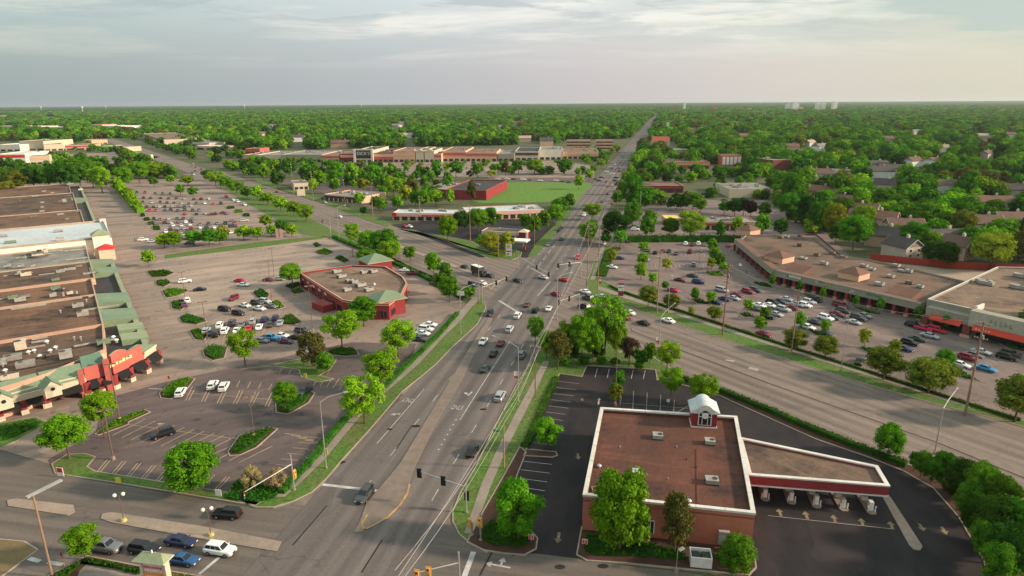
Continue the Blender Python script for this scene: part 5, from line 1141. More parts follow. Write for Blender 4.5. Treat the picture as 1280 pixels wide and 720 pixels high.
# left distance
LD = [((0, 204), (33, 203.5), 50, 10, 'white_wall', 'coping_white', 'sign_red', 'big white store with red band at the left edge'),
      ((38, 206), (63, 205), 20, 9, 'cream', 'shingle', 'peach', 'cream building with red brick base beside the white store'),
      ((0, 189), (26, 189), 40, 9, 'white_wall', 'roof_white', None, 'long pale store behind the red-banded one at the left edge'),
      ((26, 188), (56, 188), 60, 13, 'cream', 'roof_tan', None, 'tall cream gabled store in the left distance'),
      ((56, 189), (80, 188), 50, 9, 'cream', 'roof_tan', None, 'cream shop row right of the tall gabled store'),
      ((82, 188), (120, 187), 40, 7, 'peach', 'roof_tan', 'salmon', 'low peach shops in the left distance'),
      ((115, 181), (135, 180), 30, 7, 'peach', 'tile_red', None, 'small building with flat red roof in the left distance'),
      ((127, 188), (150, 190), 30, 6, 'cream', 'roof_grey', None, 'low cream shop with parked cars in the left distance'),
      ((180, 173), (206, 182), 60, 9, 'cream', 'roof_tan', 'salmon', 'cream block with red lower front beside the far left road'),
      ((206, 174), (226, 178), 60, 7, 'peach', 'roof_grey', None, 'peach low block right of the cream and red one'),
      ((224, 181), (262, 184), 50, 6, 'cream', 'roof_grey', None, 'long grey-roofed shop row near the far left crossing'),
      ((245, 187), (281, 188), 30, 5, 'peach', 'coping_white', None, 'white-topped low shops near the far left crossing'),
      ((177, 201), (192, 199), 14, 5, 'white_wall', 'roof_grey', None, 'tiny white shop with a tall end pier in the left trees'),
      ((307, 192), (325, 192), 30, 6, 'salmon', 'roof_tan', None, 'small salmon shop left of the far strip'),
      ((113, 160), (128, 160), 60, 9, 'peach', 'roof_tan', None, 'distant peach block above the left woods'), ((130, 161.5), (152, 162), 60, 9, 'white_wall', 'roof_white', None, 'distant white block above the left woods, middle one'),
      ((154, 163), (166, 163), 50, 9, 'white_wall', 'roof_white', None, 'distant white block above the left woods, left of the crossing'), ((56, 163), (81, 163), 60, 8, 'cream', 'roof_white', None, 'wide distant cream shed in the left woods'),
      ((33, 161), (52, 161), 60, 7, 'cream', 'roof_white', None, 'small distant cream shed in the left woods'), ((-3, 162), (18, 162), 60, 9, 'cream', 'roof_white', None, 'distant cream building touching the left edge'),
      ((171, 163), (180, 163), 40, 8, 'white_wall', 'roof_white', None, 'small white distant block right of the middle one'), ((58, 149.5), (70, 149.5), 80, 9, 'peach', 'roof_tan', None, 'tiny peach building far back on the left'),
      ((-2, 147), (10, 147), 90, 10, 'white_wall', 'roof_white', None, 'white building near the horizon at the left edge'), ((222, 161), (237, 161), 50, 7, 'cream', 'roof_grey', None, 'low grey roof in the woods above the far left crossing')]
for i, (a, b, dp, h_, mw, mr_, bd, lb) in enumerate(LD): shop('distant_store', lb, 'store', a, b, dp, h_*1.0, mw, mr_, 'coping_white', .6, bd, 3 if a[1] > 175 else 0, 'glass_store', None, 1 if a[1] > 175 else 0)
# skyline
SK = [(985, 7, 30, 'trim_white'), (993, 8, 36, 'trim_white'), (1000, 5, 28, 'peach'), (1021, 4, 38, 'trim_white'), (1028, 4, 34, 'trim_white'), (1042, 5, 42, 'trim_white'), (843, 6, 34, 'salmon'), (838, 12, 16, 'salmon'), (892, 6, 36, 'salmon'), (890, 18, 18, 'salmon'), (935, 16, 14, 'peach'), (855, 2, 44, 'trim_white')]
for i, (px, wpx, hh, mw) in enumerate(sorted(SK)):
    c = P(px, 139.5); k_ = mpx(c)*wpx/2; col = {'trim_white': 'white', 'peach': 'peach', 'salmon': 'red brick'}[mw]
    r = empty('tower_block', (c.x, c.y, 0), 'tiny %s tower on the horizon, %s of the skyline blocks' % (col, ordn(i, len(SK))), 'tower block', 'towers on the skyline')
    hh = hh+14 if mw == 'trim_white' else hh*.7+4
    mb = MB(); mb.obox(c, (1, 0, 0), k_, 14, 0, hh, mw, 'roof_grey'); part(mb, 'wall', r)
    mb = MB(); mb.obox(c, (1, 0, 0), k_*.4, 6, hh, hh+4, mw); part(mb, 'roof_house', r)
for i, (px, py, hh) in enumerate(((104, 142, 42), (133, 138, 44), (306, 138, 44), (452, 136, 46), (52, 139.5, 40))):
    c = P(px, py); r = empty('water_tower', (c.x, c.y, 0), 'pale distant water tower, %s along the left skyline' % ordn(sorted([104, 133, 306, 452, 52]).index(px), 5), 'water tower', 'distant water towers')
    mb = MB(); mb.tube((c.x, c.y, 0), (c.x, c.y, hh), 2, 1.6, 'trim_white'); part(mb, 'stem', r)
    mb = MB(); n = 8
    for k in range(4):
        t0, t1 = math.pi*k/4, math.pi*(k+1)/4; mb.tube((c.x, c.y, hh+7-7*math.cos(t0)), (c.x, c.y, hh+7-7*math.cos(t1)), 8*math.sin(t0)+.01, 8*math.sin(t1)+.01, 'trim_white', 12, False)
    part(mb, 'tank', r)
# red fence
f0, f1, f2 = P(1087, 325), P(1197, 336), P(1300, 340)
fe = empty('wooden_fence', (f0.x, f0.y, 0), 'long red wooden fence behind the big store', 'fence')
for a, b in ((f0, f1), (f1, f2)):
    L = (b-a).length; d = (b-a).normalized(); n = int(L/2.6)
    for i in range(n):
        p, q = a+d*L*i/n, a+d*L*(i+.97)/n; mb = MB(); mb.wall(p, q, .08, 0, 2.7, 'fence_red')
        m_ = 9
        for k in range(m_): mb.obox(p+(q-p)*((k+.5)/m_)-Vector((-d.y, d.x, 0))*.04, d, (q-p).length/m_*.42, .03, 0, 2.75+.06*(k % 2), 'fence_red')
        part(mb, 'fence_panel', fe)
        mb = MB(); mb.obox(p, d, .09, .12, 0, 3.0, 'fence_red'); part(mb, 'post', fe)
# ================================================================ trees and hedges
def ico_dirs():
    bm = bmesh.new(); bmesh.ops.create_icosphere(bm, subdivisions=1, radius=1); v = [x.co.copy() for x in bm.verts]; f = [tuple(a.index for a in q.verts) for q in bm.faces]; bm.free(); return v, f
IV, IF = ico_dirs()
def rdir(rg):
    z = rg.uniform(-1, 1); t = rg.uniform(0, 2*math.pi); s = math.sqrt(1-z*z); return Vector((s*math.cos(t), s*math.sin(t), z))
def crown_mesh(name, seed, lobes, lr, leaves, lsz, prof, core=.82, airy=0.0, drop=0.0):
    """crown of radius ~1, height 0..1 in z (z is scaled separately). prof(h)->radius at height"""
    rg = random.Random(seed); V = []; Fc = []
    L = []
    for i in range(lobes):
        h = ((i+.5)/lobes)**.85; h = min(.93, max(.07, h+rg.uniform(-.05, .05))); rr = prof(h)
        t = i*2.399963+rg.uniform(-.4, .4); k = rr*rg.choice([.35, .62, .72, .78, .82]) if rr > lr else rr*.4
        r_ = lr*rg.uniform(.6, 1.35)
        L.append((Vector((k*math.cos(t), k*math.sin(t), h)), r_, r_*rg.uniform(.42, .62)))
    for c, r_, rz in L:
        if core > 0:
            b = len(V); ph = rg.uniform(0, 9)
            for v in IV:
                q = 1+.22*math.sin(v.x*5+ph)*math.cos(v.y*4-ph+v.z*3)
                V.append((c.x+v.x*r_*core*q, c.y+v.y*r_*core*q, c.z+v.z*rz*core*q))
            Fc += [tuple(b+a for a in f) for f in IF]
    tot = sum(r_*r_ for _, r_, _ in L)
    for c, r_, rz in L:
        n = int(leaves*r_*r_/tot)
        for _ in range(n):
            d = rdir(rg)
            if d.z < -.35 and rg.random() < .6: d.z = -d.z
            rad = rg.uniform(.78, 1.14)
            p = Vector((c.x+d.x*r_*rad, c.y+d.y*r_*rad, c.z+d.z*rz*rad - drop*rg.random()))
            nrm = (Vector((d.x, d.y, d.z+.25)).normalized()+rdir(rg)*.75).normalized()
            a = nrm.orthogonal().normalized(); a.rotate(Matrix.Rotation(rg.uniform(0, 6.28), 3, nrm)); bb = nrm.cross(a)
            s = lsz*rg.uniform(.6, 1.3); b = len(V)
            for (x, y) in ((-1, -.15), (-.1, -.75), (1, .1), (.1, .8)):
                w_ = p+a*x*s+bb*y*s
                V.append((w_.x, w_.y, p.z+(a.z*x+bb.z*y)*s*.62))
            Fc.append((b, b+1, b+2, b+3))
    zs = [v[2] for v in V]; z0, z1 = min(zs), max(zs); rs = max(math.hypot(v[0], v[1]) for v in V)*.95
    V = [(v[0]/rs, v[1]/rs, (v[2]-z0)/(z1-z0)) for v in V]
    me = bpy.data.meshes.new(name); me.from_pydata(V, [], Fc); me.update(); return me
def p_round(h): return max(.12, math.sin(math.pi*min(1, (h*.86+.10)))**.62)
def p_oval(h): return max(.12, math.sin(math.pi*(h**.8*.9+.06))**.8)
def p_flat(h): return max(.15, (1-(abs(h-.58)/.62)**2.2)) if h < 1 else .2
def p_cone(h): return max(.06, (1-h)**.85*1.0)
CR_ = {}
def mk_protos():
    for k in range(4):
        CR_['round', k] = crown_mesh('crown', 10+k, 38, .31, 6000, .048, p_round, core=.74)
        CR_['oval', k] = crown_mesh('crown', 30+k, 30, .34, 3600, .066, p_oval)
        CR_['flat', k] = crown_mesh('crown', 50+k, 30, .27, 5600, .044, p_flat, core=.6, drop=.03)
        CR_['airy', k] = crown_mesh('crown', 70+k, 26, .27, 3800, .052, p_oval, core=.5, drop=.03)
        CR_['cone', k] = crown_mesh('crown', 90+k, 26, .26, 2000, .07, p_cone)
        CR_['low', k] = crown_mesh('crown', 110+k, 17, .42, 620, .13, p_round)
        CR_['lowoval', k] = crown_mesh('crown', 130+k, 14, .42, 520, .14, p_oval)
        CR_['tiny', k] = crown_mesh('crown', 150+k, 9, .5, 150, .22, p_round)
    for me in CR_.values():
        for m_ in ('leaf_mid',): me.materials.append(MATS[m_])
mk_protos()
def trunk_mesh(seed):
    rg = random.Random(seed); mb = MB()
    mb.tube((0, 0, 0), (0, 0, .45), .5, .36, 'trunk_bark', 7, False); mb.tube((0, 0, .45), (.05, 0, 1.0), .36, .24, 'trunk_bark', 7)
    for i in range(4):
        t = i*1.6+rg.uniform(0, .8); mb.tube((0, 0, .5+.08*i), (math.cos(t)*2.2, math.sin(t)*2.2, 1.05+.08*i), .2, .09, 'trunk_bark', 5)
    me = bpy.data.meshes.new('trunk'); me.from_pydata(mb.v, [], mb.f); me.materials.append(MATS['trunk_bark']); me.update(); return me
TR_ = [trunk_mesh(i) for i in range(3)]
KIND = {'mid': ('round', 'leaf_mid', 'mid green'), 'bright': ('round', 'leaf_bright', 'bright green'), 'lime': ('flat', 'leaf_lime', 'lime green'), 'limeround': ('round', 'leaf_lime', 'lime green'),
        'dark': ('round', 'leaf_dark', 'dark green'), 'olive': ('round', 'leaf_olive', 'olive and green'), 'gold': ('round', 'leaf_gold', 'yellow-green'),
        'brown': ('airy', 'leaf_brown', 'brownish'), 'beige': ('airy', 'leaf_beige', 'beige flowering'), 'rust': ('airy', 'leaf_rust', 'brownish green'), 'plum': ('airy', 'leaf_plum', 'dark reddish'),
        'conifer': ('cone', 'leaf_dark', 'dark conifer'), 'oval': ('oval', 'leaf_mid', 'upright green'), 'lovel': ('airy', 'leaf_bright', 'light airy green')}
TREES = []       # footprint list for exclusion
NT = [0]
def tree(bx, by, ty, w, kind, label=None, group=None, name='tree', clear=.22, cy_=None):
    """trunk base pixel (bx,by), crown top row ty, crown width w pixels"""
    p = P(bx, by); h = max(1.2, height_at(bx, by, ty)); top = Vector((p.x, p.y, h)); dep = Q((p.x, p.y, h*.6))[2]; wm = w/F*dep
    sh, lm, cname = KIND[kind]; NT[0] += 1; k = NT[0] % 4; rg = random.Random(NT[0]*7+3)
    if w < 26: sh = {'round': 'low', 'oval': 'lowoval', 'flat': 'low', 'airy': 'lowoval', 'cone': 'cone'}[sh]
    r = empty(name, p, label or (cname+' tree'), 'tree' if name != 'shrub' else 'shrub', group)
    r['cname'] = cname; r['px'] = bx
    me = CR_[sh, k]; c = bpy.data.objects.new('crown', me); COL.objects.link(c); c.parent = r
    zb = h*clear; c.location = (0, 0, zb); c.scale = (wm/2, wm/2*rg.uniform(.92, 1.05), h-zb); c.rotation_euler = (0, 0, rg.uniform(0, 6.28))
    c.material_slots[0].link = 'OBJECT'; c.material_slots[0].material = MATS[lm]
    if clear > 0:
        t = bpy.data.objects.new('trunk', TR_[k % 3]); COL.objects.link(t); t.parent = r; tr_ = max(.10, wm*.028); t.scale = (tr_*1.6, tr_*1.6, zb+(h-zb)*.45)
    TREES.append((p.x, p.y, wm/2)); return r
def grove(lst, phrase, group, name='tree'):
    """lst of (bx,by,ty,w,kind); labels count the same kind from the left"""
    rs = [tree(*t, group=group, name=name) for t in lst]
    byk = {}
    for r in rs: byk.setdefault(r['cname'], []).append(r)
    for k, g in byk.items():
        g.sort(key=lambda r: r['px'])
        for i, r in enumerate(g):
            o = ordn(i, len(g)); nm = 'tree' if name != 'shrub' else 'shrub'
            if k == 'dark conifer': nm = ''
            kk = (k+' '+nm).strip()
            r['label'] = (ordw(i, len(g))+' %s %s' % (kk, phrase)).strip()
    return rs
# --- near, individually described
tree(648, 676, 597, 68, 'bright', 'big round bright green tree at the mouth of the bank lot', clear=.16)
tree(774, 690, 588, 90, 'bright', 'largest bright green tree, in front of the brick wall of the bank', clear=.12)
tree(843, 692, 614, 46, 'rust', 'slim brownish green tree right of the biggest tree before the bank wall', clear=.15)
tree(921, 716, 669, 50, 'mid', 'low round green tree at the lower right corner of the bank bed', clear=.05)
tree(685, 562, 521, 38, 'bright', 'round green tree on the finger island left of the black lot', clear=.2)
tree(770, 509, 477, 22, 'olive', 'small yellowish tree on the narrow island at the top of the black lot', clear=.3)
tree(773, 492, 462, 17, 'mid', 'small green tree just behind the yellowish one on the narrow island', clear=.3)
tree(838, 500, 458, 34, 'lime', 'light green tree left of the clock dormer by the black lot', clear=.25)
tree(878, 508, 468, 42, 'lime', 'light green tree directly behind the clock dormer', clear=.25)
tree(833, 468, 427, 36, 'lime', 'light green tree where lawn, black lot and diagonal road meet', clear=.28)
tree(812, 456, 428, 20, 'mid', 'small darker green tree left of the light one at the lawn tip', clear=.2)
tree(786, 459, 421, 31, 'plum', 'dark reddish tree on the mulch of the corner lawn', clear=.3)
tree(756, 444, 371, 62, 'lime', 'tallest light green tree on the corner lawn of the crossing', clear=.3)
tree(727, 454, 393, 38, 'lime', 'narrow light green tree left of the tallest corner tree', clear=.25)
tree(697, 462, 414, 42, 'rust', 'brownish green tree at the left end of the corner lawn', clear=.3)
tree(669, 434, 396, 26, 'lime', 'small light green tree beside the wires at the crossing', clear=.3)
tree(747, 446, 426, 24, 'dark', 'dark low bushy tree beneath the tallest corner tree', clear=.05)
tree(716, 446, 428, 20, 'dark', 'dark low bushy tree between two light corner trees', clear=.05)
tree(715, 430, 405, 22, 'plum', 'dark airy tree at the crossing behind the corner lawn', clear=.2)
tree(1109, 572, 530, 38, 'bright', 'lone bright green tree between the black lot and the diagonal road', clear=.15)
grove([(1150, 598, 564, 30, 'mid'), (1176, 604, 565, 34, 'mid'), (1200, 620, 572, 42, 'dark'), (1222, 640, 582, 46, 'mid'), (1245, 658, 595, 50, 'mid'), (1232, 688, 620, 56, 'dark'), (1264, 694, 622, 56, 'mid'), (1250, 728, 655, 60, 'dark'), (1286, 735, 650, 60, 'mid'), (1292, 690, 616, 50, 'mid'), (1142, 590, 566, 22, 'dark'), (1163, 606, 573, 30, 'mid'), (1188, 628, 590, 34, 'dark'), (1206, 652, 606, 40, 'mid'), (1218, 676, 628, 42, 'dark'), (1228, 704, 652, 46, 'mid'), (1240, 740, 676, 52, 'mid'), (1222, 622, 578, 40, 'bright')],
      'in the dense belt at the lower right corner', 'trees of the belt right of the bank')
grove([(707, 452, 402, 32, 'lime'), (741, 452, 404, 30, 'bright'), (770, 448, 402, 30, 'lime'), (723, 440, 398, 26, 'bright'), (800, 462, 436, 22, 'mid'), (683, 448, 412, 22, 'lime')], 'filling the corner lawn of the crossing', 'trees filling the corner lawn')
grove([(705, 458, 446, 18, 'mid'), (730, 457, 446, 18, 'dark'), (752, 456, 446, 16, 'mid'), (768, 457, 447, 16, 'dark'), (798, 463, 452, 16, 'mid')], 'low on the mulch of the corner lawn', 'shrubs on the corner lawn', 'shrub')
# left lot
tree(243, 613, 556, 80, 'bright', 'wide bright green tree on the grass strip of the left lot', clear=.14)
tree(87, 574, 518, 62, 'limeround', 'wide light green tree on the rounded grass corner of the left lot', clear=.3)
tree(131, 548, 489, 44, 'limeround', 'light green tree beside the brown pole before the salmon facade', clear=.42)
tree(107, 700, 656, 50, 'bright', 'small bright tree beside the stop sign at the lower left', clear=.28)
tree(307, 459, 413, 42, 'lime', 'round light green tree between parked cars and the empty bays', clear=.25)
tree(357, 513, 476, 34, 'bright', 'small round green tree on the tear-shaped planted island', clear=.25)
tree(428, 436, 388, 54, 'lime', 'wide light green tree on the island below the red restaurant', clear=.25)
tree(455, 408, 370, 42, 'bright', 'green tree touching the near corner of the red restaurant', clear=.15)
tree(498, 446, 401, 50, 'lime', 'light green tree by the white cars right of the red restaurant', clear=.22)
tree(480, 490, 436, 54, 'lime', 'light green tree on the hedge, middle of three along the main road', clear=.28)
tree(456, 530, 471, 64, 'lime', 'nearest light green tree on the hedge along the main road', clear=.22)
tree(391, 459, 414, 46, 'rust', 'brownish tree on the island with the thin lamp post', clear=.12)
tree(407, 467, 441, 26, 'mid', 'small green tree right of the brownish island tree', clear=.15)
tree(366, 360, 328, 34, 'bright', 'green tree standing at the left corner of the red restaurant', clear=.3)
tree(317, 612, 582, 30, 'beige', 'beige flowering shrubby tree left of the traffic signal', clear=.05)
tree(346, 610, 586, 30, 'beige', 'beige flowering shrubby tree right beside the traffic signal', clear=.05)
grove([(442, 308, 278, 26, 'lime'), (462, 316, 287, 30, 'bright'), (482, 323, 286, 38, 'mid'), (488, 330, 300, 34, 'lime'), (460, 332, 311, 30, 'bright'), (513, 327, 307, 21, 'mid'), (542, 345, 314, 25, 'bright'), (557, 354, 327, 24, 'mid'), (562, 378, 345, 32, 'bright'), (552, 368, 340, 24, 'mid'), (587, 375, 357, 20, 'mid')],
      'on the hedge between the left lot and the wide road', 'trees on the hedge of the left lot')
grove([(351, 264, 245, 25, 'lime'), (367, 270, 251, 23, 'lime'), (383, 277, 255, 28, 'lime'), (335, 256, 240, 22, 'lime'), (322, 250, 232, 24, 'lime'), (310, 248, 232, 22, 'mid'), (296, 242, 225, 26, 'lime'), (284, 236, 220, 22, 'mid'), (270, 232, 214, 28, 'lime'), (262, 226, 211, 20, 'mid')],
      'in the row beside the far half of the wide road', 'trees along the wide road')
grove([(186, 333, 312, 20, 'lime'), (206, 310, 291, 24, 'lime'), (218, 311, 289, 26, 'limeround'), (243, 307, 288, 26, 'bright'), (262, 308, 285, 26, 'mid'), (275, 306, 287, 24, 'mid'), (280, 300, 282, 18, 'gold'), (305, 300, 281, 22, 'lime'), (322, 300, 283, 22, 'lime'), (333, 285, 268, 18, 'lime'), (352, 292, 275, 22, 'mid'), (365, 296, 280, 18, 'lime'), (340, 296, 281, 20, 'lime')],
      'at the edge between the packed lot and the emptier lot', 'trees between the left lots')
grove([(147, 241, 220, 18, 'limeround'), (153, 246, 226, 18, 'limeround'), (160, 252, 234, 18, 'limeround'), (166, 259, 240, 18, 'limeround'), (171, 266, 248, 18, 'limeround')],
      'in the tight row along the mall street', 'trees along the mall street')
grove([(226, 244, 230, 16, 'mid'), (242, 246, 233, 16, 'mid'), (235, 232, 219, 22, 'lime'), (193, 233, 221, 14, 'mid'), (214, 230, 218, 14, 'lime')], 'at the far end of the packed lot', 'trees at the end of the packed lot')
# right lot shrubs with yellow tops
grove([(810, 383, 357, 28, 'olive'), (840, 388, 367, 26, 'olive'), (893, 402, 382, 24, 'olive'), (993, 438, 411, 37, 'olive'), (1031, 448, 420, 36, 'olive'), (1104, 475, 434, 54, 'olive'), (1160, 492, 448, 62, 'olive'), (1268, 528, 470, 64, 'olive')],
      'round clipped, along the hedge of the diagonal road', 'round two-tone trees along the diagonal road')
grove([(1080, 434, 409, 17, 'gold'), (1117, 447, 424, 20, 'gold'), (950, 415, 395, 20, 'lime'), (864, 393, 383, 12, 'gold'), (765, 328, 311, 14, 'gold'), (804, 318, 302, 16, 'lime'), (803, 332, 315, 18, 'lime'), (801, 350, 327, 20, 'lime'), (832, 339, 322, 16, 'gold'), (815, 357, 340, 16, 'lime'), (831, 363, 351, 12, 'mid'), (868, 377, 359, 15, 'mid'), (889, 380, 363, 16, 'lime'), (934, 391, 373, 15, 'lime'), (955, 400, 383, 16, 'bright'), (999, 412, 389, 18, 'bright'), (1031, 417, 399, 15, 'bright'), (1180, 464, 436, 26, 'bright'),
       (890, 316, 297, 17, 'bright'), (893, 328, 308, 18, 'bright'), (899, 336, 316, 18, 'mid'), (889, 338, 322, 14, 'gold'), (905, 342, 327, 15, 'lime')],
      'on the small islands of the shopping lot', 'young trees on the islands of the shopping lot')
grove([(964, 360, 341, 10, 'mid'), (999, 368, 350, 10, 'mid'), (1027, 378, 357, 9, 'mid'), (1068, 387, 367, 10, 'mid'), (1099, 393, 371, 12, 'mid'), (1146, 404, 382, 14, 'mid'), (1182, 414, 393, 16, 'mid'), (1277, 436, 417, 16, 'mid')],
      'slim, before the taupe shop fronts', 'slim trees before the taupe shops')
# behind the right lot / along main road
tree(788, 262, 214, 32, 'bright', 'big round green tree beside the main road above the hedge', clear=.1)
grove([(740, 275, 254, 28, 'lime'), (737, 306, 275, 30, 'lime'), (733, 300, 284, 24, 'lime'), (768, 304, 262, 38, 'dark'), (790, 286, 252, 28, 'mid'), (775, 309, 287, 20, 'bright'), (808, 300, 269, 22, 'bright'), (812, 285, 262, 22, 'mid'), (837, 297, 272, 26, 'mid'), (862, 300, 262, 40, 'lime'), (900, 300, 275, 17, 'mid'), (921, 292, 270, 16, 'lime'), (822, 258, 236, 24, 'bright'), (805, 252, 232, 22, 'mid'), (780, 284, 268, 26, 'mid'), (757, 306, 290, 18, 'mid'), (806, 262, 240, 20, 'mid')],
      'between the main road and the hedge of the shopping lot', 'trees right of the main road')
grove([(838, 263, 246, 14, 'conifer'), (845, 264, 244, 16, 'conifer'), (853, 264, 243, 16, 'conifer'), (866, 262, 240, 28, 'mid'), (875, 266, 248, 22, 'bright'), (905, 268, 250, 20, 'mid'), (918, 270, 247, 22, 'dark'), (929, 270, 246, 24, 'dark'), (938, 272, 250, 22, 'plum'), (955, 274, 252, 20, 'mid'), (952, 296, 266, 24, 'bright'), (975, 296, 272, 22, 'mid')],
      'behind the orange-red restaurant', 'trees behind the restaurants')
grove([(986, 262, 214, 26, 'mid'), (984, 276, 240, 30, 'mid'), (1008, 282, 244, 30, 'dark'), (1018, 292, 252, 26, 'mid'), (1040, 298, 252, 34, 'gold'), (1066, 312, 268, 46, 'bright'), (1085, 305, 275, 24, 'dark'), (1044, 305, 278, 22, 'dark'), (1166, 332, 300, 38, 'dark'), (1182, 336, 302, 28, 'dark'), (1138, 318, 276, 40, 'mid'), (1200, 300, 262, 34, 'olive'), (1238, 338, 288, 58, 'gold'), (1280, 338, 275, 44, 'rust'), (1146, 292, 262, 30, 'mid'), (1103, 262, 234, 34, 'mid'), (1030, 262, 236, 30, 'bright'), (1052, 274, 246, 30, 'mid'), (1078, 286, 256, 30, 'lime'), (1062, 262, 236, 28, 'dark'), (1118, 306, 280, 34, 'olive'), (1160, 318, 288, 30, 'bright'), (1212, 314, 282, 36, 'mid'), (1252, 306, 272, 40, 'bright'), (1240, 276, 248, 32, 'mid'), (1200, 282, 252, 34, 'mid'), (1276, 270, 246, 30, 'bright')],
      'between the houses behind the red fence', 'trees among the houses')
# petrol station corner and middle
grove([(560, 303, 268, 28, 'limeround'), (577, 292, 262, 26, 'dark'), (598, 290, 260, 32, 'bright'), (615, 288, 258, 26, 'mid'), (602, 312, 292, 20, 'bright'), (614, 318, 289, 30, 'gold'), (634, 316, 289, 24, 'gold'), (668, 297, 268, 22, 'bright'), (681, 290, 262, 24, 'mid'), (694, 282, 254, 26, 'bright'), (700, 270, 246, 24, 'mid'), (712, 262, 241, 18, 'mid'), (657, 288, 266, 18, 'mid')],
      'around the petrol station', 'trees around the petrol station')
grove([(470, 264, 244, 18, 'mid'), (478, 266, 246, 20, 'bright'), (497, 263, 243, 20, 'bright'), (450, 258, 240, 18, 'lime'), (455, 270, 258, 12, 'dark'), (507, 256, 230, 22, 'gold'), (515, 250, 222, 22, 'rust'), (520, 260, 236, 22, 'mid'), (530, 262, 236, 20, 'bright'), (545, 258, 236, 22, 'lime'), (563, 258, 235, 14, 'lime'), (590, 256, 226, 16, 'rust'), (492, 244, 220, 28, 'lime'), (480, 238, 215, 24, 'mid'), (470, 232, 205, 22, 'bright'), (455, 240, 222, 20, 'olive'),
       (420, 232, 200, 26, 'bright'), (440, 230, 203, 22, 'lime'), (400, 236, 212, 20, 'lime'), (385, 232, 204, 22, 'mid'), (418, 242, 224, 14, 'mid'), (392, 242, 222, 14, 'lime'), (362, 222, 200, 24, 'mid'), (348, 236, 212, 22, 'dark'), (345, 222, 198, 20, 'lime'), (330, 226, 206, 18, 'lime'),
       (546, 222, 202, 20, 'mid'), (570, 222, 200, 24, 'mid'), (597, 222, 202, 20, 'bright'), (622, 216, 204, 14, 'mid'), (615, 222, 212, 16, 'gold'), (648, 218, 198, 18, 'mid'), (668, 218, 198, 28, 'limeround'), (706, 218, 197, 24, 'mid'), (632, 220, 202, 14, 'rust')],
      'between the wide road and the far shopping strip', 'trees before the far strip')
# left belt behind the mall
belt = []
rg = random.Random(21)
for i in range(15): belt.append((4+i*14+rg.uniform(-3, 3), 236+rg.uniform(-8, 6)-(6 if i > 9 else 0), 202+rg.uniform(-4, 6)+(6 if i < 3 else 0), 26+rg.uniform(-4, 8), rg.choice(['mid', 'mid', 'bright', 'dark', 'lime'])))
belt += [(24, 242, 212, 26, 'olive'), (8, 246, 226, 30, 'olive'), (160, 228, 204, 20, 'rust'), (110, 228, 198, 30, 'bright')]
grove(belt, 'in the belt behind the long mall', 'trees of the belt behind the mall')
rowr = []
for i in range(12):
    q = MR(420+i*55, -27.5+rg.uniform(-2, 2)); a, b, d = Q((q.x, q.y, 0)); rowr.append((a, b, Q((q.x, q.y, 9+rg.uniform(0, 3)))[1], 9.5*F/d, rg.choice(['lime', 'bright', 'mid'])))
grove(rowr, 'in the row right of the far main road', 'trees right of the far main road')
rowl = []
for i in range(8):
    q = MR(500+i*55, -61+rg.uniform(-3, 1)); a, b, d = Q((q.x, q.y, 0)); rowl.append((a, b, Q((q.x, q.y, 9+rg.uniform(0, 3)))[1], 9.5*F/d, rg.choice(['lime', 'bright', 'mid'])))
grove(rowl, 'in the row left of the far main road', 'trees left of the far main road')

# --- hedges and shrub beds made of small leaf faces round a solid core
def leafy(mb, p, n, s, rg, m, up=.3):
    for _ in range(n): pass
def hedge_obj(name, label, cat, path, wd, ht, m='hedge_leaf', group=None, dens=26, taper=True, size=.16):
    """clipped hedge along a pixel path"""
    pts = [P(*q) for q in path]; base = pts[0]; mb = MB(); rg = random.Random(int(base.x*10) ^ 77)
    for a, b in zip(pts, pts[1:]):
        d = (b-a); L = d.length; d.normalize(); n = Vector((-d.y, d.x, 0)); k = max(1, int(L/2.2))
        for i in range(k):
            c = a+d*(L*(i+.5)/k); hh = ht*rg.uniform(.82, 1.0); ww = wd*rg.uniform(.85, 1)
            mb.obox(c, d, L/k*.52, ww*.42, .1, hh*.88, m)
        for i in range(int(L*wd*dens)):
            u_ = rg.random()*L; s_ = rg.uniform(-.5, .5); e = rg.random()
            if e < .5: p = a+d*u_+n*s_*wd+Vector((0, 0, ht*rg.uniform(.85, 1.08))); nr = Vector((0, 0, 1))
            else: sg = rg.choice((-1, 1)); p = a+d*u_+n*sg*wd*.5+Vector((0, 0, ht*rg.uniform(.15, 1))); nr = n*sg
            nr = (nr+rdir(rg)*.8).normalized(); x = nr.orthogonal().normalized(); y = nr.cross(x); s = size*rg.uniform(.6, 1.4)
            mb.face([p-x*s, p-y*s*.7, p+x*s, p+y*s*.7], m)
    o = rebase(mb, base).build(name, None, base); return tag(o, label, cat, group)
hedge_obj('hedge', 'long clipped hedge between the black bank lot and the diagonal road', 'hedge', [(850, 474), (900, 490), (960, 514.5), (1020, 541), (1090, 568), (1132, 584)], 1.5, 1.2, dens=30)
hedge_obj('hedge', 'low dark hedge between the shopping lot and the diagonal road', 'hedge', [(762, 358), (775, 365), (860, 393), (960, 426), (1085, 465.5), (1212, 507), (1275, 527)], .9, .8, 'leaf_dark', dens=14)
hedge_obj('hedge', 'clipped hedge left of the main road below the restaurant', 'hedge', [(352, 618), (378, 590), (396, 570), (415, 545), (438, 520), (482, 484), (515, 452), (548, 420), (572, 393)], 1.5, 1.1, dens=16)
hedge_obj('hedge', 'hedge between the left lot and the wide road', 'hedge', [(415, 297), (470, 319), (520, 342), (560, 362), (580, 374)], 2.2, 1.3, dens=5, size=.3)
hedge_obj('hedge', 'dense tall hedge along the far side of the shopping lot', 'hedge', [(782, 303), (840, 302), (905, 302), (925, 303)], 3.5, 3.6, dens=2.5, size=.4)
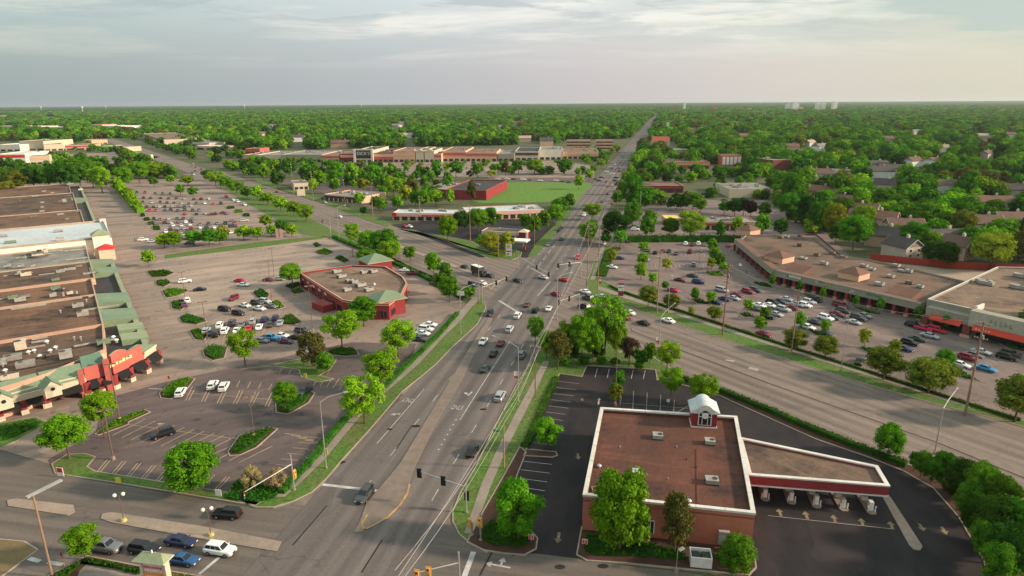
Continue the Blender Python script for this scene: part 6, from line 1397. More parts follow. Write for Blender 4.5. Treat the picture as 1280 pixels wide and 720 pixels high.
hedge_obj('hedge', 'dark hedge strip between the sidewalk and the black bank lot', 'hedge', [(696, 472), (680, 505), (664, 545), (655, 560)], 1.6, .5, 'leaf_dark', dens=18)
hedge_obj('hedge', 'hedge strip at the entrance corner of the shopping lot', 'hedge', [(751, 346), (757, 330), (762, 316), (772, 311)], 4.0, .8, 'leaf_dark', dens=5, size=.3)
hedge_obj('hedge', 'tall light green tree-like hedge above the packed lot', 'hedge', [(148, 236), (160, 250), (176, 266)], 5.0, 4.0, 'leaf_lime', dens=2, size=.45)
# shrub planting on the islands
def bed(label, pts, ht, m, n, size=.2, group='shrub plantings on the lot islands'):
    pp = PX(pts); x0, x1 = min(p.x for p in pp), max(p.x for p in pp); y0, y1 = min(p.y for p in pp), max(p.y for p in pp)
    poly = [(p.x, p.y) for p in inset(pp, .45)[1]]; cx_ = sum(p.x for p in pp)/len(pp); cy2 = sum(p.y for p in pp)/len(pp); rg = random.Random(int(cx_*13)); mb = MB()
    big_ = [(p[0], p[1]) for p in inset(pp, .7)[1]]
    mb.prism(big_, .15, ht*.55, m); k = 0; t = 0
    while k < n and t < n*8:
        t += 1; x, y = rg.uniform(x0, x1), rg.uniform(y0, y1)
        if not inside((x, y), poly): continue
        k += 1; zt = ht*(.55+.45*abs(noise.noise(Vector((x*.8, y*.8, 1)))*1.6)); p = Vector((x, y, .17+rg.uniform(.35, 1.0)*zt))
        nr = (Vector((0, 0, 1))+rdir(rg)*.9).normalized(); a = nr.orthogonal().normalized(); b = nr.cross(a); s = size*rg.uniform(.6, 1.4)
        mb.face([p-a*s, p-b*s*.7, p+a*s, p+b*s*.7], m)
    o = rebase(mb, (cx_, cy2, 0)).build('shrub_planting', None, (cx_, cy2, 0)); return tag(o, label, 'shrubs', group)
names = ['beside the white SUV before the mall corner', 'under the small tree on the tear-shaped island', 'on the long thin island in the striped lot', 'on the kinked island under the tall brown pole']
ISHR = []
for i, isl in enumerate(ISL):
    cxp = sum(p[0] for p in isl)/len(isl); cyp = sum(p[1] for p in isl)/len(isl); a_px = (max(p[0] for p in isl)-min(p[0] for p in isl))
    near = cyp > 395 and cxp < 450
    pts = isl
    pw = PX(isl); area = abs(sum(pw[k].x*pw[(k+1) % len(pw)].y-pw[(k+1) % len(pw)].x*pw[k].y for k in range(len(pw))))/2
    n = int(min(1500, area*(24 if near else 8)))
    m = 'hedge_leaf' if i % 3 else 'leaf_mid'
    if cxp > 500: zone = 'on an island of the shopping lot'
    elif cyp < 300: zone = 'on an island of the packed lot'
    else: zone = 'on an island of the emptier left lot'
    o = bed('', isl, .9 if near else .8, m, n, .17 if near else .3); o['px'] = cxp; o['zone'] = names[i]+'' if i < 4 else zone; ISHR.append(o)
zones = {}
for o in ISHR: zones.setdefault(o['zone'], []).append(o)
for z, g in zones.items():
    g.sort(key=lambda o: o['px'])
    for i, o in enumerate(g): od = ordn(i, len(g)); o['label'] = (ordw(i, len(g))+' low green shrub planting %s' % z).strip()
for o in ISHR: del o['zone']; del o['px']
bed('green bushes in the mulch bed around the tree at the mouth of the bank lot', [(592, 674), (612, 650), (640, 655), (668, 676), (655, 690), (610, 685)], .9, 'hedge_leaf', 1100, .18, None)
bed('dark bushes in the bed below the brick wall of the bank', [(728, 668), (726, 690), (740, 699), (800, 701), (860, 706), (860, 690), (760, 668)], .8, 'leaf_dark', 1500, .18, None)
bed('low bushes under the round tree at the corner of the bank bed', [(885, 702), (930, 712), (942, 706), (938, 684), (900, 684)], .9, 'hedge_leaf', 700, .18, None)
bed('tall grassy planting at the foot of the traffic signal on the left', [(276, 626), (296, 600), (340, 604), (356, 612), (346, 626), (320, 632)], .8, 'hedge_leaf', 1500, .2, None)
bed('long leafy planting along the lower left mall front', [(-60, 548), (0, 534), (44, 524), (58, 530), (20, 548), (-60, 574)], .8, 'hedge_leaf', 1500, .22, None)
bed('green planting strip under the stop sign at the lower left', [(66, 722), (98, 703), (110, 698), (180, 712), (180, 724), (104, 708), (72, 740)], .8, 'hedge_leaf', 1200, .2, None)
bed('wild green planting right of the monument sign', [(212, 716), (290, 730), (400, 760), (300, 760), (205, 735)], .8, 'leaf_olive', 900, .22, None)
bed('mixed planting round the foot of the gas price sign', [(606, 318), (625, 322), (645, 318), (648, 313), (620, 312)], 1.0, 'leaf_olive', 200, .4, None)
bed('green planting behind the yellow bollard signs left of the main road', [(392, 560), (420, 532), (425, 538), (398, 568)], .8, 'hedge_leaf', 300, .2, None)
# ================================================================ cars
def car_meshes(kind):
    """returns dict part -> (mesh builder) for a car along +X centred at origin; paint material name '@'"""
    spec = {'sedan': (4.7, .90, .62, .93, 1.43, [(-2.35, .78), (-1.5, .98), (.95, .93), (2.0, .80), (2.35, .66)], (-1.55, -.85, .35, 1.15)),
            'suv': (4.7, .95, .70, 1.05, 1.72, [(-2.35, .98), (-2.0, 1.08), (1.05, 1.05), (2.05, .98), (2.35, .80)], (-2.25, -1.85, .45, 1.15)),
            'van': (5.0, .98, .70, 1.05, 1.80, [(-2.5, 1.0), (-2.2, 1.1), (1.4, 1.05), (2.2, .95), (2.5, .78)], (-2.42, -2.1, .9, 1.7)),
            'pickup': (5.5, .98, .78, 1.10, 1.82, [(-2.75, 1.05), (-.7, 1.08), (1.2, 1.12), (2.5, 1.05), (2.75, .9)], (-.75, -.5, .7, 1.3))}[kind]
    L, W, _, belt, roof, prof, gx = spec; P_ = {}
    b = MB(); zb = .26; W0 = W*.93
    st = []
    for i, (x, z) in enumerate(prof):
        e = .86 if i in (0, len(prof)-1) else 1.0
        st.append([(x, -W*e*.92, zb+(.08 if e < 1 else 0)), (x, -W*e, zb+.28), (x, -W*e*.98, z-.16), (x, -W*e*.84, z), (x, W*e*.84, z), (x, W*e*.98, z-.16), (x, W*e, zb+.28), (x, W*e*.92, zb+(.08 if e < 1 else 0))])
    for a, c in zip(st, st[1:]):
        for j in range(8): b.face([a[j], c[j], c[(j+1) % 8], a[(j+1) % 8]], '@')
    b.face(st[0], '@'); b.face(st[-1][::-1], '@')
    x0, x1, x2, x3 = gx; zr = roof; w1 = W*.86; w2 = W*.70
    bot = [(x0, -w1, belt-.1), (x3, -w1, belt-.1), (x3, w1, belt-.1), (x0, w1, belt-.1)]; top = [(x1, -w2, zr-.05), (x2, -w2, zr-.05), (x2, w2, zr-.05), (x1, w2, zr-.05)]
    top2 = [(x1+.15, -w2*.9, zr), (x2-.15, -w2*.9, zr), (x2-.15, w2*.9, zr), (x1+.15, w2*.9, zr)]
    for j in range(4):
        k = (j+1) % 4; b.face([bot[j], bot[k], top[k], top[j]], '@'); b.face([top[j], top[k], top2[k], top2[j]], '@')
    b.face(top2, '@')
    g = MB()
    def quad(j, k, u0, u1, v0, v1, off):
        a0, a1, c1, c0 = [Vector(v) for v in (bot[j], bot[k], top[k], top[j])]
        def pt(u, v): return (a0.lerp(a1, u)).lerp(c0.lerp(c1, u), v)
        n = (a1-a0).cross(c0-a0).normalized()*off
        g.face([pt(u0, v0)+n, pt(u1, v0)+n, pt(u1, v1)+n, pt(u0, v1)+n], 'car_glass')
    for j, k in ((0, 1), (2, 3)): 
        for u0, u1 in (((.06, .36), (.39, .64), (.67, .93)) if kind != 'pickup' else ((.06, .48), (.52, .92))): quad(j, k, u0, u1, .24, .90, .012)
    quad(1, 2, .06, .94, .18, .93, .012); quad(3, 0, .08, .92, .30, .90, .012)
    if kind == 'pickup':
        bed_ = [(-2.62, -.78, 1.09), (-.85, -.78, 1.09), (-.85, .78, 1.09), (-2.62, .78, 1.09)]; g.face(bed_, 'hvac_dark')
    P_['body'] = b; P_['windows'] = g
    wx = L*.305
    w = MB()
    w.tube((0, -.11, 0), (0, .11, 0), .34, .34, 'tyre', 14); w.tube((0, .10, 0), (0, .125, 0), .21, .19, 'rim', 10); w.tube((0, -.125, 0), (0, -.10, 0), .19, .21, 'rim', 10)
    ty = MB(); ty.tube((0, -.11, 0), (0, .11, 0), .34, .34, 'tyre', 16); P_['tyre'] = ty
    ri = MB(); ri.tube((0, .10, 0), (0, .125, 0), .21, .19, 'rim', 12); ri.tube((0, -.125, 0), (0, -.10, 0), .19, .21, 'rim', 12); P_['rim'] = ri
    P_['wheel'] = w; P_['wpos'] = [(wx, -W+.07, .34), (wx, W-.07, .34), (-wx, -W+.07, .34), (-wx, W-.07, .34)]
    h = MB(); zf = prof[-1][1]; h.obox((0, 0), (1, 0), .05, .17, -.07, .07, 'lamp_clear'); P_['headlight'] = h; P_['hpos'] = [(L/2-.01, -W*.60, zf-.14), (L/2-.01, W*.60, zf-.14)]
    t = MB(); t.obox((0, 0), (1, 0), .05, .15, -.08, .08, 'lamp_red'); P_['taillight'] = t; zt = prof[0][1]; P_['tpos'] = [(-L/2+.01, -W*.64, zt-.14), (-L/2+.01, W*.64, zt-.14)]
    m = MB(); m.obox((0, 0), (1, 0), .06, .09, -.06, .07, '@'); P_['mirror'] = m; P_['mpos'] = [(x3-.25, -W-.03, belt+.02), (x3-.25, W+.03, belt+.02)]
    gr = MB(); gr.obox((L/2-.0, 0), (1, 0), .03, W*.36, .38, zf-.12, 'hvac_dark'); P_['grille'] = gr
    return P_
MATS['@'] = MATS['paint_white']
def to_mesh(mb, name):
    me = bpy.data.meshes.new(name); me.from_pydata(mb.v, [], mb.f)
    for x in mb.ms: me.materials.append(MATS[x])
    me.polygons.foreach_set('material_index', mb.m); me.update(); return me
CM = {}; CJ = {}; PI_ = {}
for k in ('sedan', 'suv', 'van', 'pickup'):
    p = car_meshes(k); CM[k] = {n: (to_mesh(v, n) if isinstance(v, MB) else v) for n, v in p.items()}
    j = MB()
    def add(mb, off=(0, 0, 0)):
        b = len(j.v); j.v += [(v[0]+off[0], v[1]+off[1], v[2]+off[2]) for v in mb.v]; mp = [j.mi(x) for x in mb.ms]
        j.f += [tuple(b+i for i in f) for f in mb.f]; j.m += [mp[i] for i in mb.m]
    add(p['body']); add(p['windows'])
    for w_ in p['wpos']: add(p['wheel'], w_)
    for w_ in p['tpos']: add(p['taillight'], w_)
    for w_ in p['hpos']: add(p['headlight'], w_)
    CJ[k] = to_mesh(j, 'parked_car')
def setpaint(o, me, m):
    for i, mm in enumerate(me.materials):
        if mm is MATS['paint_white']: o.material_slots[i].link = 'OBJECT'; o.material_slots[i].material = m
CN = dict(white='white', silver='silver', grey='grey', dark='dark grey', black='black', navy='navy blue', blue='blue', sky='bright blue', red='red', maroon='maroon', crimson='crimson', green='dark green', gold='beige', teal='teal', plum='plum', brown='brown')
KN = dict(sedan='sedan', suv='SUV', van='minivan', pickup='pickup truck')
CARS = []
def car(px, py, kind, col, head, label=None, group=None, name='parked_car', full=None):
    p = P(px, py, .5); p = Vector((p.x, p.y, .082)); dep = Q(p)[2]; full = dep < 300 if full is None else full
    rz = math.pi/2-R(head); pm = MATS['paint_'+col]
    lb = label or '%s %s' % (CN[col], KN[kind])
    sc = random.Random(int(px*31+py*17)).uniform(.96, 1.03)
    if full:
        r = empty(name, p, lb, 'car', group, rz); r.scale = (sc, sc, sc); D = CM[kind]
        for n, pos in (('body', None), ('windows', None), ('grille', None), ('wheel', 'wpos'), ('headlight', 'hpos'), ('taillight', 'tpos'), ('mirror', 'mpos')):
            for q in (D[pos] if pos else [(0, 0, 0)]):
                near = n == 'wheel' and dep < 200; md_ = D['tyre'] if near else D[n]
                o = bpy.data.objects.new(n, md_); COL.objects.link(o); o.parent = r; o.location = q; setpaint(o, md_, pm)
                if near: k2 = bpy.data.objects.new('rim', D['rim']); COL.objects.link(k2); k2.parent = o
    else:
        r = bpy.data.objects.new(name, CJ[kind]); COL.objects.link(r); r.location = p; r.rotation_euler = (0, 0, rz); r.scale = (sc, sc, sc); setpaint(r, CJ[kind], pm); tag(r, lb, 'car', group)
    r['desc'] = '%s %s' % (CN[col], KN[kind]); r['px'] = px; CARS.append(r); return r
def fleet(lst, phrase, group, name='parked_car', head=None):
    rs = []
    for t in lst:
        px, py, kind, col = t[:4]; h = t[4] if len(t) > 4 else head
        rs.append(car(px, py, kind, col, h, group=group, name=name))
    d = {}
    for r in rs: d.setdefault(r['desc'], []).append(r)
    for k, g in d.items():
        g.sort(key=lambda r: r['px'])
        for i, r in enumerate(g):
            o = ordn(i, len(g)); r['label'] = (ordw(i, len(g))+' %s %s' % (k, phrase)).strip()
# --- side street at the bottom left
def C1(px, py, k, c, h, lb, name='moving_car'): return car(px, py, k, c, h, lb, None, name)
C1(131, 684, 'pickup', 'grey', 102, 'grey pickup with light hood waiting behind the small bright tree', 'waiting_car')
C1(180, 687, 'suv', 'black', 102, 'black SUV waiting second in the lower lane of the side street', 'waiting_car')
C1(226, 677, 'sedan', 'navy', 102, 'navy sedan waiting in the lane next to the concrete divider', 'waiting_car')
C1(229, 700, 'sedan', 'blue', 102, 'blue sedan waiting behind the monument sign', 'waiting_car')
C1(275, 688, 'suv', 'white', 102, 'white SUV with dark roof rails first in line at the side street stop bar', 'waiting_car')
C1(284, 643, 'suv', 'black', 278, 'black SUV driving left past the right twin globe lamp')
C1(203, 543, 'suv', 'black', 230, 'black long SUV parked alone across the faded bays', 'parked_car')
C1(226, 491, 'suv', 'white', -12, 'white SUV parked against the planted island before the mall corner', 'parked_car')
C1(266, 482, 'suv', 'white', -10, 'white SUV in the striped bays, left one of the white pair', 'parked_car')
C1(280, 484, 'suv', 'white', -10, 'white SUV in the striped bays, right one of the white pair', 'parked_car')
# --- main road
C1(456, 619, 'suv', 'dark', 193, 'dark grey SUV just past the stop line beside the median nose')
C1(590, 564, 'sedan', 'black', 13, 'nearest black sedan driving away in the right lanes')
C1(625, 496, 'suv', 'silver', 13, 'silver SUV driving away beside the white and red banner')
C1(606, 461, 'sedan', 'green', 13, 'dark green sedan, last of the three in the left-turn lane')
C1(617, 442, 'sedan', 'black', 13, 'black sedan, middle of the three in the left-turn lane')
C1(626, 429, 'sedan', 'maroon', 13, 'maroon sedan, first of the three in the left-turn lane')
C1(604, 427, 'sedan', 'white', 193, 'white sedan driving toward the viewer left of the turn lane')
C1(637, 412, 'suv', 'silver', 13, 'silver SUV waiting ahead of the left-turn queue')
C1(652, 444, 'suv', 'grey', 13, 'grey SUV in the right lanes beside the davit street light')
C1(612, 392, 'suv', 'black', 193, 'black SUV leaving the crossing toward the viewer by the grass tip')
C1(647, 395, 'suv', 'white', 13, 'white SUV waiting first at the crosswalk of the crossing')
C1(659, 381, 'sedan', 'brown', 13, 'brown sedan inside the crossing ahead of the white SUV')
C1(669, 388, 'suv', 'black', 13, 'black SUV entering the crossing, between brown and white cars')
C1(686, 386, 'sedan', 'white', 13, 'white sedan entering the crossing beside the signal pole')
C1(695, 368, 'sedan', 'maroon', 140, 'blurred maroon sedan turning in the middle of the crossing')
C1(647, 351, 'sedan', 'black', 143, 'black sedan alone in the centre of the crossing')
C1(679, 347, 'sedan', 'silver', 320, 'silver-blue sedan crossing under the left signal arm')
C1(705, 350, 'sedan', 'red', 320, 'red sedan crossing just right of the silver-blue one')
C1(722, 322, 'suv', 'red', 193, 'red SUV coming toward the crossing beside the utility poles')
C1(731, 365, 'sedan', 'white', 323, 'white sedan at the corner curb of the shopping lot')
C1(735, 373, 'suv', 'dark', 323, 'dark grey SUV waiting below the white corner sedan')
C1(730, 384, 'suv', 'black', 323, 'black SUV half hidden by the tallest corner tree')
C1(751, 371, 'sedan', 'silver', 323, 'silver sedan above the tallest corner tree')
C1(786, 391, 'sedan', 'white', 323, 'white sedan leaving right behind the tallest corner tree')
C1(780, 397, 'sedan', 'maroon', 323, 'maroon sedan partly behind the white one on the diagonal road')
C1(804, 404, 'sedan', 'black', 323, 'black sedan on the diagonal road above the tan median')
C1(835, 401, 'sedan', 'white', 323, 'white sedan on the diagonal road below the street light')
C1(581, 334, 'sedan', 'black', 143, 'black sedan behind the box truck on the wide road')
C1(613, 345, 'sedan', 'dark', 143, 'dark sedan waiting directly in front of the box truck')
C1(591, 356, 'suv', 'navy', 143, 'navy SUV waiting in the lane nearer the left lot')
C1(603, 354, 'sedan', 'white', 143, 'white sedan waiting beside the navy SUV')
C1(425, 271, 'sedan', 'white', 323, 'white sedan driving away on the wide road near the signals')
C1(346, 240, 'sedan', 'maroon', 323, 'small maroon sedan far along the wide road')
C1(685, 306, 'sedan', 'grey', 193, 'grey sedan on the main road beside the petrol station lawn')
C1(701, 299, 'sedan', 'green', 13, 'dark green sedan on the main road beyond the crossing')
C1(699, 287, 'sedan', 'navy', 193, 'navy sedan on the main road left of the lane line')
C1(730, 269, 'suv', 'white', 193, 'white SUV alone on the main road beside the yellow-green roadside tree')
C1(752, 304, 'sedan', 'white', 320, 'white sedan leaving the shopping lot under the poles')
fleet([(752, 252, 'sedan', 'maroon'), (759, 242, 'sedan', 'red'), (760, 233, 'sedan', 'red'), (766, 246, 'sedan', 'maroon'), (765, 254, 'sedan', 'red'), (768, 239, 'suv', 'maroon'), (765, 232, 'sedan', 'silver'), (758, 227, 'sedan', 'maroon')],
      'in the queue of red tail lights on the main road', 'queue on the far main road', 'queued_car', 13)
fleet([(752, 222, 'suv', 'red'), (749, 226, 'sedan', 'black'), (761, 219, 'sedan', 'silver'), (765, 217, 'sedan', 'white'), (770, 222, 'sedan', 'black'), (769, 226, 'suv', 'dark'), (758, 215, 'sedan', 'white'), (744, 224, 'sedan', 'navy')],
      'at the second crossing of the main road', 'cars at the second crossing', 'queued_car', 100)
fleet([(773, 210, 'sedan', 'red'), (769, 206, 'sedan', 'white'), (776, 203, 'sedan', 'red'), (778, 196, 'sedan', 'dark'), (765, 210, 'sedan', 'dark'), (782, 190, 'suv', 'white'), (774, 214, 'suv', 'red')],
      'beyond the second crossing on the main road', 'far traffic on the main road', 'distant_car', 13)
# --- left lot
fleet([(231, 352, 'suv', 'white', 61), (250, 362, 'sedan', 'black', 75), (234, 376, 'suv', 'white', -30), (230, 381, 'sedan', 'plum', -30), (300, 351, 'sedan', 'crimson', 100), (304, 356, 'sedan', 'white', 100), (336, 350, 'sedan', 'maroon', 92), (349, 349, 'sedan', 'silver', 105), (292, 373, 'suv', 'maroon', 190),
       (281, 387, 'suv', 'black', 112), (298, 392, 'suv', 'black', 112), (306, 382, 'sedan', 'white', 120), (321, 379, 'suv', 'dark', 115), (331, 377, 'suv', 'silver', 115), (324, 386, 'sedan', 'white', 115), (339, 383, 'sedan', 'grey', 115)],
      'in the open middle of the left lot', 'cars in the middle of the left lot')
fleet([(258, 414, 'suv', 'silver'), (264, 416, 'sedan', 'dark'), (270, 418, 'suv', 'black'), (275, 407, 'suv', 'white'), (281, 414, 'suv', 'white'), (290, 404, 'suv', 'dark'), (296, 413, 'sedan', 'white'), (302, 406, 'sedan', 'grey'), (311, 411, 'sedan', 'red'), (316, 402, 'suv', 'silver'), (324, 409, 'sedan', 'white'), (330, 400, 'suv', 'navy'), (337, 406, 'sedan', 'dark'), (344, 398, 'suv', 'navy'), (350, 404, 'sedan', 'silver')],
      'in the double row of the left lot', 'cars in the double row of the left lot', head=-12)
fleet([(327, 426, 'sedan', 'grey', 105), (338, 423, 'pickup', 'sky', 105), (352, 420, 'sedan', 'white', 105), (357, 427, 'sedan', 'plum', 100), (370, 422, 'sedan', 'black', 100), (378, 414, 'suv', 'dark', 105)],
      'in the short row above the brownish island tree', 'cars in the short row of the left lot')
fleet([(537, 406, 'sedan', 'white', 108), (532, 412, 'suv', 'white', 108), (528, 417, 'sedan', 'white', 108), (524, 424, 'sedan', 'dark', 108)], 'nosed to the hedge right of the red restaurant', 'cars nosed to the hedge')
fleet([(506, 338, 'sedan', 'white', 95), (516, 342, 'pickup', 'maroon', 95), (546, 355, 'pickup', 'brown', 110), (179, 300, 'suv', 'white', 70), (190, 302, 'sedan', 'silver', 70), (381, 489, 'sedan', 'dark', 15)], 'standing by itself in the left lot', 'scattered cars in the left lot')
# --- packed lot far left
rg = random.Random(4)
pal = ['white', 'white', 'silver', 'dark', 'dark', 'black', 'black', 'navy', 'maroon', 'grey', 'red', 'silver', 'grey', 'dark']
rows = [(241, 242, 172, 214, 5), (247.5, 249, 179, 262, 9), (253, 255, 180, 275, 11), (258.5, 258, 182, 240, 8), (263, 263, 178, 250, 9), (267.5, 267, 232, 282, 5), (274, 273, 192, 240, 6), (279, 277, 196, 240, 6), (282, 279, 216, 292, 8), (287, 284, 212, 276, 8), (290, 289, 208, 234, 3)]
ORW = ['farthest', 'second farthest', 'third farthest', 'fourth farthest', 'fifth farthest', 'sixth farthest', 'fifth nearest', 'fourth nearest', 'third nearest', 'second nearest', 'nearest']
for i, (ya, yb, xa, xb, n) in enumerate(rows):
    L_ = []
    for k in range(n):
        t = k/(n-1); L_.append((xa+(xb-xa)*t+rg.uniform(-1.5, 1.5), ya+(yb-ya)*t+rg.uniform(-.5, .5), rg.choice(['sedan', 'suv', 'sedan']), rg.choice(pal)))
    if i == 4: L_[1] = (L_[1][0], L_[1][1], 'suv', 'crimson'); L_[2] = (L_[2][0], L_[2][1], 'sedan', 'crimson')
    fleet(L_, 'in the %s row of the packed lot' % ORW[i], 'cars in the packed far left lot', head=-33 if i % 2 else 147)
fleet([(283, 246, 'van', 'red', 145), (292, 250, 'sedan', 'white', 145), (297, 252, 'suv', 'white', 145), (306, 256, 'van', 'white', 145), (279, 266, 'sedan', 'maroon', 60), (265, 268, 'sedan', 'brown', 60), (290, 276, 'sedan', 'grey', 60), (289, 291, 'sedan', 'white', 60), (291, 283, 'suv', 'dark', 60), (305, 276, 'suv', 'silver', 60), (228, 294, 'suv', 'silver', 60), (227, 299, 'sedan', 'navy', 60), (236, 304, 'sedan', 'grey', 60)],
      'around the right and near edge of the packed lot', 'cars around the packed lot')
# --- right lot
fleet([(857, 305, 'suv', 'white', 18), (865, 306, 'sedan', 'dark', 18), (873, 305, 'suv', 'white', 18), (881, 306, 'sedan', 'grey', 18), (910, 307, 'sedan', 'red', 18)], 'nosed against the tall hedge of the shopping lot', 'cars at the tall hedge')
fleet([(810, 313, 'sedan', 'dark'), (819, 316, 'suv', 'black'), (828, 314, 'sedan', 'maroon'), (836, 314, 'sedan', 'black'), (845, 317, 'sedan', 'dark'), (862, 315, 'van', 'maroon'), (877, 313, 'suv', 'silver'), (809, 325, 'sedan', 'silver'), (867, 331, 'suv', 'grey')], 'in the back rows of the shopping lot', 'cars in the back rows of the shopping lot', head=18)
fleet([(774, 323, 'sedan', 'navy', 100), (765, 334, 'sedan', 'white', 120), (866, 345, 'sedan', 'green', 130), (850, 350, 'sedan', 'maroon', 130), (873, 353, 'suv', 'navy', 125), (842, 363, 'sedan', 'crimson', 140)], 'at the left side of the shopping lot', 'scattered cars in the shopping lot')
fleet([(944, 363, 'suv', 'dark'), (935, 365, 'suv', 'maroon'), (921, 369, 'sedan', 'maroon'), (917, 373, 'sedan', 'silver'), (902, 363, 'van', 'silver'), (906, 374, 'sedan', 'navy'), (895, 378, 'sedan', 'navy')], 'in the row behind the dark red utility pole', 'cars behind the dark red pole', head=144)
fleet([(1018, 375, 'suv', 'black'), (1011, 378, 'suv', 'silver'), (1006, 382, 'suv', 'white'), (997, 381, 'sedan', 'silver'), (991, 385, 'sedan', 'maroon'), (983, 374, 'sedan', 'silver'), (975, 377, 'sedan', 'dark'), (966, 379, 'suv', 'black'), (979, 387, 'suv', 'silver'), (962, 382, 'sedan', 'white'), (949, 382, 'sedan', 'white'), (945, 386, 'sedan', 'grey'), (970, 393, 'sedan', 'silver'), (960, 396, 'suv', 'black'), (955, 418, 'sedan', 'maroon')],
      'in the long rows behind the left tan utility pole', 'cars in the middle rows of the shopping lot', head=144)
fleet([(1050, 382, 'van', 'maroon'), (1054, 389, 'suv', 'dark'), (1047, 393, 'sedan', 'maroon'), (1041, 397, 'sedan', 'dark'), (1032, 398, 'suv', 'white'), (1019, 403, 'sedan', 'dark'), (1067, 403, 'sedan', 'silver'), (1073, 398, 'suv', 'dark'), (1080, 395, 'sedan', 'grey'), (1009, 409, 'sedan', 'white'), (1032, 417, 'sedan', 'green')],
      'in the rows behind the straight lamp post', 'cars in the right middle rows of the shopping lot', head=146)
fleet([(1142, 407, 'suv', 'black'), (1170, 413, 'van', 'red'), (1162, 420, 'sedan', 'silver'), (1147, 424, 'sedan', 'green'), (1137, 429, 'suv', 'black'), (1130, 436, 'sedan', 'navy'), (1154, 411, 'sedan', 'crimson')], 'in the row before the red awnings', 'cars before the red awnings', head=143)
fleet([(1226, 440, 'sedan', 'silver'), (1217, 444, 'sedan', 'grey'), (1210, 448, 'suv', 'maroon'), (1191, 459, 'sedan', 'black'), (1200, 456, 'sedan', 'white'), (1232, 461, 'sedan', 'sky'), (1258, 447, 'suv', 'black'), (1263, 443, 'suv', 'dark'), (1074, 452, 'sedan', 'black', 35)], 'near the thick leaning utility pole', 'cars at the right end of the shopping lot', head=143)
fleet([(793, 283, 'sedan', 'silver', 100), (794, 287, 'suv', 'white', 100), (877, 243, 'pickup', 'navy', 100), (882, 246, 'sedan', 'black', 60), (956, 252, 'sedan', 'silver', 100), (905, 250, 'sedan', 'dark', 100), (512, 283, 'sedan', 'white', 140), (506, 283, 'sedan', 'crimson', 140), (425, 250, 'sedan', 'navy', 140), (404, 248, 'suv', 'black', 140), (406, 253, 'sedan', 'silver', 140), (465, 246, 'suv', 'black', 90), (460, 248, 'sedan', 'dark', 90)], 'parked near the shops beyond the crossing', 'cars near the farther shops')
fleet([(654, 224.5, 'van', 'white'), (662, 225, 'sedan', 'grey'), (675, 226, 'suv', 'white'), (695, 226, 'suv', 'white'), (703, 227, 'sedan', 'dark'), (711, 228, 'sedan', 'dark'), (634, 224, 'suv', 'white'), (642, 224, 'sedan', 'dark'), (622, 224, 'sedan', 'white'), (720, 228, 'sedan', 'silver')], 'in the line along the far edge of the green field', 'cars along the green field', head=98)
fl = [(440+i*17.5+rg.uniform(-4, 4), 207+rg.uniform(-2, 4), rg.choice(['sedan', 'suv']), rg.choice(pal), 10) for i in range(15)]
fleet(fl, 'before the far shopping strip', 'cars before the far strip')
fleet([(240+rg.uniform(-6, 14), 205+i*2.2, 'sedan', rg.choice(pal), 143) for i in range(8)], 'in the traffic of the far left crossing', 'cars at the far left crossing', 'distant_car')
fleet([(60+i*9, 196+rg.uniform(-1, 1), 'sedan', rg.choice(pal), 90) for i in range(9)], 'in the lot of the far left stores', 'cars at the far left stores')
# box truck
p = P(599, 344); t = empty('box_truck', p, 'white box truck with a dark cargo side waiting on the wide road', 'truck', None, math.pi/2-R(143))
def tp(mb, n): o = mb.build(n, t); return o
mb = MB(); mb.obox((-1.2, 0), (1, 0), 3.0, 1.2, .95, 3.6, 'dark_side' if 'dark_side' in MATS else 'hvac_dark', 'sign_white'); tp(mb, 'cargo_box')
mb = MB(); mb.obox((2.75, 0), (1, 0), .95, 1.1, .6, 2.4, 'paint_dark'); mb.obox((3.9, 0), (1, 0), .35, 1.0, .5, 1.5, 'paint_dark'); tp(mb, 'cab')
mb = MB(); mb.obox((3.71, 0), (1, 0), .02, .95, 1.55, 2.25, 'car_glass'); tp(mb, 'windshield')
mb = MB(); mb.obox((0, 0), (1, 0), 4.0, .6, .5, .94, 'black_metal'); tp(mb, 'chassis')
for x in (-3, 3.2):
    for y in (-1, 1):
        mb = MB(); mb.tube((x, y*.95, .45), (x, y*1.2, .45), .45, .45, 'tyre', 12); tp(mb, 'wheel')
for r in CARS:
    for k in ('desc', 'px'):
        if k in r: del r[k]
for o in ALL:
    for k in ('cname', 'px'):
        if k in o: del o[k]
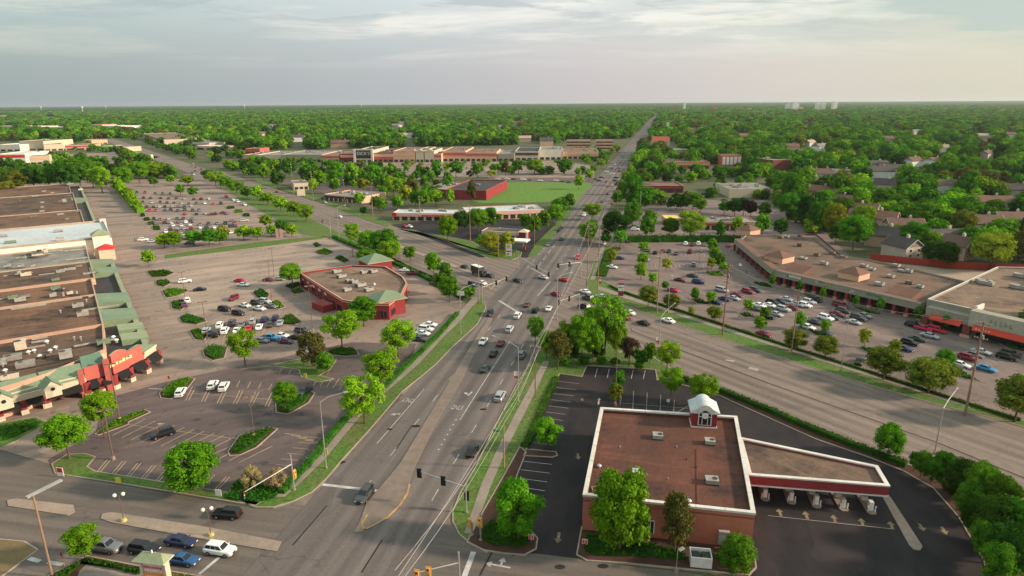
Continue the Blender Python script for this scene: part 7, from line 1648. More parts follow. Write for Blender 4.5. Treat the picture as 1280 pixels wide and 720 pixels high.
# ================================================================ poles, signals, signs, wires, people
def ang_down(a, b): return (b-a)
def street_light(bx, by, tx, ty, ax_, ay_, label, m='steel', r=.13, group='street lights', banner=None):
    p = P(bx, by); h = height_at(bx, by, ty); t = empty('street_light', p, label, 'street light', group)
    mb = MB(); mb.tube(p+Vector((0, 0, .5)), p+Vector((0, 0, h)), r, r*.6, m, 8); part(mb, 'pole', t)
    mb = MB(); mb.tube(p, p+Vector((0, 0, .5)), r*2, r*1.6, 'concrete', 8); part(mb, 'base', t)
    e = P(ax_, ay_, h+.8); mid = p.lerp(Vector((e.x, e.y, 0)), .35)+Vector((0, 0, h+.6)); e = Vector((e.x, e.y, h+.9))
    mb = MB(); mb.tube(p+Vector((0, 0, h-.1)), mid, r*.55, r*.5, m, 6); mb.tube(mid, e, r*.5, r*.4, m, 6); part(mb, 'arm', t)
    d = (e-mid).normalized(); mb = MB(); mb.obox(e+d*.3, (d.x, d.y), .45, .16, e.z-.1, e.z+.08, m); mb.obox(e+d*.3, (d.x, d.y), .3, .13, e.z-.15, e.z-.1, 'lamp_clear'); part(mb, 'lamp_head', t)
    if banner:
        z = height_at(bx, by, banner); mb = MB(); q = p+Vector((-.55, 0, 0)); mb.obox(q, (1, 0), .4, .03, z-.7, z+.9, 'sign_white'); mb.obox(q+Vector((0, -.04, 0)), (1, 0), .4, .01, z-.68, z-.15, 'sign_red'); part(mb, 'banner', t)
    return t
street_light(408, 586, 399, 502, 430, 491, 'davit street light on the grass verge left of the main road')
street_light(648, 503, 647, 434, 618, 421, 'street light with a red and white banner right of the main road', banner=469)
street_light(1168, 568, 1176, 510, 1196, 487, 'tall street light beside the diagonal road at the right', r=.16)
street_light(824, 430, 824, 396, 843, 380, 'street light with white banner in the tan median of the diagonal road', banner=425)
street_light(696, 400, 696, 347, 713, 341, 'street light at the corner of the crossing above the trees')
street_light(576, 417, 575, 363, 591, 356, 'street light with a white sign at the grass tip left of the crossing')
street_light(599, 375, 599, 324, 606, 322, 'tall pale street light pole at the left corner of the crossing')
street_light(424, 296, 421, 260, 430, 257, 'street light at the signals of the wide road')
street_light(770, 425, 771, 395, 776, 392, 'slim light pole among the corner trees') if False else None
def utility_pole(bx, by, tx, ty, label, arms=2, m='wood_pole', r=.17, cap=None, ahead=144):
    p = P(bx, by); h = height_at(bx, by, ty); t = empty('utility_pole', p, label, 'utility pole', 'utility poles')
    mb = MB(); mb.tube(p, p+Vector((0, 0, h)), r, r*.65, m, 8); part(mb, 'post', t)
    for i in range(arms):
        z = h-.5-i*1.6; mb = MB(); mb.obox(p, U(ahead), 1.3, .07, z-.08, z+.08, m)
        for e in (-1.15, -.6, .6, 1.15): q = p+U(ahead)*e; mb.tube(q+Vector((0, 0, z+.08)), q+Vector((0, 0, z+.3)), .06, .04, 'sign_white', 6)
        part(mb, 'crossarm', t)
    if cap: mb = MB(); q = p+Vector((.35, 0, h-4)); mb.tube(q, q+Vector((0, 0, 1)), .25, .25, 'steel', 8); part(mb, 'transformer', t)
    return p+Vector((0, 0, h-.3))
W = {}
W['a'] = utility_pole(1206, 519, 1228, 402, 'thickest wooden utility pole at the right, behind the grass verge', 3, r=.26, cap=True)
W['b'] = utility_pole(989, 443, 1001, 362, 'tan wooden utility pole before the middle rows of parked cars', 2, r=.2)
W['c'] = utility_pole(903, 419, 911, 330, 'dark red utility pole with several crossarms', 4, 'wood_red', .2, cap=True)
W['d'] = utility_pole(821, 392, 824, 314, 'wooden utility pole with crossarms left in the shopping lot', 2, r=.18)
W['e'] = utility_pole(734, 358, 735, 279, 'utility pole with three crossarms beside the sidewalk of the crossing', 3, r=.18, ahead=103)
W['f'] = utility_pole(747, 368, 748, 281, 'tall thin utility pole right of the three-armed one', 0, r=.16)
W['g'] = utility_pole(755, 297, 755, 257, 'short tan utility pole in front of the dark tree', 1, r=.2, ahead=103)
W['h'] = utility_pole(771, 272, 772, 226, 'reddish utility pole on the right of the main road', 1, 'wood_red', .2, ahead=103)
W['i'] = utility_pole(630, 586, 626, 512, 'bare leaning utility pole beside the green street name sign', 0, r=.15)
W['j'] = utility_pole(669, 498, 669, 432, 'thin reddish utility pole on the sidewalk by the lawn corner', 1, 'wood_red', .14, ahead=103)
W['k'] = utility_pole(392, 252, 392, 214, 'wooden utility pole with three arms before the roadside restaurant', 3, r=.22)
W['l'] = utility_pole(466, 270, 466, 232, 'bare utility pole by the wide road left of the long shop row', 0, r=.25)
W['m'] = utility_pole(525, 276, 525, 245, 'utility pole standing at the long shop row', 2, r=.2)
W['n'] = utility_pole(588, 304, 588, 257, 'pale utility pole at the left driveway of the petrol station', 2, r=.2)
W['o'] = utility_pole(369, 262, 370, 205, 'utility pole before the small cream box shop', 2, r=.2)
W['q'] = utility_pole(432, 262, 432, 224, 'utility pole right of the roadside restaurant sign', 1, r=.2)
W['r'] = utility_pole(799, 286, 799, 238, 'thin white flag pole left of the shopping lot trees', 0, 'steel', .12)
for i, (x, y, t_) in enumerate(((668, 310, 276), (623, 322, 290))): utility_pole(x, y, x, t_, ('slim pole on the right lawn of the petrol station', 'slim pole among the golden trees of the petrol station')[i], 0, r=.13)
for i, (s, side) in enumerate([(560+k*60, sd_) for k in range(6) for sd_ in (-57.5, -29.5)]):
    q = MR(s, side); a, b, d = Q(q); utility_pole(a, b, a, Q((q.x, q.y, 12))[1], 'distant roadside pole, %s of those %s of the far main road' % (ORD[i//2]+' nearest' if i > 1 else 'nearest', 'left' if side < -50 else 'right'), 1, r=.25, ahead=103)
wm = 0
def wire(pts, label, sag=1.2):
    mb = MB(); base = pts[0]
    for a, b in zip(pts, pts[1:]):
        for off in (0, ):
            pr = None
            for i in range(9):
                t = i/8; q = a.lerp(b, t)-Vector((0, 0, sag*4*t*(1-t)))
                if pr is not None: mb.tube(pr, q, .03, .03, 'wire', 4, False)
                pr = q
    o = rebase(mb, base).build('power_line', None, base); tag(o, label, 'power line')
off = P(500, 900); W['s'] = Vector((MR(60, -29.5).x, MR(60, -29.5).y, 12)); W['s2'] = Vector((MR(30, -29.5).x, MR(30, -29.5).y, 12.5))
wire([W['s2'], W['i'], W['j'], W['f'], W['g'], W['h']], 'highest power line along the right side of the main road')
wire([W['s']+Vector((1.0, 0, -.8)), W['i']+Vector((.3, 0, -.8)), W['j']+Vector((.8, 0, -.5)), W['e']], 'second power line running beside the highest one')
wire([W['s']+Vector((2.2, 0, -1.6)), W['i']+Vector((.3, 0, -2.0)), W['j']+Vector((.3, 0, -1.6))], 'lowest power line over the sidewalk by the bank')
wire([W['a'], W['b'], W['c'], W['d'], W['f']], 'power line along the diagonal road', 1.0)
# --- lot lamps
def lot_lamp(bx, by, ty, label, heads=2, m='steel_brown', hd_=60, yb=False, r=.09):
    p = P(bx, by); h = height_at(bx, by, ty); t = empty('lot_lamp', p, label, 'lamp post', 'parking lot lamp posts')
    mb = MB(); mb.tube(p, p+Vector((0, 0, h)), r, r*.8, m, 8); part(mb, 'pole', t)
    mb = MB(); mb.tube(p, p+Vector((0, 0, .8)), .35, .3, 'base_yellow' if yb else 'concrete', 10); part(mb, 'base', t)
    for e in ((-1, 1) if heads == 2 else (1,)):
        q = p+U(hd_)*e*.7; mb = MB(); mb.obox(q, U(hd_), .5, .22, h-.15, h+.05, m); mb.obox(q, U(hd_), .4, .18, h-.2, h-.15, 'lamp_clear'); part(mb, 'lamp_head', t)
lot_lamp(150, 526, 455, 'tall brown lot lamp with yellow foot before the salmon facade', yb=True, r=.16)
lot_lamp(142, 575, 512, 'brown lot lamp at the edge of the striped bays by the grass corner', r=.14)
lot_lamp(318, 547, 495, 'lot lamp with yellow foot on the long thin island', yb=True)
lot_lamp(261, 434, 377, 'thin lot lamp left of the double row of cars')
lot_lamp(232, 376, 340, 'thin lot lamp at the small island by the mall street')
lot_lamp(340, 376, 326, 'thin lot lamp above the middle cars of the left lot')
lot_lamp(343, 346, 310, 'thin lot lamp left of the restaurant corner tree')
lot_lamp(391, 414, 357, 'thin lot lamp beside the patio of the red restaurant')
lot_lamp(380, 456, 404, 'thin lot lamp rising from the brownish island tree')
lot_lamp(441, 321, 278, 'thin lot lamp behind the red restaurant')
lot_lamp(501, 323, 298, 'pale slim lamp beside the wide road', m='steel')
lot_lamp(873, 346, 312, 'lot lamp in the back half of the shopping lot')
lot_lamp(1051, 465, 400, 'straight pale lamp post on the verge of the diagonal road', 1, 'steel')
lot_lamp(1061, 384, 364, 'short lot lamp before the taupe shops')
lot_lamp(835, 391, 345, 'pale pole with white sign left in the shopping lot', 1, 'steel')
lot_lamp(769, 507, 440, 'thin yellowish pole on the narrow island of the black lot', 1, 'wood_pole', r=.06)
lot_lamp(845, 716, 688, 'small lamp post at the lower edge of the bank bed', 1, 'steel', r=.06)
p = P(66, 722); h = height_at(66, 722, 620); t = empty('floodlight_pole', p, 'tall pole with one long flat floodlight bar at the lower left', 'lamp post')
mb = MB(); mb.tube(p, p+Vector((0, 0, h)), .16, .13, 'wood_pole', 8); part(mb, 'pole', t)
a = P(33, 622, h); b = P(77, 600, h); mb = MB(); d = (b-a).normalized(); mb.obox((a+b)/2, (d.x, d.y), (b-a).length/2, .3, h-.1, h+.12, 'steel'); part(mb, 'floodlight', t)
for i, (bx, by, ty) in enumerate(((155, 652, 618), (264, 670, 636))):
    p = P(bx, by)+Vector((0, 0, .16)); h = height_at(bx, by, ty); t = empty('globe_lamp', p, 'twin globe lamp with yellow foot on the divider, %s one' % ('left', 'right')[i], 'lamp post', 'twin globe lamps')
    mb = MB(); mb.tube(p, p+Vector((0, 0, h-.3)), .07, .06, 'steel_brown', 8); q = p+Vector((0, 0, h-.5)); x = U(70); mb.tube(q-x*.6, q+x*.6, .04, .04, 'steel_brown', 6); part(mb, 'post', t)
    mb = MB(); mb.tube(p, p+Vector((0, 0, .45)), .5, .35, 'base_yellow', 12); part(mb, 'base', t)
    for e in (-1, 1):
        mb = MB(); c = q+x*.6*e
        for k in range(4):
            t0, t1 = math.pi*k/4, math.pi*(k+1)/4; mb.tube(c+Vector((0, 0, .3-.32*math.cos(t0))), c+Vector((0, 0, .3-.32*math.cos(t1))), .32*math.sin(t0)+.005, .32*math.sin(t1)+.005, 'lamp_clear', 10, False)
        part(mb, 'globe', t, smooth=True)
# --- traffic signals
def head(mb, c, dirv, z, back='black_metal'):
    d = Vector((dirv.x, dirv.y, 0)).normalized(); n = Vector((-d.y, d.x, 0))
    mb.obox(c, d, .22, .28, z-.75, z+.75, back); mb.obox(c-d*.02, d, .03, .42, z-.9, z+.9, 'black_metal' if back == 'black_metal' else back)
    for k, m in ((.48, 'lamp_red'), (0, 'base_yellow'), (-.48, 'sign_green')): q = c+d*.23+Vector((0, 0, z+k)); mb.tube(q, q+d*.05, .16, .16, m, 8)
def signal(bx, by, ty, ends, label, heads=(), hz=6.0, facing=193, back='black_metal', polehead=None):
    p = P(bx, by); h = height_at(bx, by, ty) if ty else 6.5; t = empty('traffic_signal', p, label, 'traffic signal', 'traffic signals')
    mb = MB(); mb.tube(p, p+Vector((0, 0, h)), .16, .12, 'steel', 8); mb.tube(p, p+Vector((0, 0, .35)), .35, .3, 'concrete', 8); part(mb, 'pole', t)
    z = min(hz, h-.2)
    if ends: 
        e = P(ends[0], ends[1], z); mb = MB(); mb.tube(p+Vector((0, 0, z-.2)), e, .11, .06, 'steel', 8); part(mb, 'mast_arm', t)
        for f in heads: mb = MB(); c = p.lerp(Vector((e.x, e.y, 0)), f); head(mb, c, U(facing), z-.4, 'black_metal' if polehead else back); part(mb, 'signal_head', t)
    if polehead: mb = MB(); head(mb, p+U(facing)*.35, U(facing), polehead, back); part(mb, 'signal_head', t)
signal(583, 641, 606, (521, 588), 'short signal pole with long arm over the main road above the median nose', (.95, .45), 5.2, 13, polehead=3.0)
signal(368, 613, 569, (302, 617), 'signal pole at the lower left corner with its arm over the side street', (.98,), 5.4, 102, polehead=3.2, back='signal_yellow')
signal(601, 676, 640, None, 'corner signal pole with yellow backs beside the bank entrance', (), 5, 193, 'signal_yellow', polehead=3.6)
signal(590, 664+6, 652, None, 'low signal with a yellow back at the sidewalk end', (), 5, 250, 'signal_yellow', polehead=2.4)
signal(575, 745, 690, (520, 716), 'signal pole at the bottom edge with yellow-backed heads', (.98, .72), 5.6, 193, 'signal_yellow')
signal(648, 336, 318, (688, 343), 'signal mast arm at the petrol station corner', (.6, .95), 5.5, 330)
signal(726, 346, 322, (697, 331), 'signal mast arm on the far right corner of the crossing', (.5, .97), 6, 193)
signal(603, 380, 352, (634, 347), 'signal mast arm at the left corner of the crossing', (.55, .97), 6, 60)
signal(724, 388, 366, (698, 377), 'signal mast arm at the near right corner of the crossing', (.5, .97), 6, 300)
signal(414, 300, 272, (402, 275), 'signal at the near side of the wide road crossing', (.9,), 5.5, 143)
signal(441, 300, 276, None, 'small signal right of the one on the wide road', (), 5, 143, polehead=4.5)
# --- signs
def sign(name, px, py, zt, w_, h_, m, label, ang=193, post='steel', n=1, oct=False, cat='sign', extra=None):
    p = P(px, py); t = empty(name, p, label, cat); d = U(ang+90); f = U(ang)
    mb = MB()
    for e in ((0,) if n == 1 else (-w_*.4, w_*.4)): mb.tube(p+d*e, p+d*e+Vector((0, 0, zt)), .05, .05, post, 6)
    part(mb, 'post', t); mb = MB(); c = p+f*.07
    if oct: c3 = c+Vector((0, 0, zt-h_/2)); mb.tube(c3, c3+f*.03, h_/2, h_/2, m, 8)
    else: mb.obox(c, d, w_/2, .04, zt-h_, zt, m)
    part(mb, 'panel', t)
    if extra:
        for (dx, z0, z1, ww, mm) in extra: mb = MB(); mb.obox(c+f*.06-d*dx, d, ww/2, .02, z0, z1, mm); part(mb, 'sign_marking', t)
    return t, c, d, f
def stop(px, py, lb, ang):
    t, c, d, f = sign('stop_sign', px, py, 2.6, .8, .85, 'sign_red', lb, ang, oct=True)
    x = text_mb('STOP', .34, 'sign_white', c+f*.05+Vector((0, 0, 2.18)), Vector((-f.y, f.x, 0)), (0, 0, 1)); part(x, 'lettering', t)
stop(81, 708, 'red stop sign at the planting strip in the lower left', 250)
stop(213, 482, 'red stop sign by the island before the mall corner', 200)
sign('info_sign', 77, 596, 1.9, 1.3, 1.7, 'sign_white', 'white sign with a red top on the rounded grass corner', 190, n=2, extra=[(0, 1.0, 1.85, 1.1, 'sign_red')])
sign('info_sign', 149, 606, 1.5, 1.1, 1.1, 'sign_yellow', 'pale yellow square sign on the grass strip of the left lot', 190)
sign('info_sign', 274, 622, 1.6, 1.1, 1.2, 'sign_white', 'white square sign at the right end of the grass strip', 190)
sign('info_sign', 382, 473, 1.3, .8, 1.1, 'sign_yellow', 'small yellow sign on the island below the brownish tree', 190)
sign('info_sign', 408, 582-12, 1.6, .7, 1.4, 'sign_yellow', 'narrow yellow sign behind the davit light by the hedge', 190)
sign('info_sign', 446, 522, 1.3, 1.0, 1.0, 'sign_yellow', 'small gold sign in the hedge near the nearest roadside tree', 200)
for px, py, s_ in ((664, 678, 'left'), (731, 684, 'right')): sign('entrance_sign', px, py, 1.5, .9, .9, 'sign_pink', 'small red and white entrance sign %s of the bank driveway' % s_, 193, extra=[(-.2, .75, 1.35, .2, 'sign_red'), (.2, .75, 1.35, .2, 'sign_red')])
sign('info_sign', 835, 506, 1.4, .7, .7, 'sign_white', 'small white sign on the island behind the bank', 193)
t, c, d, f = sign('street_name_sign', 622, 560, 4.0, 1.6, .45, 'sign_green', 'green street name sign beside the leaning pole', 193)
sign('street_sign', 643, 322-3, 2.6, 1.6, .8, 'sign_green', 'green sign right of the gas price sign', 193)
sign('road_sign', 576, 380, 2.6+2, 2.6, 1.6, 'sign_white', 'white sign boards on the post beside the grass tip', 193)
sign('banner_sign', 750, 360, 3.6, .9, 1.8, 'sign_red', 'red and white banner on a post at the shopping lot corner', 193, extra=[(0, 2.5, 3.4, .7, 'sign_white')])
# gas price sign
t, c, d, f = sign('price_sign', 636, 322, 6.2, 2.6, 5.4, 'sign_white', 'white gas price sign with round emblem and red bars', 193, n=2, extra=[(0, 2.5, 3.1, 2.0, 'sign_red'), (-.3, 1.3, 1.9, 1.2, 'sign_red')])
q = c+f*.06+Vector((0, 0, 4.9)); mb = MB(); mb.tube(q, q+f*.05, .85, .85, 'sign_orange', 14); mb.tube(q+f*.05, q+f*.08, .55, .55, 'sign_yellow', 14); part(mb, 'emblem', t)
# pylon sign of shopping lot
p = P(776, 370); t = empty('pylon_sign', p, 'brick pylon sign with stacked white and red panels at the shopping lot', 'sign')
mb = MB(); mb.obox(p, U(103), .9, .35, 0, 6.2, 'brick_red'); part(mb, 'pillar', t)
for z0, z1, m in ((4.7, 5.9, 'sign_pink'), (3.3, 4.1, 'sign_white'), (1.9, 3.0, 'sign_white')): mb = MB(); mb.obox(p+U(193)*.4, U(103), .95, .12, z0, z1, m); part(mb, 'panel', t)
# twin panel sign at wide road
t, c, d, f = sign('pylon_sign', 350, 301, 6.0, 3.4, 4.4, 'sign_pink', 'pink double panel sign beside the wide road behind the left lot', 180, n=2, extra=[(0, 1.8, 5.9, .25, 'brick_dark')])
sign('pylon_sign', 377, 246+1, 6.0, 5.5, 4.6, 'cream', 'broad cream sign board before the small cream box shop', 160, n=2)
# monument sign bottom-left
p = P(197, 728); t = empty('monument_sign', p, 'monument sign with green gabled roof and pink panels at the bottom left', 'sign'); dd = U(100); ff = U(190)
mb = MB(); mb.obox(p, dd, 2.0, .5, 0, 1.0, 'coping_pink'); part(mb, 'base', t)
for e in (-1.85, 1.85): mb = MB(); mb.obox(p+dd*e, dd, .2, .45, 1.0, 4.1, 'cream'); part(mb, 'pillar', t)
mb = MB(); mb.obox(p, dd, 1.65, .3, 1.0, 4.1, 'sign_pink'); part(mb, 'panel', t)
for i, z in enumerate((3.55, 3.1, 2.6, 2.1)):
    mb = MB(); rg = random.Random(i)
    for k in range(7): x = -1.3+k*.42; mb.obox(p+ff*.32+dd*x, dd, .12+.06*rg.random(), .02, z, z+.26, 'sign_white' if i % 2 else 'salmon')
    part(mb, 'sign_lettering', t)
mb = MB(); mb.obox(p+ff*.33, dd, 1.6, .02, 1.45, 1.85, 'sign_orange'); part(mb, 'sign_band', t)
mb = MB(); mb.hip(p, dd, 2.5, 1.1, 4.1, 5.0, 'sage', 1.4); mb.obox(p, dd, 2.5, 1.1, 4.0, 4.12, 'coping_white'); part(mb, 'roof', t)
mb = MB(); mb.tube(p+Vector((0, 0, 4.95)), p+Vector((0, 0, 5.4)), .12, .08, 'sign_white', 8); part(mb, 'finial', t)
# lights at back of bank wall
# --- people
def person(px, py, top, legs, label, head=0):
    p = P(px, py); rz = R(head); V_ = [(0, 0, .95), (0, 0, 1.2), (0, 0, 1.42), (0, 0, 1.55), (0, 0, 1.68), (.12, 0, .9), (.14, .1, .5), (.14, .2, .06), (-.12, 0, .9), (-.14, -.08, .5), (-.14, -.2, .06), (.2, 0, 1.4), (.26, -.08, 1.12), (.26, .02, .86), (-.2, 0, 1.4), (-.26, .08, 1.12), (-.26, .16, .88)]
    E_ = [(0, 1), (1, 2), (2, 3), (3, 4), (0, 5), (5, 6), (6, 7), (0, 8), (8, 9), (9, 10), (2, 11), (11, 12), (12, 13), (2, 14), (14, 15), (15, 16)]
    RR = [.15, .14, .15, .06, .11, .1, .07, .06, .1, .07, .06, .06, .05, .04, .06, .05, .04]
    me = bpy.data.meshes.new('person'); me.from_pydata(V_, E_, []); o = bpy.data.objects.new('person', me); COL.objects.link(o)
    md = o.modifiers.new('skin', 'SKIN'); sv = me.skin_vertices[0].data if me.skin_vertices else None
    if sv is None:
        bm = bmesh.new(); bm.from_mesh(me); bm.verts.layers.skin.verify(); bm.to_mesh(me); bm.free(); sv = me.skin_vertices[0].data
    for i, r_ in enumerate(RR): sv[i].radius = (r_, r_)
    sv[0].use_root = True; o.modifiers.new('sub', 'SUBSURF').levels = 1
    dg = bpy.context.evaluated_depsgraph_get(); m2 = bpy.data.meshes.new_from_object(o.evaluated_get(dg)); o.modifiers.clear(); o.data = m2
    m2.materials.clear()
    for x in (legs, top, 'skin', 'cloth_dark'): m2.materials.append(MATS[x])
    for f in m2.polygons:
        z = f.center.z; f.material_index = 0 if z < .98 else (1 if z < 1.48 and not (z < 1.1 and abs(f.center.x) > .2) else (3 if z > 1.7 else 2))
    o.location = p+Vector((0, 0, .08)); o.rotation_euler = (0, 0, rz); tag(o, label, 'person')
person(921, 318, 'cloth_dark', 'cloth_dark', 'person in dark clothes walking in the lane behind the back rows', 20)
person(933, 343, 'cloth_dark', 'cloth_dark', 'person in dark clothes standing at the corner of the taupe mall', 60)
person(991, 357, 'paint_maroon', 'cloth_dark', 'person in a dark red top before the taupe shop fronts', 100)
person(169, 302, 'cloth_dark', 'cloth_dark', 'person in dark clothes by the white SUV on the mall street', 0)
# ================================================================ woods
DEV = [(-60, 176), (60, 176), (178, 172), (182, 168), (212, 170), (262, 178), (290, 184), (300, 188), (440, 186), (700, 180), (704, 176), (770, 174), (786, 173), (800, 158), (807, 155), (806, 172), (797, 195), (792, 215), (960, 225), (985, 250), (1010, 280), (1048, 300), (1080, 325), (1090, 335), (1295, 338), (1295, 900), (-60, 900)]
CLEAR = [[(60, 192), (180, 188), (196, 196), (196, 206), (60, 208)]]
HP = [(h[0], h[1], 8*F/Q(P(h[0], h[1]))[2]) for h in HOUSES if h[1] > 200] + [(h[0], h[1], 9*F/Q(P(h[0], h[1]))[2]) for h in HOUSES if h[1] <= 200]
HP += [(a, b, 9*F/Q(P(a, b))[2]) for a, b in _far]
SHP = [(a[0], b[0], a[1]) for a, b, *_ in LD if a[1] < 176] + [(x-18, x+18, 182) for x in (825,)] + [(829, 888, 212), (895, 927, 208), (965, 989, 215), (832, 861, 192)]
def ok(px, py, wpx, x, y):
    if inside((px, py), DEV): return False
    for poly in CLEAR:
        if inside((px, py), poly): return False
    nn = x*n1v.x+y*n1v.y
    if -59 < nn < -28: return False
    if y > 1100 and -64 < nn < -24 and y < 2600: return False
    for hx, hy, hw in HP:
        if abs(px-hx) < hw+wpx*.35 and hy-3 < py < hy+10+hw*.45: return False
    for xa, xb, yy in SHP:
        if xa-wpx*.4 < px < xb+wpx*.4 and yy-3.5 < py < yy+max(3, 9*F/Q((x, y, 0))[2]): return False
    if py > 200:
        for tx, ty_, tr_ in TREES:
            if abs(tx-x) < 30 and (tx-x)**2+(ty_-y)**2 < (tr_+4)**2: return False
    return True
rg = random.Random(99); pts = []
def scatter(y0, y1, sp, smin, smax):
    y = y0
    while y < y1:
        x = -y*.86-30
        while x < y*.86+30:
            X = x+rg.uniform(-.45, .45)*sp; Y = y+rg.uniform(-.45, .45)*sp; px, py, d = Q((X, Y, 0))
            if -30 < px < 1310 and py < 720 and ok(px, py, smin*F/d*2, X, Y) and noise.noise(Vector((X*.012, Y*.012, 3)))+.62 > rg.random()*.55:
                pts.append((X, Y, rg.uniform(smin, smax), d, px, py))
            x += sp
        y += sp
scatter(150, 760, 10.2, 4.6, 9.6); scatter(760, 1500, 14, 6, 13); scatter(1500, 3000, 21, 8, 19); scatter(3000, 6400, 34, 14, 28)
pts.sort(key=lambda p: p[2]/p[3], reverse=True)
n_ind = max(0, 299-NT[0])
# small groves inside the developed left distance (part of the same wood of small trees)
def region(poly, n, s0, s1, seed):
    r2 = random.Random(seed); xs = [p[0] for p in poly]; ys = [p[1] for p in poly]; k = 0; t = 0
    while k < n and t < n*20:
        t += 1; px, py = r2.uniform(min(xs), max(xs)), r2.uniform(min(ys), max(ys))
        if not inside((px, py), poly): continue
        w_ = P(px, py); X, Y = w_.x, w_.y; nn = X*n1v.x+Y*n1v.y
        if -60 < nn < -27: continue
        cr_ = X*n2v.x+Y*n2v.y
        if 114 < cr_ < 166: continue
        extra.append((X, Y, r2.uniform(s0, s1), Q((X, Y, 0))[2], px, py)); k += 1
extra = []
region([(-20, 207), (60, 208), (130, 206), (200, 203), (236, 206), (246, 222), (190, 226), (140, 224), (0, 228), (-20, 228)], 95, 4, 6.5, 1)
region([(70, 186), (120, 192), (175, 196), (175, 186), (118, 183)], 26, 4, 6, 2)
region([(186, 184), (238, 186), (246, 200), (240, 206), (200, 202), (190, 194)], 34, 5, 7, 3)
region([(262, 190), (300, 190), (305, 200), (262, 204)], 16, 5, 7, 4)
region([(268, 210), (330, 206), (350, 214), (300, 222), (284, 220)], 26, 4, 6, 5)
region([(305, 205), (400, 206), (470, 207), (470, 212), (400, 214), (330, 212)], 24, 3.5, 5, 6)
region([(380, 214), (520, 212), (600, 214), (640, 214), (620, 222), (540, 232), (500, 236), (380, 226)], 34, 3, 5, 7)
region([(380, 216), (440, 216), (520, 214), (560, 214), (560, 246), (520, 250), (470, 246), (440, 236), (400, 232)], 60, 3, 5, 27)
region([(0, 172), (180, 166), (300, 178), (300, 184), (210, 182), (110, 178), (60, 180), (0, 178)], 80, 6, 9, 28)
region([(60, 196), (120, 200), (200, 200), (240, 208), (236, 212), (60, 206)], 40, 4, 6, 29)
region([(150, 190), (210, 190), (236, 202), (200, 208), (150, 200)], 30, 5, 7, 30)
region([(690, 192), (770, 186), (790, 178), (780, 192), (745, 212), (738, 206)], 26, 3.5, 5.5, 31)
region([(300, 200), (480, 212), (480, 240), (440, 228), (330, 216)], 40, 3.5, 5.5, 32)
region([(600, 214), (740, 214), (738, 221), (600, 221)], 16, 3, 5, 33)
region([(890, 232), (960, 228), (1000, 250), (985, 262), (960, 250), (890, 252)], 16, 3.5, 5, 34)
region([(470, 206), (740, 203), (740, 207), (470, 210)], 30, 2.6, 3.6, 8)
region([(740, 190), (775, 186), (778, 192), (756, 208), (742, 208)], 12, 3.5, 5, 9)
region([(800, 200), (828, 200), (828, 222), (798, 224), (794, 212)], 16, 4, 5.5, 10)
region([(832, 214), (960, 216), (960, 226), (890, 228), (800, 230), (800, 222)], 34, 4.5, 7, 11)
region([(800, 246), (896, 246), (896, 256), (800, 258)], 12, 3.5, 5, 12)
region([(960, 224), (990, 240), (1010, 268), (1040, 290), (1020, 296), (985, 276), (968, 256)], 30, 4, 6, 13)
region([(690, 262), (716, 250), (722, 256), (694, 284)], 6, 3, 4, 14)
region([(300, 240), (340, 256), (400, 284), (410, 290), (380, 284), (330, 262), (296, 246)], 14, 2.6, 3.6, 15)
mats_ = ['mid', 'mid', 'bright', 'lime', 'dark', 'dark', 'olive', 'rust', 'brown', 'mid', 'bright']
wts = [7, 7, 7, 4, 3, 3, 1.2, .5, .3, 6, 6]
def pick(X, Y, r_):
    v = noise.noise(Vector((X*.01, Y*.01, 7)))
    if v > .38 and r_.random() < .4: return r_.choice(['rust', 'brown', 'olive'])
    return r_.choices(mats_, wts)[0]
ind = pts[:n_ind]; rest = pts[n_ind:]
ind.sort(key=lambda p: p[3]); k = 0; ch = 18
for c0 in range(0, len(ind), ch):
    g = sorted(ind[c0:c0+ch], key=lambda p: p[4]); rk = ['nearest', 'second nearest', 'third nearest', 'fourth nearest', 'fifth nearest', 'sixth nearest', 'seventh nearest', 'eighth nearest', 'ninth nearest', 'tenth nearest', 'eleventh nearest'][min(10, c0//ch)]
    for i, (X, Y, s, d, px, py) in enumerate(g):
        kd = pick(X, Y, rg); sh, lm, cn_ = KIND[kd]; me = CR_['low' if sh != 'cone' else 'cone', k % 4]; k += 1
        o = empty('tree', (X, Y, 0), '%s %s tree in the %s band of the woods' % (ordw(i, len(g)), cn_, rk), 'tree', 'trees at the near side of the woods')
        h = s*rg.uniform(1.5, 2.1)
        c = bpy.data.objects.new('crown', me); COL.objects.link(c); c.parent = o; c.location = (0, 0, h*.12); c.scale = (s, s, h*.88); c.rotation_euler = (0, 0, rg.uniform(0, 6.28)); c.material_slots[0].link = 'OBJECT'; c.material_slots[0].material = MATS[lm]
        t = bpy.data.objects.new('trunk', TR_[k % 3]); COL.objects.link(t); t.parent = o; t.scale = (.5, .5, h*.5)
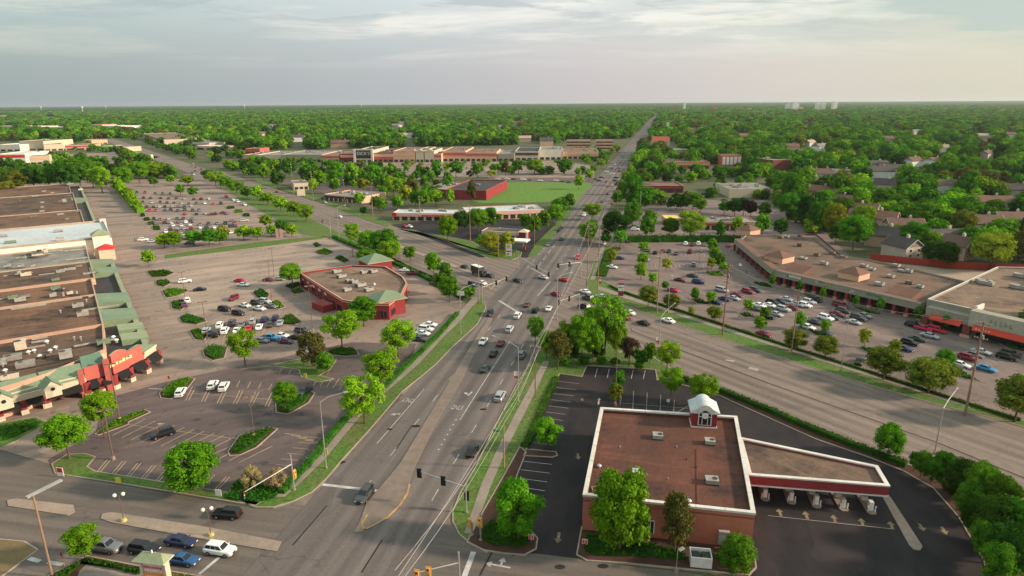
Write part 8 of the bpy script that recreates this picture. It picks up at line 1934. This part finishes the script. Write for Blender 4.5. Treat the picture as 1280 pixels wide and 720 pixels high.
# the rest: one countless wood, instanced crowns
protos = bpy.data.collections.new('crown_shapes')
pk = []
for kd, w_ in (('mid', 0), ('bright', 0), ('lime', 0), ('dark', 0), ('olive', 0), ('rust', 0), ('brown', 0)):
    for j in range(2):
        for lod in ('low', 'tiny'):
            me = CR_[lod, j].copy(); me.materials.clear(); me.materials.append(MATS[KIND[kd][1]]); pk.append((kd, j, lod, me))
pk_index = {}
names_sorted = []
for i, (kd, j, lod, me) in enumerate(pk):
    o = bpy.data.objects.new('woodcrown_%02d' % i, me); protos.objects.link(o); pk_index[kd, j, lod] = i
def wood(name, P_, label):
    me = bpy.data.meshes.new(name); me.from_pydata([(p[0], p[1], 0) for p in P_], [], [])
    ai = me.attributes.new('idx', 'INT', 'POINT'); asc = me.attributes.new('scl', 'FLOAT_VECTOR', 'POINT'); ar = me.attributes.new('rotz', 'FLOAT', 'POINT')
    ai, asc, ar = (me.attributes[n_] for n_ in ('idx', 'scl', 'rotz')); r2 = random.Random(5)
    for i, p in enumerate(P_):
        kd = pick(p[0], p[1], r2); 
        if kd == 'conifer': kd = 'dark'
        ai.data[i].value = pk_index[kd, r2.randrange(2), 'low' if p[2]/p[3]*F > 6.5 else 'tiny']
        h = p[2]*r2.uniform(1.3, 2.0) if p[2] < 9 else r2.uniform(12, 20)
        asc.data[i].vector = (p[2], p[2], h); ar.data[i].value = r2.uniform(0, 6.28)
    o = bpy.data.objects.new(name, me); COL.objects.link(o); tag(o, label, 'woods'); o['kind'] = 'stuff'
    ng = bpy.data.node_groups.new('wood', 'GeometryNodeTree'); ng.interface.new_socket('Geometry', in_out='INPUT', socket_type='NodeSocketGeometry'); ng.interface.new_socket('Geometry', in_out='OUTPUT', socket_type='NodeSocketGeometry')
    gi = ng.nodes.new('NodeGroupInput'); go = ng.nodes.new('NodeGroupOutput'); ip = ng.nodes.new('GeometryNodeInstanceOnPoints'); ci = ng.nodes.new('GeometryNodeCollectionInfo')
    ci.inputs['Collection'].default_value = protos; ci.inputs['Separate Children'].default_value = True; ci.inputs['Reset Children'].default_value = True
    def na(n, t): x = ng.nodes.new('GeometryNodeInputNamedAttribute'); x.data_type = t; x.inputs[0].default_value = n; return x.outputs[0]
    cx = ng.nodes.new('ShaderNodeCombineXYZ'); ng.links.new(na('rotz', 'FLOAT'), cx.inputs[2])
    ng.links.new(gi.outputs[0], ip.inputs['Points']); ng.links.new(ci.outputs[0], ip.inputs['Instance']); ip.inputs['Pick Instance'].default_value = True
    ng.links.new(na('idx', 'INT'), ip.inputs['Instance Index']); ng.links.new(na('scl', 'FLOAT_VECTOR'), ip.inputs['Scale']); ng.links.new(cx.outputs[0], ip.inputs['Rotation']); ng.links.new(ip.outputs[0], go.inputs[0])
    md = o.modifiers.new('wood', 'NODES'); md.node_group = ng; return o
wood('woodland', rest, 'endless green woods stretching to the horizon')
wood('small_groves', extra, 'loose green groves between the distant shops')
print('TREES explicit', NT[0], 'individual wood', len(ind), 'stuff', len(rest), len(extra), 'cars', len(CARS))
# far canopy beyond the instanced woods: bumpy sheet of treetops
import array
mb = MB(); nx, ny = 300, 70; vs = []
for j in range(ny+1):
    Y = 6300*(1+j/ny*1.9)
    for i in range(nx+1):
        X = (-1+2*i/nx)*Y*.9; z = 13+9*noise.noise(Vector((X*.004, Y*.004, 0)))+6*noise.noise(Vector((X*.015, Y*.01, 4)))
        vs.append((X, Y, max(3, z)))
fc = [(j*(nx+1)+i, j*(nx+1)+i+1, (j+1)*(nx+1)+i+1, (j+1)*(nx+1)+i) for j in range(ny) for i in range(nx)]
me = bpy.data.meshes.new('far_canopy'); me.from_pydata(vs, [], fc); me.materials.append(MATS['far_leaf']); o = bpy.data.objects.new('far_canopy', me); COL.objects.link(o); tag(o, 'faint treetops right under the horizon', 'woods'); o['kind'] = 'stuff'
# air
mb = MB(); mb.prism([(-13000, -150), (13000, -150), (13000, 13500), (-13000, 13500)], -1.0, 92.0, 'sign_white'); hz = mb.build('haze'); hz['kind'] = 'stuff'; hz['label'] = 'thin pale air over the whole place'
m = bpy.data.materials.new('air'); m.use_nodes = True; nt = m.node_tree; nt.nodes.clear(); out = nt.nodes.new('ShaderNodeOutputMaterial'); pv = nt.nodes.new('ShaderNodeVolumePrincipled')
pv.inputs['Color'].default_value = (.74, .80, .84, 1); pv.inputs['Density'].default_value = HAZE; pv.inputs['Anisotropy'].default_value = .3; nt.links.new(pv.outputs[0], out.inputs['Volume'])
hz.data.materials.clear(); hz.data.materials.append(m)
if HAZE <= 0: bpy.data.objects.remove(hz)
# label check
seen = {}
for o in ALL:
    l = o['label']; n = len(l.split())
    if n < 4 or n > 16: print('LEN', n, l)
    seen[l] = seen.get(l, 0)+1
for l, n in seen.items():
    if n > 1: print('DUP', n, l)
